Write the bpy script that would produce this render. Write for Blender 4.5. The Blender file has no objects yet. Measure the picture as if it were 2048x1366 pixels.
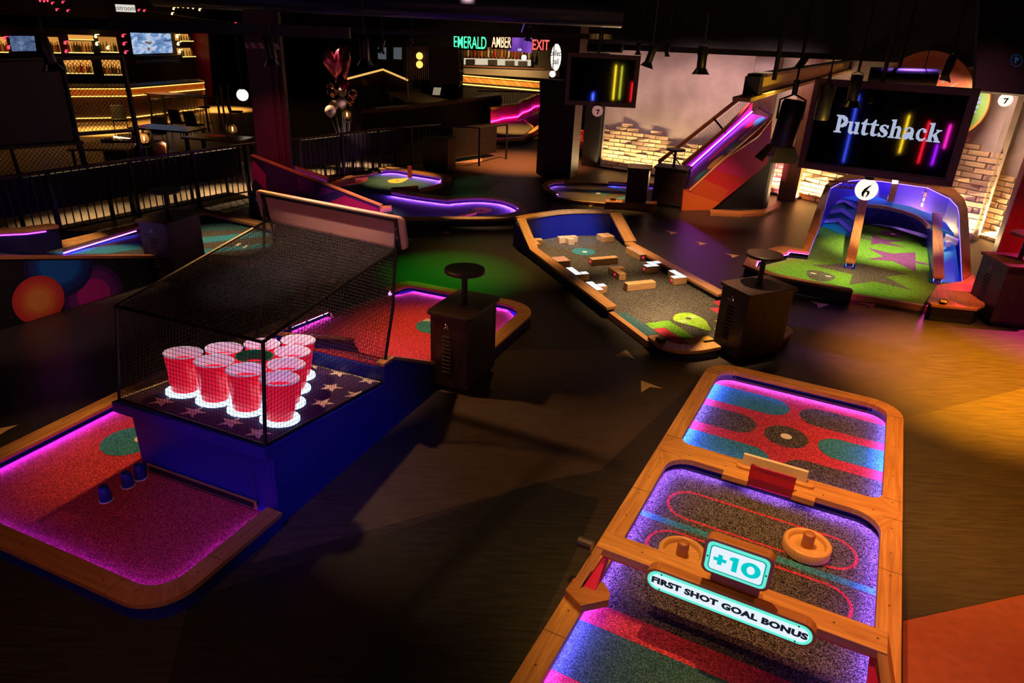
import bpy, bmesh, math, random
from mathutils import Vector, Matrix
random.seed(7)
SC = bpy.context.scene
COL = SC.collection
# ---------------------------------------------------------------- camera
FPX, PITCH, ROLL, EYE = 1374.3, math.radians(24.3), math.radians(2.5), 3.4
fw = Vector((0, math.cos(PITCH), -math.sin(PITCH)))
r0 = Vector((1, 0, 0)); u0 = r0.cross(fw)
rt = math.cos(ROLL) * r0 + math.sin(ROLL) * u0
upv = math.cos(ROLL) * u0 - math.sin(ROLL) * r0
cam = bpy.data.cameras.new('camera'); cam.sensor_width = 36; cam.lens = 36 * FPX / 2048
cam.clip_end = 200
camo = bpy.data.objects.new('camera', cam); COL.objects.link(camo)
M = Matrix((rt, upv, -fw)).transposed().to_4x4(); M.translation = (0, 0, EYE)
camo.matrix_world = M
SC.camera = camo
# ---------------------------------------------------------------- world, exposure
w = bpy.data.worlds.new('dark_hall'); SC.world = w; w.use_nodes = True
w.node_tree.nodes['Background'].inputs[0].default_value = (0.5, 0.35, 0.6, 1)
w.node_tree.nodes['Background'].inputs[1].default_value = 0.0012
SC.view_settings.view_transform = 'Standard'; SC.view_settings.look = 'None'
SC.view_settings.exposure = 0.0; SC.view_settings.gamma = 1.0; SC.view_settings.use_curve_mapping = False
SC.cycles.use_denoising = True
SC.cycles.max_bounces = 6; SC.cycles.diffuse_bounces = 2; SC.cycles.glossy_bounces = 3
SC.cycles.transparent_max_bounces = 12
SC.cycles.sample_clamp_indirect = 4.0; SC.cycles.caustics_reflective = False; SC.cycles.caustics_refractive = False

def ray(px, py):
    return fw + ((px - 1024) / FPX) * rt - ((py - 683) / FPX) * upv
def P(px, py, z=0.0):
    d = ray(px, py); t = (z - EYE) / d.z
    return Vector((d.x * t, d.y * t, z))
def depth(px, py, dist):
    d = ray(px, py)
    return Vector((0, 0, EYE)) + d * dist
def proj(X):
    v = Vector(X) - Vector((0, 0, EYE)); k = v.dot(fw)
    return 1024 + FPX * v.dot(rt) / k, 683 - FPX * v.dot(upv) / k
def onwall(px, py, A, B):
    d = ray(px, py); n = Vector((-(B - A).y, (B - A).x, 0)); t = n.dot(Vector((A.x, A.y, 0))) / n.dot(d)
    return Vector((0, 0, EYE)) + d * t
def up(X, py):
    lo, hi = -2.0, 9.0
    for _ in range(50):
        m = (lo + hi) / 2
        if proj((X.x, X.y, m))[1] > py: lo = m
        else: hi = m
    return lo
class Fr:
    'a local floor frame: origin, u axis angle (degrees from world X), v = u turned left'
    def __init__(s, o, ang):
        s.o = Vector((o[0], o[1], 0)); s.ang = math.radians(ang)
        s.u = Vector((math.cos(s.ang), math.sin(s.ang), 0)); s.v = Vector((-s.u.y, s.u.x, 0))
    def __call__(s, u, v, z=0.0):
        return s.o + s.u * u + s.v * v + Vector((0, 0, z))
    def loc(s, X):
        r = Vector(X) - s.o; return r.dot(s.u), r.dot(s.v)

def spot(name, loc, target, energy, color, deg=40, blend=.5, radius=.05):
    l = bpy.data.lights.new(name, 'SPOT'); l.energy = energy; l.color = color
    l.spot_size = math.radians(deg); l.spot_blend = blend; l.shadow_soft_size = radius
    o = bpy.data.objects.new(name, l); COL.objects.link(o); o.location = loc
    o.rotation_euler = (Vector(target) - Vector(loc)).to_track_quat('-Z', 'Y').to_euler()
    return o
def area(name, loc, target, energy, color, sx, sy, spread=180, upaxis='Y'):
    l = bpy.data.lights.new(name, 'AREA'); l.shape = 'RECTANGLE'; l.size = sx; l.size_y = sy
    l.energy = energy; l.color = color; l.spread = math.radians(spread)
    o = bpy.data.objects.new(name, l); COL.objects.link(o); o.location = loc
    o.rotation_euler = (Vector(target) - Vector(loc)).to_track_quat('-Z', upaxis).to_euler()
    return o
# ---------------------------------------------------------------- the hall's lamps: track spots, coloured spots, wall washers, plus added unseen fills
WARM = (1.0, .50, .13); AMB = (1.0, .45, .10); NEUT = (1.0, .66, .34)
def over(x, y, dx, dy, h, e, c, deg, blend=1.0, r=.04, z=.1):
    deg = min(150, deg * 1.2)
    t = P(x, y, z); return spot('spot_lamp', (t.x + dx, t.y + dy, h), t, e, c, deg, blend, r)
over(1560, 900, -1.0, -1.2, 4.4, 620, WARM, 40)          # hockey, far half
over(1500, 1190, -.6, .6, 4.4, 560, WARM, 40)            # hockey, near half
over(1180, 1290, -.5, -.8, 4.4, 220, WARM, 26)
over(262, 885, 1.5, 2.6, 4.4, 900, WARM, 16)            # left rail, aqua ring
over(110, 835, .6, 1.6, 4.4, 260, WARM, 15, z=.15)
over(330, 1150, .3, -1.5, 4.4, 120, (1, .42, .22), 44)
over(650, 460, .3, -1.0, 4.5, 800, (1, .62, .55), 26, z=1.8)          # backboard
over(850, 660, .9, -.2, 4.4, 700, WARM, 24)             # far half of the cup hole
over(960, 640, .4, .8, 4.4, 130, WARM, 40)
over(1320, 600, .3, -.8, 4.4, 2300, NEUT, 27)            # block hole
over(1180, 500, -.3, -.6, 4.4, 1500, NEUT, 30)
over(1390, 660, .3, -.6, 4.4, 1900, NEUT, 24)
over(1620, 545, .4, -1.0, 4.4, 1500, (1, .85, .4), 22)            # pinball hole
over(1770, 500, -.3, -1.4, 4.4, 3200, (1, .85, .5), 24)
over(1900, 590, -.3, -2.2, 4.2, 700, (1, .4, .12), 22)
over(960, 420, -.3, -.5, 4.4, 4600, NEUT, 26)             # teal hole
over(800, 358, -.3, -.5, 4.4, 2300, WARM, 22)
over(1190, 384, -.3, -.8, 4.4, 1300, WARM, 22)             # round hole
over(1440, 380, -.6, -2.6, 4.4, 1500, (1, .55, .3), 24, z=.6)            # slide side
over(1400, 270, -1.2, -1.0, 4.4, 160, WARM, 30, z=1.5)
over(440, 480, .2, -.4, 4.4, 1100, NEUT, 24)             # striped hole
over(200, 495, .2, -.4, 4.4, 800, NEUT, 22, z=.5)
over(100, 590, 1.2, -2.0, 3.8, 260, (1, .55, .5), 30, z=.4)              # target mural
over(700, 390, .2, -1.5, 4.4, 2200, (1, .4, .5), 22, z=.5)              # zigzag side
over(560, 250, .6, -3.0, 4.4, 420, (1, .16, .2), 22, z=1.6)          # maroon column
over(1040, 318, .2, -.6, 4.4, 5200, (1, .33, .10), 48, 1)        # glow on the far floor
over(985, 285, 0, .5, 4.4, 500, (1, .1, .05), 8)
over(1030, 262, -.8, -3.0, 4.4, 5500, WARM, 26)
_k = depth(1000, 158, 33); spot('spot_lamp', _k + Vector((0, -2.6, 2.0)), _k, 900, (1, .6, .22), 100, 1)  # fill added in front of the food counter tiles
over(1230, 400, .4, .5, 4.4, 1500, (1, .55, .15), 22, 1)
over(1420, 500, 1.2, 1.2, 4.4, 420, (1, .42, .16), 40, 1)
spot('spot_lamp', (-3.5, 6.4, 4.4), (-.35, 5.0, 0), 850, (1, .50, .2), 36, .8, .13)            # brown floor patch, shadowed by the net cage
over(905, 530, -.4, .9, 4.4, 1700, (.005, 1, .02), 27, 1)               # green pool
over(1010, 500, .3, .9, 4.4, 620, (1, .55, .12), 34, 1)
over(1690, 655, .4, .8, 4.4, 420, (.35, .14, 1), 28, 1)           # violet floor
over(1800, 700, .6, .8, 4.4, 330, (1, .25, .35), 26, 1)
over(1990, 735, .5, .4, 4.3, 12000, (1, .33, .012), 42, 1)              # orange and pink pools at the right
over(2170, 650, .6, .3, 4.3, 9000, (1, .05, .30), 40, 1)
over(2010, 950, .5, .6, 4.2, 900, (1, .36, .04), 44, 1)
over(1990, 1300, .6, .3, 4.3, 480, (1, .3, .12), 50, 1)
over(2040, 450, -1.0, -1.5, 3.6, 240, (1, .02, .02), 30, .6, z=1.3)           # red column
over(2010, 540, -1.5, -1.6, 3.0, 60, (.2, .06, 1), 26, .6, z=.8)
over(2040, 520, .2, -.3, 3.9, 120, (1, .05, .05), 22, 1, z=.9)
over(1510, 640, -1.0, -2.4, 4.2, 40, (1, .35, .2), 26)
over(1840, 300, -.6, -3.5, 4.0, 110, (1, .25, .35), 30, z=2.0)          # screen frame
# wall washers: uplight trough at the foot of the plaster walls, warm; soft mauve light from above
_a, _b, _c = P(1190, 335), Vector((6.82, 16.64, 0)), P(1944, 481)
NEONS = [(-5.23, .36, 2.18, 9, (.05, .09, 1)), (-3.55, .89, 1.84, 6, (1, .62, .02)), (-2.95, .73, 1.76, 5, (1, .01, .03)), (-2.38, 1.19, 1.75, 4, (1, .02, .5)), (-2.57, .75, 1.26, 3, (.4, .01, 1)),
         (-.51, 1.0, 1.27, 4, (.05, .09, 1)), (.30, 1.06, 2.35, 9, (1, .66, .02)), (.54, 1.1, 2.33, 5, (.7, .7, .05)), (1.0, 1.04, 1.75, 4, (1, .01, .02))]  # second set, added so the smaller screen shows its streaks
def trough(a, b, e):
    d = (b - a).normalized(); n = Vector((d.y, -d.x, 0)); n = n if n.y < 0 else -n
    for k in range(3):
        p = a.lerp(b, (k + .5) / 3) + n * .16 + Vector((0, 0, .07))
        l = area('wall_uplight', p, p + Vector((0, 0, 1)) - n * .25, e, (1, .66, .30), 1, .06, 150); l.data.size = (b - a).length / 3; l.rotation_euler = Matrix((d, -(n.cross(d)).cross(d) if False else (Vector((0, 0, 1)) - n * .25).cross(d).normalized(), -(Vector((0, 0, 1)) - n * .25).normalized())).transposed().to_euler()
trough(_a, _b, 75); trough(_b, _c, 110)
p_ = _c + Vector((.3, .2, 0)); trough(_c + Vector((.5, .3, 0)), Vector((9.6, 12.6, 0)), 36)
def wash(x, y, A, B, e, c, w, dist=1.5, z=2.85):
    t = onwall(x, y, A, B); d = (B - A).normalized(); n = Vector((d.y, -d.x, 0)); n = n if n.y < 0 else -n; p = Vector((t.x, t.y, 0)) + n * dist; p.z = z
    l = area('wall_wash', p, t, e, c, w, .12, 110); ax = (t - p).normalized(); l.rotation_euler = Matrix((d, (-ax).cross(d).normalized(), -ax)).transposed().to_euler()
for x in (1240, 1400, 1540): wash(x, 190, _a, _b, 13, (1, .58, .58), 1.4)
wash(1960, 300, _b, _c, 20, (1, .66, .45), 1.0, 1.2)
wash(1860, 250, _b, _c, 6, (1, .6, .4), 1.0, 1.2)
# coloured neon tubes on the wall behind the viewer (they show as streaks in the dark screens)
def neon(x, z0, z1, e, c): 
    l = area('neon_tube', (x, -2.4, (z0 + z1) / 2), (x, 9, (z0 + z1) / 2), e, c, .035, z1 - z0)
for x, z0, z1, e, c in NEONS: neon(x, z0, z1, e, c)

spot('blue_spot', (1.5, 1.4, 3.7), (-1.4, 4.65, .25), 330, (.02, .07, 1), 27, 1, .1)  # blue fills added for the side and front of the cup table
spot('blue_spot', (-2.7, .4, 3.3), (-1.95, 4.1, .4), 260, (.02, .07, 1), 24, .8, .1)
over(1780, 410, -.6, -4.5, 4.2, 5200, (.30, .10, 1), 19, .8, z=.7)         # violet wash on the pinball back wall
over(1650, 440, -.6, -3.0, 4.3, 900, (.25, .45, 1), 9, .8, z=.3)
over(1140, 452, .2, -3.6, 4.3, 1600, (.7, .75, 1), 13, .8, z=.3)         # blue back wall of the block hole
over(1700, 520, -1.4, -2.4, 4.2, 900, (1, .5, .2), 26, .9)
over(1745, 560, -1.5, -.9, 4.2, 1100, (1, .85, .4), 18, .9)
over(1520, 300, -1.4, -2.6, 4.2, 4500, (1, .2, .45), 15, .9, z=1.1)
over(510, 730, .3, .3, 4.4, 300, (.95, .8, 1), 16, .8, z=.8)        # fill added on the cups from above
# amber light on the bar floor, behind the railing
for x, y, e in ((205, 256, 5500), (330, 244, 2600), (445, 215, 3600)): over(x, y, .4, -.6, 3.2, e, (1, .50, .10), 40, 1)
for x, y, e in ((150, 440, 900), (250, 418, 800), (390, 390, 900), (475, 376, 1500), (640, 346, 1500), (730, 332, 1300)): over(x, y, -.7, .8, 3.6, e, (1, .68, .34), 30, 1)
spot('spot_lamp', (3.2, 6.0, 1.7), (2.3, 7.4, 2.95), 300, (1, .62, .08), 60, 1)        # fill added in mid-air, puts yellow on the beam
over(690, 190, .3, -2.0, 4.3, 2000, (1, .6, .6), 10, .9, z=1.9)               # balloons
over(280, 250, 0, -1, 3.8, 260, (.7, .2, 1), 14, 1, z=.76); over(440, 270, 0, -1, 3.8, 260, (1, .3, .2), 12, 1, z=.76)
over(285, 300, .3, -1.0, 3.4, 1500, (1, .55, .16), 16, 1, z=.8)

# ---------------------------------------------------------------- materials
MATS = {}
def nt(name):
    m = bpy.data.materials.new(name); m.use_nodes = True
    return m, m.node_tree, m.node_tree.nodes['Principled BSDF']
def plain(name, c, rough=.5, metal=0, spec=.5, emit=None, es=1.0, coat=0):
    if name in MATS: return MATS[name]
    m, t, b = nt(name)
    b.inputs['Base Color'].default_value = (*c, 1); b.inputs['Roughness'].default_value = rough
    b.inputs['Metallic'].default_value = metal; b.inputs['Specular IOR Level'].default_value = spec
    if coat: b.inputs['Coat Weight'].default_value = coat
    if emit:
        b.inputs['Emission Color'].default_value = (*emit, 1); b.inputs['Emission Strength'].default_value = es
    # a little unevenness so that no surface is perfectly uniform
    if not emit:
        n = t.nodes.new('ShaderNodeTexNoise'); n.inputs['Scale'].default_value = 9; n.inputs['Detail'].default_value = 4
        tc = t.nodes.new('ShaderNodeTexCoord'); t.links.new(tc.outputs['Object'], n.inputs['Vector'])
        mr = t.nodes.new('ShaderNodeMapRange'); mr.inputs[3].default_value = max(.02, rough - .06); mr.inputs[4].default_value = min(1, rough + .08)
        t.links.new(n.outputs['Fac'], mr.inputs[0]); t.links.new(mr.outputs[0], b.inputs['Roughness'])
    MATS[name] = m; return m
def glow(name, c, s):
    if name in MATS: return MATS[name]
    m = bpy.data.materials.new(name); m.use_nodes = True; t = m.node_tree; t.nodes.clear()
    e = t.nodes.new('ShaderNodeEmission'); e.inputs[0].default_value = (*c, 1); e.inputs[1].default_value = s
    o = t.nodes.new('ShaderNodeOutputMaterial'); t.links.new(e.outputs[0], o.inputs[0]); MATS[name] = m; return m
def ramp(t, cols):
    r = t.nodes.new('ShaderNodeValToRGB'); e = r.color_ramp.elements
    while len(e) < len(cols): e.new(.5)
    for k, (p, c) in enumerate(cols): e[k].position = p; e[k].color = (*c, 1)
    return r
def wood(name, dark, light, rough=.42, sx=2.2, sy=34, bump=.05, coat=.15):
    if name in MATS: return MATS[name]
    m, t, b = nt(name)
    tc = t.nodes.new('ShaderNodeTexCoord'); mp = t.nodes.new('ShaderNodeMapping'); mp.inputs['Scale'].default_value = (sx, sy, 1)
    t.links.new(tc.outputs['UV'], mp.inputs[0])
    n = t.nodes.new('ShaderNodeTexNoise'); n.inputs['Scale'].default_value = 1.0; n.inputs['Detail'].default_value = 6; n.inputs['Distortion'].default_value = .6
    t.links.new(mp.outputs[0], n.inputs['Vector'])
    n2 = t.nodes.new('ShaderNodeTexNoise'); n2.inputs['Scale'].default_value = 2.3
    t.links.new(tc.outputs['Object'], n2.inputs['Vector'])
    mx = t.nodes.new('ShaderNodeMath'); mx.operation = 'MULTIPLY_ADD'; mx.inputs[1].default_value = .75; t.links.new(n.outputs['Fac'], mx.inputs[0])
    m2 = t.nodes.new('ShaderNodeMath'); m2.operation = 'MULTIPLY'; m2.inputs[1].default_value = .25; t.links.new(n2.outputs['Fac'], m2.inputs[0])
    t.links.new(m2.outputs[0], mx.inputs[2])
    r = ramp(t, [(.32, dark), (.5, tuple((a + c) / 2 for a, c in zip(dark, light))), (.66, light)])
    t.links.new(mx.outputs[0], r.inputs[0]); t.links.new(r.outputs[0], b.inputs['Base Color'])
    b.inputs['Roughness'].default_value = rough; b.inputs['Coat Weight'].default_value = coat; b.inputs['Coat Roughness'].default_value = .25
    bp = t.nodes.new('ShaderNodeBump'); bp.inputs['Strength'].default_value = bump; bp.inputs['Distance'].default_value = .01
    t.links.new(mx.outputs[0], bp.inputs['Height']); t.links.new(bp.outputs[0], b.inputs['Normal'])
    MATS[name] = m; return m
def carpet(name, c, lo=.35, hi=1.6, scale=170):
    if name in MATS: return MATS[name]
    m, t, b = nt(name)
    tc = t.nodes.new('ShaderNodeTexCoord')
    v = t.nodes.new('ShaderNodeTexVoronoi'); v.inputs['Scale'].default_value = scale
    t.links.new(tc.outputs['Object'], v.inputs['Vector'])
    sp = t.nodes.new('ShaderNodeSeparateColor'); t.links.new(v.outputs['Color'], sp.inputs[0])
    mr = t.nodes.new('ShaderNodeMapRange'); mr.inputs[3].default_value = lo; mr.inputs[4].default_value = hi
    pw = t.nodes.new('ShaderNodeMath'); pw.operation = 'POWER'; pw.inputs[1].default_value = 1.8
    t.links.new(sp.outputs[0], pw.inputs[0]); t.links.new(pw.outputs[0], mr.inputs[0])
    mu = t.nodes.new('ShaderNodeMixRGB'); mu.blend_type = 'MULTIPLY'; mu.inputs[0].default_value = 1; mu.inputs[1].default_value = (*c, 1)
    cb = t.nodes.new('ShaderNodeCombineColor')
    for k in range(3): t.links.new(mr.outputs[0], cb.inputs[k])
    t.links.new(cb.outputs[0], mu.inputs[2]); t.links.new(mu.outputs[0], b.inputs['Base Color'])
    b.inputs['Roughness'].default_value = .95; b.inputs['Specular IOR Level'].default_value = .08
    bp = t.nodes.new('ShaderNodeBump'); bp.inputs['Strength'].default_value = .5; bp.inputs['Distance'].default_value = .004
    t.links.new(v.outputs['Distance'], bp.inputs['Height']); t.links.new(bp.outputs[0], b.inputs['Normal'])
    MATS[name] = m; return m
OAK = wood('oak', (.42, .17, .045), (.74, .38, .13))
OAKR = wood('red_oak', (.30, .10, .03), (.52, .21, .07))
DARKW = wood('walnut', (.007, .0022, .0012), (.038, .013, .006), rough=.5, sx=3, sy=26, coat=.03)
FRAMEW = wood('mahogany', (.05, .012, .012), (.12, .035, .03), rough=.4)
BLUE = plain('blue_paint', (.006, .012, .22), .42)
NAVY = plain('navy_paint', (.004, .008, .06), .45)
BLACK = plain('black_paint', (.006, .006, .007), .5)
BLACKM = plain('black_metal', (.008, .008, .009), .4, .2)
SATIN = plain('satin_steel', (.5, .48, .45), .3, 1)
WHITE = plain('white_laminate', (.75, .66, .6), .45)
SCREW = plain('screw', (.02, .015, .01), .5)
RED_C = carpet('red_turf', (.60, .055, .085)); BLK_C = carpet('charcoal_turf', (.052, .047, .046), .06, 4.2)
TEAL_C = carpet('teal_turf', (.05, .27, .36)); GRN_C = carpet('green_turf', (.12, .27, .03))
DTEAL_C = carpet('deep_teal_turf', (.05, .125, .14)); LIME_C = carpet('lime_turf', (.34, .62, .05))
PUR_C = carpet('purple_turf', (.17, .05, .17)); YEL_C = carpet('yellow_turf', (.85, .5, .08), .8, 1.1)
BRN_C = carpet('brown_turf', (.070, .062, .052), .10, 3.0); PINK_C = carpet('pink_turf', (.6, .1, .16))
BLUE_C = carpet('blue_turf', (.02, .16, .45))
CUPW = plain('hole_cup', (.8, .75, .68), .4)
# ---------------------------------------------------------------- mesh building
ORG = {}
class G:
    def __init__(s): s.v = []; s.f = []; s.m = []
    def add(s, vs, fs, mi=0):
        o = len(s.v); s.v += [Vector(x) for x in vs]
        for f in fs: s.f.append(tuple(i + o for i in f)); s.m.append(mi)
        return s
    def face(s, vs, mi=0): return s.add(vs, [tuple(range(len(vs)))], mi)
    def hexa(s, b, t, mi=0):
        'bottom loop and top loop of equal length'
        n = len(b); vs = list(b) + list(t)
        fs = [tuple(reversed(range(n))), tuple(range(n, 2 * n))] + [(i, (i + 1) % n, n + (i + 1) % n, n + i) for i in range(n)]
        return s.add(vs, fs, mi)
    def box(s, c, size, ang=0, mi=0):
        c = Vector(c); a = math.radians(ang); ux = Vector((math.cos(a), math.sin(a), 0)) * size[0] / 2; uy = Vector((-math.sin(a), math.cos(a), 0)) * size[1] / 2
        q = [-ux - uy, ux - uy, ux + uy, -ux + uy]; h = Vector((0, 0, size[2] / 2))
        return s.hexa([c + x - h for x in q], [c + x + h for x in q], mi)
    def obox(s, c, ax, ay, az, mi=0):
        'half vectors'
        c = Vector(c); q = [-ax - ay, ax - ay, ax + ay, -ax + ay]
        return s.hexa([c + x - az for x in q], [c + x + az for x in q], mi)
    def prism(s, poly, z0, z1, mi=0):
        return s.hexa([(p[0], p[1], z0) for p in poly], [(p[0], p[1], z1) for p in poly], mi)
    def plate(s, poly, n, mi=0):
        'poly: 3D points; extruded by vector n'
        return s.hexa([Vector(p) for p in poly], [Vector(p) + n for p in poly], mi)
    def band(s, a, b, z0, z1, closed=True, mi=0, top=None):
        n = len(a); g = lambda z, i: z[i] if isinstance(z, (list, tuple)) else z
        vs = []
        for i in range(n):
            vs += [(a[i][0], a[i][1], g(z0, i)), (b[i][0], b[i][1], g(z0, i)), (b[i][0], b[i][1], g(z1, i)), (a[i][0], a[i][1], g(z1, i))]
        fs = []
        for i in range(n if closed else n - 1):
            j = (i + 1) % n
            for k in range(4): fs.append((4 * i + k, 4 * i + (k + 1) % 4, 4 * j + (k + 1) % 4, 4 * j + k))
        if not closed: fs += [(3, 2, 1, 0), tuple(4 * (n - 1) + k for k in range(4))]
        return s.add(vs, fs, mi)
    def tube(s, pts, r, n=8, mi=0, closed=False):
        pts = [Vector(p) for p in pts]; N = len(pts); rings = []
        prev = None
        for i, p in enumerate(pts):
            if closed: d = pts[(i + 1) % N] - pts[i - 1]
            else: d = pts[min(i + 1, N - 1)] - pts[max(i - 1, 0)]
            d.normalize()
            ref = prev if prev is not None else (Vector((0, 0, 1)) if abs(d.z) < .9 else Vector((1, 0, 0)))
            x = (ref - d * ref.dot(d)).normalized(); prev = x; y = d.cross(x)
            rr = r[i] if isinstance(r, (list, tuple)) else r
            rings.append([p + (x * math.cos(2 * math.pi * k / n) + y * math.sin(2 * math.pi * k / n)) * rr for k in range(n)])
        vs = [q for R_ in rings for q in R_]
        fs = [(i * n + k, i * n + (k + 1) % n, ((i + 1) % N) * n + (k + 1) % n, ((i + 1) % N) * n + k) for i in range(N if closed else N - 1) for k in range(n)]
        if not closed: fs += [tuple(reversed(range(n))), tuple((N - 1) * n + k for k in range(n))]
        return s.add(vs, fs, mi)
    def lathe(s, c, prof, n=24, mi=0, ax=None, caps=True):
        'prof: list of (radius, height) along ax (default z)'
        c = Vector(c); az = Vector(ax).normalized() if ax else Vector((0, 0, 1))
        x = (Vector((1, 0, 0)) if abs(az.x) < .9 else Vector((0, 1, 0))); x = (x - az * x.dot(az)).normalized(); y = az.cross(x)
        vs = [c + az * h + (x * math.cos(2 * math.pi * k / n) + y * math.sin(2 * math.pi * k / n)) * r for r, h in prof for k in range(n)]
        N = len(prof); fs = [(i * n + k, i * n + (k + 1) % n, (i + 1) * n + (k + 1) % n, (i + 1) * n + k) for i in range(N - 1) for k in range(n)]
        if caps and prof[0][0] > 1e-4: fs.append(tuple(reversed(range(n))))
        if caps and prof[-1][0] > 1e-4: fs.append(tuple((N - 1) * n + k for k in range(n)))
        return s.add(vs, fs, mi)
    def disc(s, c, r, n=28, mi=0, ry=None, ang=0):
        c = Vector(c); ry = ry or r; a = math.radians(ang)
        pts = []
        for k in range(n):
            t = 2 * math.pi * k / n; x, y = r * math.cos(t), ry * math.sin(t)
            pts.append(c + Vector((x * math.cos(a) - y * math.sin(a), x * math.sin(a) + y * math.cos(a), 0)))
        return s.face(pts, mi)
    def build(s, name, mats, parent=None, smooth=False, bevel=0, root=None, angle=40):
        me = bpy.data.meshes.new(name)
        off = ORG.get(parent.name, Vector()) if parent is not None else (Vector(root) if root is not None else Vector())
        if parent is None and root is None:
            lo = [min(v[k] for v in s.v) for k in range(3)]; hi = [max(v[k] for v in s.v) for k in range(3)]
            off = Vector(((lo[0] + hi[0]) / 2, (lo[1] + hi[1]) / 2, lo[2]))
        me.from_pydata([v - off for v in s.v], [], s.f)
        for m in (mats if isinstance(mats, (list, tuple)) else [mats]): me.materials.append(m)
        me.polygons.foreach_set('material_index', s.m)
        bm = bmesh.new(); bm.from_mesh(me); bmesh.ops.remove_doubles(bm, verts=bm.verts, dist=1e-5) if smooth else None
        bmesh.ops.recalc_face_normals(bm, faces=bm.faces)
        uv = bm.loops.layers.uv.new('UVMap')
        for f in bm.faces:
            n = f.normal; e = max(f.edges, key=lambda q: q.calc_length()); t = (e.verts[1].co - e.verts[0].co)
            if t.x + t.y * .37 + t.z * .11 < 0: t = -t
            if t.length < 1e-9: continue
            t.normalize(); b = n.cross(t)
            k = (f.index * .618) % 1.0 * 0
            for l in f.loops: l[uv].uv = (l.vert.co.dot(t) + k, l.vert.co.dot(b))
        bm.to_mesh(me); bm.free()
        if smooth:
            for p in me.polygons: p.use_smooth = True
            me.set_sharp_from_angle(angle=math.radians(angle))
        o = bpy.data.objects.new(name, me); COL.objects.link(o)
        if parent is not None: o.parent = parent; ORG[o.name] = off
        else: o.location = off; ORG[o.name] = off
        if bevel:
            b = o.modifiers.new('edge', 'BEVEL'); b.width = bevel; b.segments = 2; b.limit_method = 'ANGLE'; b.angle_limit = math.radians(50)
        return o
def thing(name, label, cat, loc=(0, 0, 0), group=None):
    o = bpy.data.objects.new(name, None); COL.objects.link(o); o.location = loc; o.empty_display_size = .1
    ORG[o.name] = Vector(loc); return tag(o, label, cat, group)
def tag(o, label=None, cat=None, group=None, kind=None):
    if label: o['label'] = label
    if cat: o['category'] = cat
    if group: o['group'] = group
    if kind: o['kind'] = kind
    return o
def struct(o): o['kind'] = 'structure'; return o
def dup(root, loc, rotz=0, label=None, group=None, scale=None):
    def cp(o, par):
        c = o.copy(); COL.objects.link(c)
        if par: c.parent = par
        for ch in KIDS(o): cp(ch, c)
        return c
    c = cp(root, None); c.location = loc; c.rotation_euler = (0, 0, rotz)
    if scale: c.scale = (scale,) * 3
    if label: c['label'] = label
    if group: c['group'] = group
    return c
def KIDS(o): return [x for x in list(bpy.data.objects) if x.parent == o]
def fillet(pts, rad, n=7):
    'round the corners of a closed 2D loop; rad: number or list'
    out = []; N = len(pts)
    for i in range(N):
        p = Vector(pts[i][:2]); a = Vector(pts[i - 1][:2]); b = Vector(pts[(i + 1) % N][:2]); r = rad[i] if isinstance(rad, (list, tuple)) else rad
        if r <= 0: out.append(p); continue
        d1 = (a - p).normalized(); d2 = (b - p).normalized(); th = d1.angle(d2); t = min(r / math.tan(th / 2), (a - p).length * .49, (b - p).length * .49)
        r = t * math.tan(th / 2); c = p + (d1 + d2).normalized() * (r / math.sin(th / 2)); s = p + d1 * t; e = p + d2 * t
        v1 = s - c; v2 = e - c; ang = v1.angle_signed(v2) if v1.length > 1e-9 else 0
        for k in range(n + 1):
            q = -ang * k / n
            out.append(c + Vector((v1.x * math.cos(q) - v1.y * math.sin(q), v1.x * math.sin(q) + v1.y * math.cos(q))))
    return out
def offs(pts, d, closed=False):
    'offset a 2D polyline to its left by d'
    P2 = [Vector((p[0], p[1])) for p in pts]; N = len(P2); out = []
    for i in range(N):
        a = P2[i - 1] if (closed or i > 0) else None; b = P2[(i + 1) % N] if (closed or i < N - 1) else None
        n1 = n2 = None
        if a is not None and (P2[i] - a).length > 1e-9: t = (P2[i] - a).normalized(); n1 = Vector((-t.y, t.x))
        if b is not None and (b - P2[i]).length > 1e-9: t = (b - P2[i]).normalized(); n2 = Vector((-t.y, t.x))
        if n1 is None: n1 = n2
        if n2 is None: n2 = n1
        m = n1 + n2
        m = m.normalized() if m.length > 1e-6 else n1
        out.append(P2[i] + m * (d / max(.35, m.dot(n1))))
    return out
def smoothline(pts, n=6, closed=False):
    'Catmull-Rom through points'
    P2 = [Vector(p) for p in pts]; N = len(P2); out = []
    for i in range(N if closed else N - 1):
        p0 = P2[i - 1] if (i > 0 or closed) else P2[i]; p1 = P2[i]; p2 = P2[(i + 1) % N]; p3 = P2[(i + 2) % N] if (closed or i + 2 < N) else p2
        for k in range(n):
            t = k / n
            out.append(.5 * ((2 * p1) + (p2 - p0) * t + (2 * p0 - 5 * p1 + 4 * p2 - p3) * t * t + (3 * p1 - p0 - 3 * p2 + p3) * t ** 3))
    if not closed: out.append(P2[-1])
    return out
def px(pts, z): return [P(x, y, z) for x, y in pts]
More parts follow.
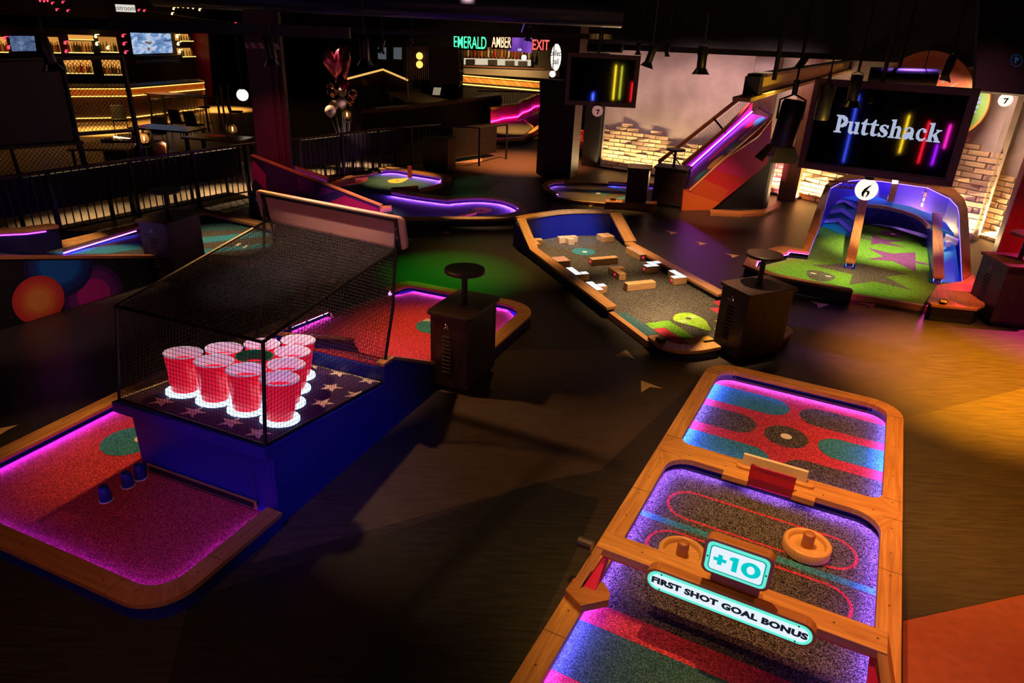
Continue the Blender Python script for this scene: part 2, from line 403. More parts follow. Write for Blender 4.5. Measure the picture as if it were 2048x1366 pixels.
def text_mesh(g, body, o, ux, uy, size, mi=0, bold=0.0, depth_=0.002, align='CENTER', shear=0.0, spacing=1.0, sx=1.0):
    'lay flat lettering on a plane: o centre, ux right, uy up (unit vectors)'
    cu = bpy.data.curves.new('t', 'FONT'); cu.body = body; cu.align_x = align; cu.align_y = 'CENTER'; cu.size = size
    cu.offset = bold; cu.shear = shear; cu.space_character = spacing; cu.resolution_u = 3
    ob = bpy.data.objects.new('t', cu); COL.objects.link(ob); bpy.context.view_layer.update()
    me = bpy.data.meshes.new_from_object(ob.evaluated_get(bpy.context.evaluated_depsgraph_get()))
    ux = Vector(ux).normalized(); uy = Vector(uy).normalized(); nz = ux.cross(uy); o = Vector(o)
    g.add([o + ux * v.co.x * sx + uy * v.co.y + nz * depth_ for v in me.vertices], [tuple(p.vertices) for p in me.polygons], mi)
    bpy.data.objects.remove(ob); bpy.data.curves.remove(cu); bpy.data.meshes.remove(me)
def star(c, r, ri, ang, n=5):
    return [Vector(c) + Vector((math.cos(ang + math.pi * k / n), math.sin(ang + math.pi * k / n), 0)) * (r if k % 2 == 0 else ri) for k in range(2 * n)]
# ================================================================ hole with the hockey rink (right foreground)
FH = Fr((3.66675, 5.56786), -26.86)
Zr, Zc, VS = .22, .10, .035
LINER = plain('matte_black', (.0018, .0012, .003), .9, 0, 0)
def led_mat(name, c, s): return glow('led_' + name, c, s)
LEDV = led_mat('violet', (.26, .10, 1.0), 300)
LEDM = led_mat('magenta', (.46, .03, 1.0), 240)
LEDB = led_mat('blue', (.10, .16, 1.0), 200)
LEDW = led_mat('cool_white', (.55, .75, 1.0), 5.0)
LEDP = led_mat('pink', (1.0, .05, .55), 45)
def ledline(path, z0, z1, name, mat, parent, closed=False, off=.002):
    'a thin diffuser strip standing just inside a wall line; path runs with the wall on its right'
    g = G(); a = offs(path, off - .001, closed); b = offs(path, off + .008, closed); z0 = z1 - .0002; n = len(a)
    for i in range(n if closed else n - 1):
        j = (i + 1) % n; g.face([(a[i].x, a[i].y, z0), (b[i].x, b[i].y, z0), (b[j].x, b[j].y, z0), (a[j].x, a[j].y, z0)])
    o = g.build(name, mat, parent)
    g2 = G(); c_ = offs(path, -.0005, closed); e_ = offs(path, .0008, closed); g2.band(c_, e_, z0 - .045, z0 + .0001, closed); g2.build('led_channel', LINER, o); return o  # black liner added to keep the wall behind the strip dark
def screws(g, pts, mi, r=.006):
    for p in pts: g.disc(p, r, 8, mi)
hk = thing('mini_golf_hole', 'long oak-framed air hockey golf hole with two wooden mallets, right foreground', 'mini golf hole', FH(-.93, -2, 0), 'golf holes on the hall floor')
g = G()
out = fillet([FH(-1.85, -5), FH(-.02, -5), FH(-.02, .39), FH(-1.85, .39)], [0, 0, .28, .28], 8)
inn = fillet([FH(-1.75, -4.9), FH(-.12, -4.9), FH(-.12, .29), FH(-1.75, .29)], [0, 0, .18, .18], 8)
out = [out[0], out[1]] + out[2:]; 
g.band(inn, out, 0, Zr - .035); g.prism([FH(-1.75, -1.62), FH(-.12, -1.62), FH(-.12, -1.43), FH(-1.75, -1.43)], 0.01, Zr - .035)
g.build('base', BLACK, hk)
g = G()
o1 = fillet([FH(-1.87, -1.525), FH(0, -1.525), FH(0, .41), FH(-1.87, .41)], [.001, .001, .3, .3], 8)
i1 = fillet([FH(-1.73, -1.41), FH(-.14, -1.41), FH(-.14, .27), FH(-1.73, .27)], [.1, .1, .17, .17], 8)
g.band(i1, o1, Zr - .045, Zr)
sc = [FH(u, .34, Zr + .001) for u in (-1.6, -1.2, -.75, -.3)] + [FH(u, v, Zr + .001) for u in (-1.8, -.07) for v in (.05, -.5, -1.0, -1.4)]
screws(g, sc, 1)
for v in (.1, -1.36): g.box(FH(-1.8, v, Zr + .0006), (.14, .004, .0004), -26.86, 1); g.box(FH(-.07, v, Zr + .0006), (.14, .004, .0004), -26.86, 1)
g.build('rail', [OAK, SCREW], hk, bevel=.006)
g = G()
o2 = fillet([FH(-1.87, -5), FH(0, -5), FH(0, -1.525), FH(-1.87, -1.525)], [.001] * 4, 8)
i2 = fillet([FH(-1.73, -4.9), FH(-.14, -4.9), FH(-.14, -1.64), FH(-1.73, -1.64)], [.05, .05, .2, .2], 8)
g.band(i2, o2, Zr - .045, Zr)
screws(g, [FH(u, v, Zr + .001) for u in (-1.8, -.07) for v in (-1.75, -2.05, -2.3, -2.6, -3.0, -3.65, -4.1)] + [FH(u, -1.58, Zr + .001) for u in (-1.6, -1.3, -.55, -.2)], 1)
for v in (-1.62, -2.25, -3.85): g.box(FH(-1.8, v, Zr + .0006), (.14, .004, .0004), -26.86, 1); g.box(FH(-.07, v, Zr + .0006), (.14, .004, .0004), -26.86, 1)
g.build('rail', [OAK, SCREW], hk, bevel=.006)
# carpets
def pill(u0, u1, v, hw, capL, capR, n=10):
    pts = []
    if capR: pts += [(u1 - hw + hw * math.sin(math.pi * k / n), v - hw * math.cos(math.pi * k / n)) for k in range(n + 1)]
    else: pts += [(u1, v - hw), (u1, v + hw)]
    if capL: pts += [(u0 + hw - hw * math.sin(math.pi * k / n), v + hw * math.cos(math.pi * k / n)) for k in range(n + 1)]
    else: pts += [(u0, v + hw), (u0, v - hw)]
    return [FH(u, w_ + VS, Zc + .0015) for u, w_ in pts]
g = G()
g.prism([FH(-1.76, -1.44), FH(-.11, -1.44), FH(-.11, .3), FH(-1.76, .3)], Zc - .02, Zc, 0)
for v, lm, le, rm, rs in ((-.11, 2, -.975, 1, -.885), (-.62, 1, -1.205, 2, -.665), (-1.155, 2, -1.005, 1, -.89)):
    g.face(pill(-1.75, le, v, .185, False, True), lm); g.face(pill(rs, -.12, v, .185, True, False), rm)
g.disc(FH(-.935, -.64 + VS, Zc + .0015), .195, 36, 1)
g.disc(FH(-.935, -.64 + VS, Zc + .003), .05, 20, 3)
g.build('upper_carpet', [RED_C, BLK_C, TEAL_C, CUPW], hk)
g = G()
g.prism([FH(-1.76, -4.95), FH(-.11, -4.95), FH(-.11, -1.6), FH(-1.76, -1.6)], Zc - .02, Zc, 0)
def ringf(c, hw_u, r, th, mi):
    a, b = [], []
    for s_ in (0, 1):
        cu = c[0] + (hw_u if s_ == 0 else -hw_u)
        for k in range(15):
            t = -math.pi / 2 + math.pi * k / 14 + (math.pi if s_ else 0)
            a.append(FH(cu + r * math.cos(t), c[1] + r * math.sin(t), Zc + .0015)); b.append(FH(cu + (r - th) * math.cos(t), c[1] + (r - th) * math.sin(t), Zc + .0015))
    n = len(a); g.add(a + b, [(i, (i + 1) % n, n + (i + 1) % n, n + i) for i in range(n)], mi)
ringf((-.935, -2.12 + VS), .5, .188, .022, 1); ringf((-.935, -2.66 + VS), .5, .188, .022, 1)
g.face([FH(-1.75, -2.365 + VS, Zc + .001), FH(-.12, -2.365 + VS, Zc + .001), FH(-.12, -2.43 + VS, Zc + .001), FH(-1.75, -2.43 + VS, Zc + .001)], 2)
def stripe(v0, v1, mi): v0 += VS; v1 += VS; g.face([FH(-1.75, v0, Zc + .001), FH(-.12, v0, Zc + .001), FH(-.12, v1, Zc + .001), FH(-1.75, v1, Zc + .001)], mi)
stripe(-3.42, -3.6, 1); stripe(-3.6, -4.02, 3); stripe(-4.02, -4.2, 1); stripe(-4.2, -4.6, 3)
g.build('lower_carpet', [BLK_C, RED_C, TEAL_C, DTEAL_C], hk)
# led strips under the rails
def inner(u0, v0, u1, v1, r): return [Vector(p) for p in fillet([FH(u0, v0), FH(u1, v0), FH(u1, v1), FH(u0, v1)], r, 6)]
p1 = inner(-1.75, -1.43, -.12, .29, [.1, .1, .17, .17])
ledline(p1, 0, Zr - .046, 'led_strip', glow('led_azure', (.20, .15, 1.0), 330), hk, True)
p2 = inner(-1.75, -4.9, -.12, -1.62, [.05, .05, .2, .2])
ledline(p2, 0, Zr - .046, 'led_strip', LEDV, hk, True)
# goal on the cross bar
for u, u0, u1 in ((-1.15, -1.3, -1.1), (-.7, -.765, -.6)):
    g = G(); q5 = fillet([FH(u - .075, -1.56), FH(u + .075, -1.56), FH(u + .075, -1.46), FH(u - .075, -1.46)], .03, 4); g.prism(q5, Zr, Zr + .025)
    g.prism([FH(u0, -1.7), FH(u1, -1.7), FH(u1, -1.55), FH(u0, -1.55)], Zr - .05, Zr + .001); g.build('goal_bracket', OAK, hk, bevel=.004)
pinkglass, t_, b_ = nt('pink_acrylic'); b_.inputs['Base Color'].default_value = (.7, .02, .12, 1); b_.inputs['Roughness'].default_value = .08; b_.inputs['Transmission Weight'].default_value = .5; b_.inputs['Coat Weight'].default_value = .6
g = G(); g.prism([FH(-1.105, -1.665), FH(-.762, -1.665), FH(-.762, -1.65), FH(-1.105, -1.65)], Zc + .06, Zr + .13); g.build('goal_screen', pinkglass, hk)
g = G()
q = [(-1.185, .245), (-1.185, .345), (-.69, .345), (-.69, .235), (-.765, .235), (-.765, .275), (-1.11, .275), (-1.11, .245)]
g.plate([FH(u, -1.52, z) for u, z in q], FH.v * .03)
screws_pts = [(-1.16, .33), (-.94, .31), (-.71, .325)]
g.build('goal_plate', WHITE, hk, bevel=.003)
# gantry over the lane
g = G()
g.hexa([FH(-1.77, -3.34, .44), FH(-.13, -3.34, .44), FH(-.13, -3.17, .44), FH(-1.77, -3.17, .44)], [FH(-1.77, -3.34, .5), FH(-.13, -3.34, .5), FH(-.13, -3.17, .5), FH(-1.77, -3.17, .5)])
for s_, ui, uo in ((-1, -1.77, -1.865), (1, -.13, -.01)):
    d_ = .055 * -s_
    b4 = [FH(uo, -3.56, Zr), FH(uo + d_, -3.56, Zr), FH(uo + d_, -3.36, Zr), FH(uo, -3.36, Zr)]
    t4 = [FH(ui, -3.335, .497), FH(ui + d_, -3.335, .497), FH(ui + d_, -3.175, .497), FH(ui, -3.175, .497)]
    if s_ > 0: b4.reverse(); t4.reverse()
    g.hexa(b4, t4)
screws(g, [FH(u, -3.25, .5015) for u in (-1.5, -.4, -.18)], 1)
g.build('gantry', [OAK, SCREW], hk, bevel=.005)
PINKP = plain('pink_panel', (.85, .02, .14), .4)
g = G()
g.hexa([FH(-1.72, -3.30, .40), FH(-.18, -3.30, .40), FH(-.18, -3.22, .40), FH(-1.72, -3.22, .40)], [FH(-1.72, -3.32, .44), FH(-.18, -3.32, .44), FH(-.18, -3.2, .44), FH(-1.72, -3.2, .44)])
for s_, ui, uo in ((-1, -1.77, -1.86), (1, -.13, -.015)):
    d0, d1 = .057 * -s_, .072 * -s_
    b4 = [FH(uo + d0, -3.53, Zr + .003), FH(uo + d1 * 2.2, -3.53, Zr + .003), FH(uo + d1 * 2.2, -3.40, Zr + .003), FH(uo + d0, -3.40, Zr + .003)]
    t4 = [FH(ui + d0, -3.32, .44), FH(ui + d1, -3.32, .44), FH(ui + d1, -3.2, .44), FH(ui + d0, -3.2, .44)]
    if s_ > 0: b4.reverse(); t4.reverse()
    g.hexa(b4, t4)
g.build('gantry_lining', PINKP, hk)
for s_ in (0, 1):
    f = (lambda u: u) if s_ == 0 else (lambda u: -1.87 - u)
    q = [(-1.865, -3.56), (-1.73, -3.63), (-1.60, -3.5), (-1.615, -3.44), (-1.68, -3.38), (-1.86, -3.44)]
    q = [(f(u), v) for u, v in q]
    if s_: q.reverse()
    g = G(); g.prism([FH(u, v) for u, v in q], Zr + .002, Zr + .06); g.build('gantry_foot', OAKR, hk, bevel=.004)
g = G(); g.lathe(FH(-1.86, -3.13, .3), [(0, 0), (.035, 0), (.035, .1), (.028, .105), (0, .105)], 16, ax=-FH.u); g.build('sensor_pipe', plain('grey_tube', (.12, .1, .1), .35, .6), hk, True)
# ---- signs on the gantry: own things
TEALG = glow('teal_edge_glow', (.14, .85, .68), 1.0); WHT_G = glow('sign_white', (.80, .90, 1.0), .98)
TEALT = glow('teal_letter', (0, .62, .62), .95); GREENT = plain('sign_green_letter', (.01, .12, .085), .6)
def rrect(u0, u1, z0, z1, r, v, n=7):
    a = fillet([(u0, z0), (u1, z0), (u1, z1), (u0, z1)], r, n); return [FH(p.x, v, p.y) for p in a]
s1 = thing('bonus_sign', 'small lit teal sign reading +10 raised on the hockey gantry', 'sign', FH(-.945, -3.38, .5))
g = G(); g.plate(rrect(-1.13, -.76, .655, .895, .045, -3.40), FH.v * .07); g.build('sign_frame', OAKR, s1, bevel=.004)
g = G(); g.plate([FH(-1.07, -3.36, .5), FH(-.80, -3.36, .5), FH(-.80, -3.36, .70), FH(-1.07, -3.36, .70)], FH.v * .035); g.plate([FH(-1.09, -3.345, .501), FH(-.78, -3.345, .501), FH(-.78, -3.345, .51), FH(-1.09, -3.345, .51)], FH.v * .1); g.build('sign_post', OAKR, s1)
g = G(); g.plate(rrect(-1.112, -.778, .673, .877, .035, -3.403), FH.v * .004, 0)
a = rrect(-1.095, -.795, .69, .86, .025, -3.4045); b = rrect(-1.088, -.802, .697, .853, .02, -3.4045)
n = len(a); g.face(a, 1)
a2 = rrect(-1.088, -.802, .697, .853, .02, -3.4052); g.face(a2, 2)
def z_(pts, mi): g.face([FH(u, -3.4058, z) for u, z in pts], mi)
z_([(-1.07, .762), (-1.07, .785), (-1.047, .785), (-1.047, .808), (-1.022, .808), (-1.022, .785), (-.999, .785), (-.999, .762), (-1.022, .762), (-1.022, .739), (-1.047, .739), (-1.047, .762)], 3)
z_([(-.985, .795), (-.985, .812), (-.965, .823), (-.938, .823), (-.938, .725), (-.967, .725), (-.967, .795)], 3)
ra = [(-.868 + .052 * math.cos(2 * math.pi * k / 28), .774 + .051 * math.sin(2 * math.pi * k / 28)) for k in range(28)]; rb_ = [(-.868 + .021 * math.cos(2 * math.pi * k / 28), .774 + .028 * math.sin(2 * math.pi * k / 28)) for k in range(28)]
for k in range(28): z_([ra[k], ra[(k + 1) % 28], rb_[(k + 1) % 28], rb_[k]], 3)
pn = g.build('sign_panel', [TEALG, glow('teal_line', (0, .36, .38), .9), WHT_G, TEALT], s1)
for u, z in ((-1.103, .775), (-.787, .775)): g = G(); g.lathe(FH(u, -3.405, z), [(.005, 0), (.005, .003)], 8, ax=-FH.v); g.build('screw', SCREW, pn)
s2 = thing('goal_bonus_sign', 'long pill-shaped lit sign reading FIRST SHOT GOAL BONUS on the hockey gantry', 'sign', FH(-.945, -3.42, .41))
g = G(); g.plate(rrect(-1.425, -.475, .408, .573, .08, -3.425, 10), FH.v * .07); g.build('sign_frame', OAKR, s2, bevel=.004)
g = G(); g.plate(rrect(-1.408, -.492, .425, .556, .064, -3.428, 10), FH.v * .004, 0); g.face(rrect(-1.392, -.508, .441, .54, .048, -3.4285, 10), 1); g.face(rrect(-1.386, -.514, .447, .534, .042, -3.429, 10), 2)
text_mesh(g, 'FIRST SHOT GOAL BONUS', FH(-.95, -3.4295, .491), FH.u, (0, 0, 1), .056, 3, .0036, .0005, sx=1.24, spacing=1.06)
pn = g.build('sign_panel', [TEALG, glow('pale_teal', (.5, 1, .92), 1.1), WHT_G, GREENT], s2)
for u, z in ((-1.33, .545), (-1.33, .436), (-.57, .545), (-.57, .436)): g = G(); g.lathe(FH(u, -3.429, z), [(.005, 0), (.005, .003)], 8, ax=-FH.v); g.build('screw', SCREW, pn)
# ---- mallets
def mallet(u, v, label):
    t = thing('hockey_mallet', label, 'mallet', FH(u, v, Zc), 'wooden mallets on the hockey rink')
    g = G(); g.lathe(FH(u, v, Zc), [(0, .002), (.15, .002), (.163, .012), (.163, .075), (.152, .085), (.135, .085), (.125, .075), (.12, .05), (0, .046)], 40); g.build('dish', wood('maple', (.5, .25, .08), (.8, .47, .18)), t, True, angle=50)
    g = G(); g.lathe(FH(u, v, Zc), [(.042, .046), (.04, .15), (.033, .158), (0, .159)], 24); g.build('peg', OAKR, t, True, angle=50)
mallet(-.59, -2.17, 'round wooden mallet on the right of the hockey rink, standing clear')
mallet(-1.345, -2.72, 'round wooden mallet half hidden behind the +10 sign')
# ================================================================ hole with the giant cup table (left foreground)
FB = Fr((-1.56495, 4.24822), 67.676)
bz, bc = .15, .06
LEDU = led_mat('ultraviolet', (.17, .03, 1.0), 270)
bp = thing('mini_golf_hole', 'red carpet golf hole built around the netted table of giant red cups, left foreground', 'mini golf hole', FB(1.4, 1, 0), 'golf holes on the hall floor')
g = G()   # skirt
fo = fillet([FB(-.24, -.03), FB(-.24, 2.0), FB(-.24, 2.5), FB(-1.31, 2.5), FB(-1.31, -.03)], [0, 0, 0, 0, .3], 9)
fi = fillet([FB(-.24, .07), FB(-.24, 2.0), FB(-.24, 2.38), FB(-1.19, 2.38), FB(-1.19, .07)], [0, 0, 0, 0, .2], 9)
g.band(fi[3:] + [fi[0]], fo[3:] + [fo[0]], 0, bz - .035, False)
g.band([FB(-1.2, 2.38), FB(.5, 2.38), FB(1.95, 2.26), FB(3.1, 2.08)], [FB(-1.2, 2.5), FB(.5, 2.5), FB(1.95, 2.42), FB(3.1, 2.29)], 0, bz - .035, False)
ri = fillet([FB(2.92, -.07), FB(4.41, -.07), FB(4.41, 1.74), FB(4.1, 1.82)], [0, .33, .12, 0], 8); ro = fillet([FB(2.92, -.2), FB(4.53, -.2), FB(4.53, 1.82), FB(4.12, 1.9)], [0, .45, .2, 0], 8)
ri = ri[:len(ri)]; g.band(ri, ro, 0, bz - .035, False)
g.build('base', BLUE, bp)
g = G(); SCR = []
fo = fillet([FB(-.24, -.045), FB(-.24, 2.0), FB(-1.33, 2.52), FB(-1.33, -.045)], [0, 0, 0, .3], 10); fi = fillet([FB(-.24, .095), FB(-.24, 2.0), FB(-1.18, 2.52), FB(-1.18, .095)], [0, 0, 0, .2], 10)
g.band(fi[2:] + [fi[0]], fo[2:] + [fo[0]], bz - .035, bz, False)
screws(g, [FB(u, v, bz + .001) for u, v in ((-1.255, 1.6), (-1.255, 1.25), (-1.255, .5), (-1.23, .25), (-.95, .03), (-.75, .025), (-.32, .025))], 1)
g.box(FB(-1.255, .4, bz + .0006), (.15, .004, .0004), 67.68, 1); g.box(FB(-.8, .025, bz + .0006), (.004, .14, .0004), 67.68, 1)
g.build('rail', [OAKR, SCREW], bp, bevel=.005)
g = G(); g.band([FB(-1.33, 2.36), FB(.5, 2.36), FB(1.95, 2.24), FB(3.15, 2.06)], [FB(-1.33, 2.52), FB(.5, 2.52), FB(1.95, 2.44), FB(3.12, 2.31)], bz - .035, bz, False)
screws(g, [FB(u, 2.45, bz + .001) for u in (-.7, -.1, .4, 1.2)], 1); g.build('rail', [OAK, SCREW], bp, bevel=.005)
g = G(); ri = fillet([FB(2.92, -.045), FB(4.385, -.045), FB(4.385, 1.69), FB(4.05, 1.745)], [0, .32, .12, 0], 8); ro = fillet([FB(2.92, -.22), FB(4.55, -.22), FB(4.55, 1.83), FB(4.12, 1.9)], [0, .45, .2, 0], 8)
g.band(ri, ro, bz - .035, bz, False); g.build('rail', [OAK], bp, bevel=.005)
g = G(); g.band([FB(4.08, 1.72), FB(3.12, 2.02)], [FB(4.1, 1.78), FB(3.14, 2.07)], 0, .10, False); g.build('kerb', OAKR, bp)
# carpets
g = G()
g.prism([FB(-1.2, .05), FB(-.2, .05), FB(1.2, 1.0), FB(2.4, .12), FB(2.93, .12), FB(2.93, -.1), FB(4.1, -.12), FB(4.45, .25), FB(4.45, 1.6), FB(4.1, 1.78), FB(3.1, 2.04), FB(3.1, 2.2), FB(1, 2.4), FB(-1.2, 2.42)], .01, bc)
g.disc(FB(.03, 1.83, bc + .002), .225, 36, 1); g.disc(FB(.10, 1.77, bc + .004), .055, 20, 2)
g.disc(FB(3.48, .76, bc + .002), .24, 36, 1); g.disc(FB(3.46, .72, bc + .004), .05, 20, 2)
for k in (0, 1): g.face([FB(3.58 + k * .05, .86 - k * .02, bc + .005), FB(3.61 + k * .05, .86 - k * .02, bc + .005), FB(3.57 + k * .05, .98, bc + .005), FB(3.54 + k * .05, .98, bc + .005)], 3)
g.build('carpet', [RED_C, TEAL_C, CUPW, WHITE], bp)
# ramp, its walls
def tz(u): return .708 - .1265 * (u + .294)
def rz(u): return max(.075, .655 - .5 * (u - 1.25))
g = G()
us = [1.25, 1.35, 1.6, 1.9, 2.2, 2.41]
g.hexa([FB(1.25, .05, 0), FB(2.42, .12, 0), FB(2.42, 1.0, 0), FB(1.25, 1.0, 0)], [FB(1.25, .05, .655), FB(2.42, .12, .07), FB(2.42, 1.0, .07), FB(1.25, 1.0, .655)])
def rp(u, v): return FB(u, v, rz(u) + .003)
g.face([rp(1.55, .66), rp(1.62, .50), rp(1.85, .28), rp(1.95, .24), rp(1.93, .36), rp(1.75, .6)], 1)
g.build('ramp', [RED_C, DTEAL_C], bp)
g = G(); g.plate([FB(-.22, 0, 0), FB(-.22, 0, .6), FB(1.2, 0, .43), FB(1.21, 0, .69), FB(1.36, 0, .69), FB(2.09, 0, .31), FB(2.1, 0, 0)], FB.v * .05)
g.plate([FB(1.21, .04, .45), FB(1.21, .98, .45), FB(1.21, .98, .65), FB(1.21, .04, .65)], FB.u * .03)
g.plate([FB(1.1, 1.0, 0), FB(1.07, 1.0, .83), FB(2.13, 1.0, .35), FB(2.3, 1.0, .05)], FB.v * .05)
g.build('ramp_wall', BLUE, bp)
g = G(); g.plate([FB(1.19, -.012, .69), FB(1.36, -.012, .69), FB(1.36, -.012, .72), FB(1.19, -.012, .72)], FB.v * .085)
g.plate([FB(1.36, -.012, .69), FB(2.1, -.012, .31), FB(2.1, -.012, .345), FB(1.36, -.012, .72)], FB.v * .07); g.build('ramp_cap', OAK, bp, bevel=.004)
g = G(); g.plate([FB(1.05, .985, .83), FB(2.14, .985, .345), FB(2.14, .985, .375), FB(1.05, .985, .86)], FB.v * .08); g.build('ramp_cap', OAKR, bp, bevel=.004)
# leds
W_ = lambda pts: [Vector((p.x, p.y)) for p in pts]
ledline(W_([FB(1.95, 2.257), FB(.5, 2.378), FB(-1.19, 2.378)]), bz - .06, bz - .036, 'led_strip', LEDU, bp)
p_ = fillet([FB(-.26, .08), FB(-.24, 2.0), FB(-1.195, 2.4), FB(-1.195, .08)], [0, 0, 0, .2], 10)
ledline(W_([p_[2]] + p_[3:] + [p_[0]]), bz - .06, bz - .036, 'led_strip', LEDU, bp)
p_ = fillet([FB(2.6, -.07), FB(4.41, -.07), FB(4.41, 1.72), FB(4.05, 1.8)], [0, .33, .12, 0], 8)
ledline(W_(p_), bz - .06, bz - .036, 'led_strip', LEDV, bp)
ledline(W_([FB(3.1, 2.08), FB(1.95, 2.26)]), bz - .06, bz - .036, 'led_strip', LEDV, bp)
# table body
tb = bp
g = G()
g.hexa([FB(-.21, .03, .055), FB(1.2, .03, .055), FB(1.2, 1.38, .055), FB(-.21, 1.38, .055)], [FB(-.23, .03, .60), FB(1.2, .03, .45), FB(1.2, 1.36, .45), FB(-.23, 1.36, .60)])
q = lambda u, v, dz: FB(u, v, tz(u) + dz)
g.hexa([q(-.285, 0, -.1), q(1.2, 0, -.1), q(1.2, 1.48, -.1), q(-.285, 1.48, -.1)], [q(-.285, 0, -.01), q(1.2, 0, -.01), q(1.2, 1.48, -.01), q(-.285, 1.48, -.01)])
for a, b in ((.24, .28), ): g.plate([FB(-.231, .19, .13), FB(-.231, .19, .45), FB(-.231, .195, .45), FB(-.231, .195, .13)], -FB.u * .004, 1)
screws(g, [], 1)
g.build('table_body', [BLUE, NAVY], tb, bevel=.003)
g = G(); g.plate([FB(-.225, .2, .085), FB(-.225, 1.3, .085), FB(-.225, 1.3, .155), FB(-.225, .2, .155)], -FB.u * .012, 0); g.plate([FB(-.239, .22, .095), FB(-.239, 1.28, .095), FB(-.239, 1.28, .145), FB(-.239, .22, .145)], -FB.u * .001, 1)
g.build('ball_slot', [OAKR, BLACK], tb)
FELT = plain('navy_felt', (.035, .012, .075), .9); FSTAR = plain('star_white', (.62, .55, .45), .9)
def tablehit(x, y, lift=0):
    d = ray(x, y); du = d.dot(FB.u); u0 = (Vector((0, 0, 0)) - FB.o).dot(FB.u)
    t = (.708 + lift - .1265 * (u0 + .294) - EYE) / (d.z + .1265 * du); return FB.loc(Vector((0, 0, EYE)) + d * t)
g = G(); g.hexa([q(-.25, .03, -.012), q(1.2, .03, -.012), q(1.2, 1.45, -.012), q(-.25, 1.45, -.012)], [q(-.25, .03, 0), q(1.2, .03, 0), q(1.2, 1.45, 0), q(-.25, 1.45, 0)], 0)
for sx_, sy_ in ((645, 806), (662.5, 775), (678, 746), (738, 761), (630, 731), (325, 803), (387, 824), (463, 845), (517, 866), (712, 790), (560, 760)):
    u, v = tablehit(sx_, sy_); pts = []
    for k in range(10):
        r = .105 if k % 2 == 0 else .042; t = math.pi * k / 5 + .1
        uu, vv = u + r * math.cos(t), v + r * math.sin(t)
        pts.append(q(min(max(uu, -.245), 1.195), min(max(vv, .035), 1.445), .002))
    g.face(pts, 1)
g.build('table_top', [FELT, FSTAR], tb)
# ---- the net cage stands on the table: part of the table
g = G()
A0, B0, C0, D0 = q(-.235, 1.455, 0), q(-.245, .03, 0), q(1.2, .03, 0), q(1.2, 1.455, 0)
A1, B1, C1_, D1 = FB(-.10, 1.46, 1.42), FB(-.15, .03, 1.455), FB(1.55, .03, 1.68), FB(1.59, 1.45, 1.715)
g.tube([A0, A1], .013, 6); g.tube([B0, B1], .015, 6); g.tube([C0, C0.lerp(C1_, .55) + FB.u * .03, C1_ + Vector((0, 0, .2)) - FB.u * .03], .014, 6); g.tube([D0, D0.lerp(D1, .5) + FB.u * .02, D1 + Vector((0, 0, .2)) - FB.u * .05], .014, 6)
g.tube([A1, B1], .013, 6); g.tube([B1, C1_], .013, 6); g.tube([A1, D1], .013, 6)
g.tube([A0, B0], .013, 6); g.tube([B0, C0], .013, 6); g.tube([A0, D0], .013, 6); g.tube([D0, C0], .01, 6)
g.tube([D1, FB(1.72, 1.48, 1.1), FB(1.76, 1.5, .14)], .012, 6)
g.tube([FB(1.62, 1.25, 1.02), FB(1.5, 1.6, 1.05)], .008, 6)
g.build('cage_frame', BLACKM, tb)
NETM = plain('black_cord', (.02, .018, .017), .7)
def net(name, a, b, c, d, cell, parent, sag=0, r=.0017, mat=NETM, seg=1, sagdir=None):
    'corners a-b (u axis), d-c; strands both ways'
    g = G(); nu = max(2, round((b - a).length / cell)); nv = max(2, round((d - a).length / cell)); sd = sagdir or Vector((0, 0, -1))
    def pt(s_, t_): return a.lerp(b, s_).lerp(d.lerp(c, s_), t_) + sd * (sag * 4 * s_ * (1 - s_) * t_ * (1 - t_) * 2.2)
    for i in range(nu + 1): g.tube([pt(i / nu, k / seg) for k in range(seg + 1)], r, 3)
    for j in range(nv + 1): g.tube([pt(k / seg, j / nv) for k in range(seg + 1)], r, 3)
    return g.build(name, mat, parent)
net('net_panel', B0, A0, A1, B1, .031, tb, .02, seg=6, sagdir=-FB.u)
net('net_panel', B0, C0, C1_, B1, .031, tb, .02, seg=6, sagdir=-FB.v)
net('net_panel', A0, D0, D1, A1, .031, tb, .02, seg=6, sagdir=FB.v)
net('net_panel', B1, A1, D1, C1_, .026, tb, .10, seg=10)
net('net_panel', C0, D0, D1, C1_, .03, tb, .10, seg=8, sagdir=FB.u)
# backboard
g = G(); tilt = Vector((0, 0, 1)) * .29 - FB.u * .055
a, b = FB(1.535, -.06, 1.655), FB(1.60, 1.56, 1.685)
lo_, hi_ = fillet([(0, 0), (1.62, 0), (1.62, .30), (0, .30)], .05, 6), None
ax_ = (b - a).normalized(); ay_ = tilt.normalized(); nrm = ax_.cross(ay_).normalized()
if nrm.dot(FB.u) < 0: nrm = -nrm
g.plate([a + ax_ * p.x + ay_ * p.y for p in lo_], nrm * .035)
g.build('backboard', wood('pale_ply', (.55, .30, .22), (.68, .40, .30), sx=1, sy=8), tb, bevel=.008)
g = G()
for s_ in (.07, 1.52): g.plate([a + ax_ * (s_ - .014) - nrm * .002, a + ax_ * (s_ + .014) - nrm * .002, a + ax_ * (s_ + .014) + ay_ * .29 - nrm * .002, a + ax_ * (s_ - .014) + ay_ * .29 - nrm * .002], -nrm * .02)
g.plate([a + ax_ * .07 + ay_ * .262 - nrm * .002, a + ax_ * 1.52 + ay_ * .262 - nrm * .002, a + ax_ * 1.52 + ay_ * .29 - nrm * .002, a + ax_ * .07 + ay_ * .29 - nrm * .002], -nrm * .02)
g.build('board_frame', BLACKM, tb)
g = G()
for s_ in (.07, 1.52):
    for h in (.05, .12, .2): g.lathe(a + ax_ * s_ + ay_ * h - nrm * .022, [(.006, 0), (.006, .004)], 8, ax=-nrm)
g.build('bolt', SATIN, tb); bpy.data.objects[-1] if False else None
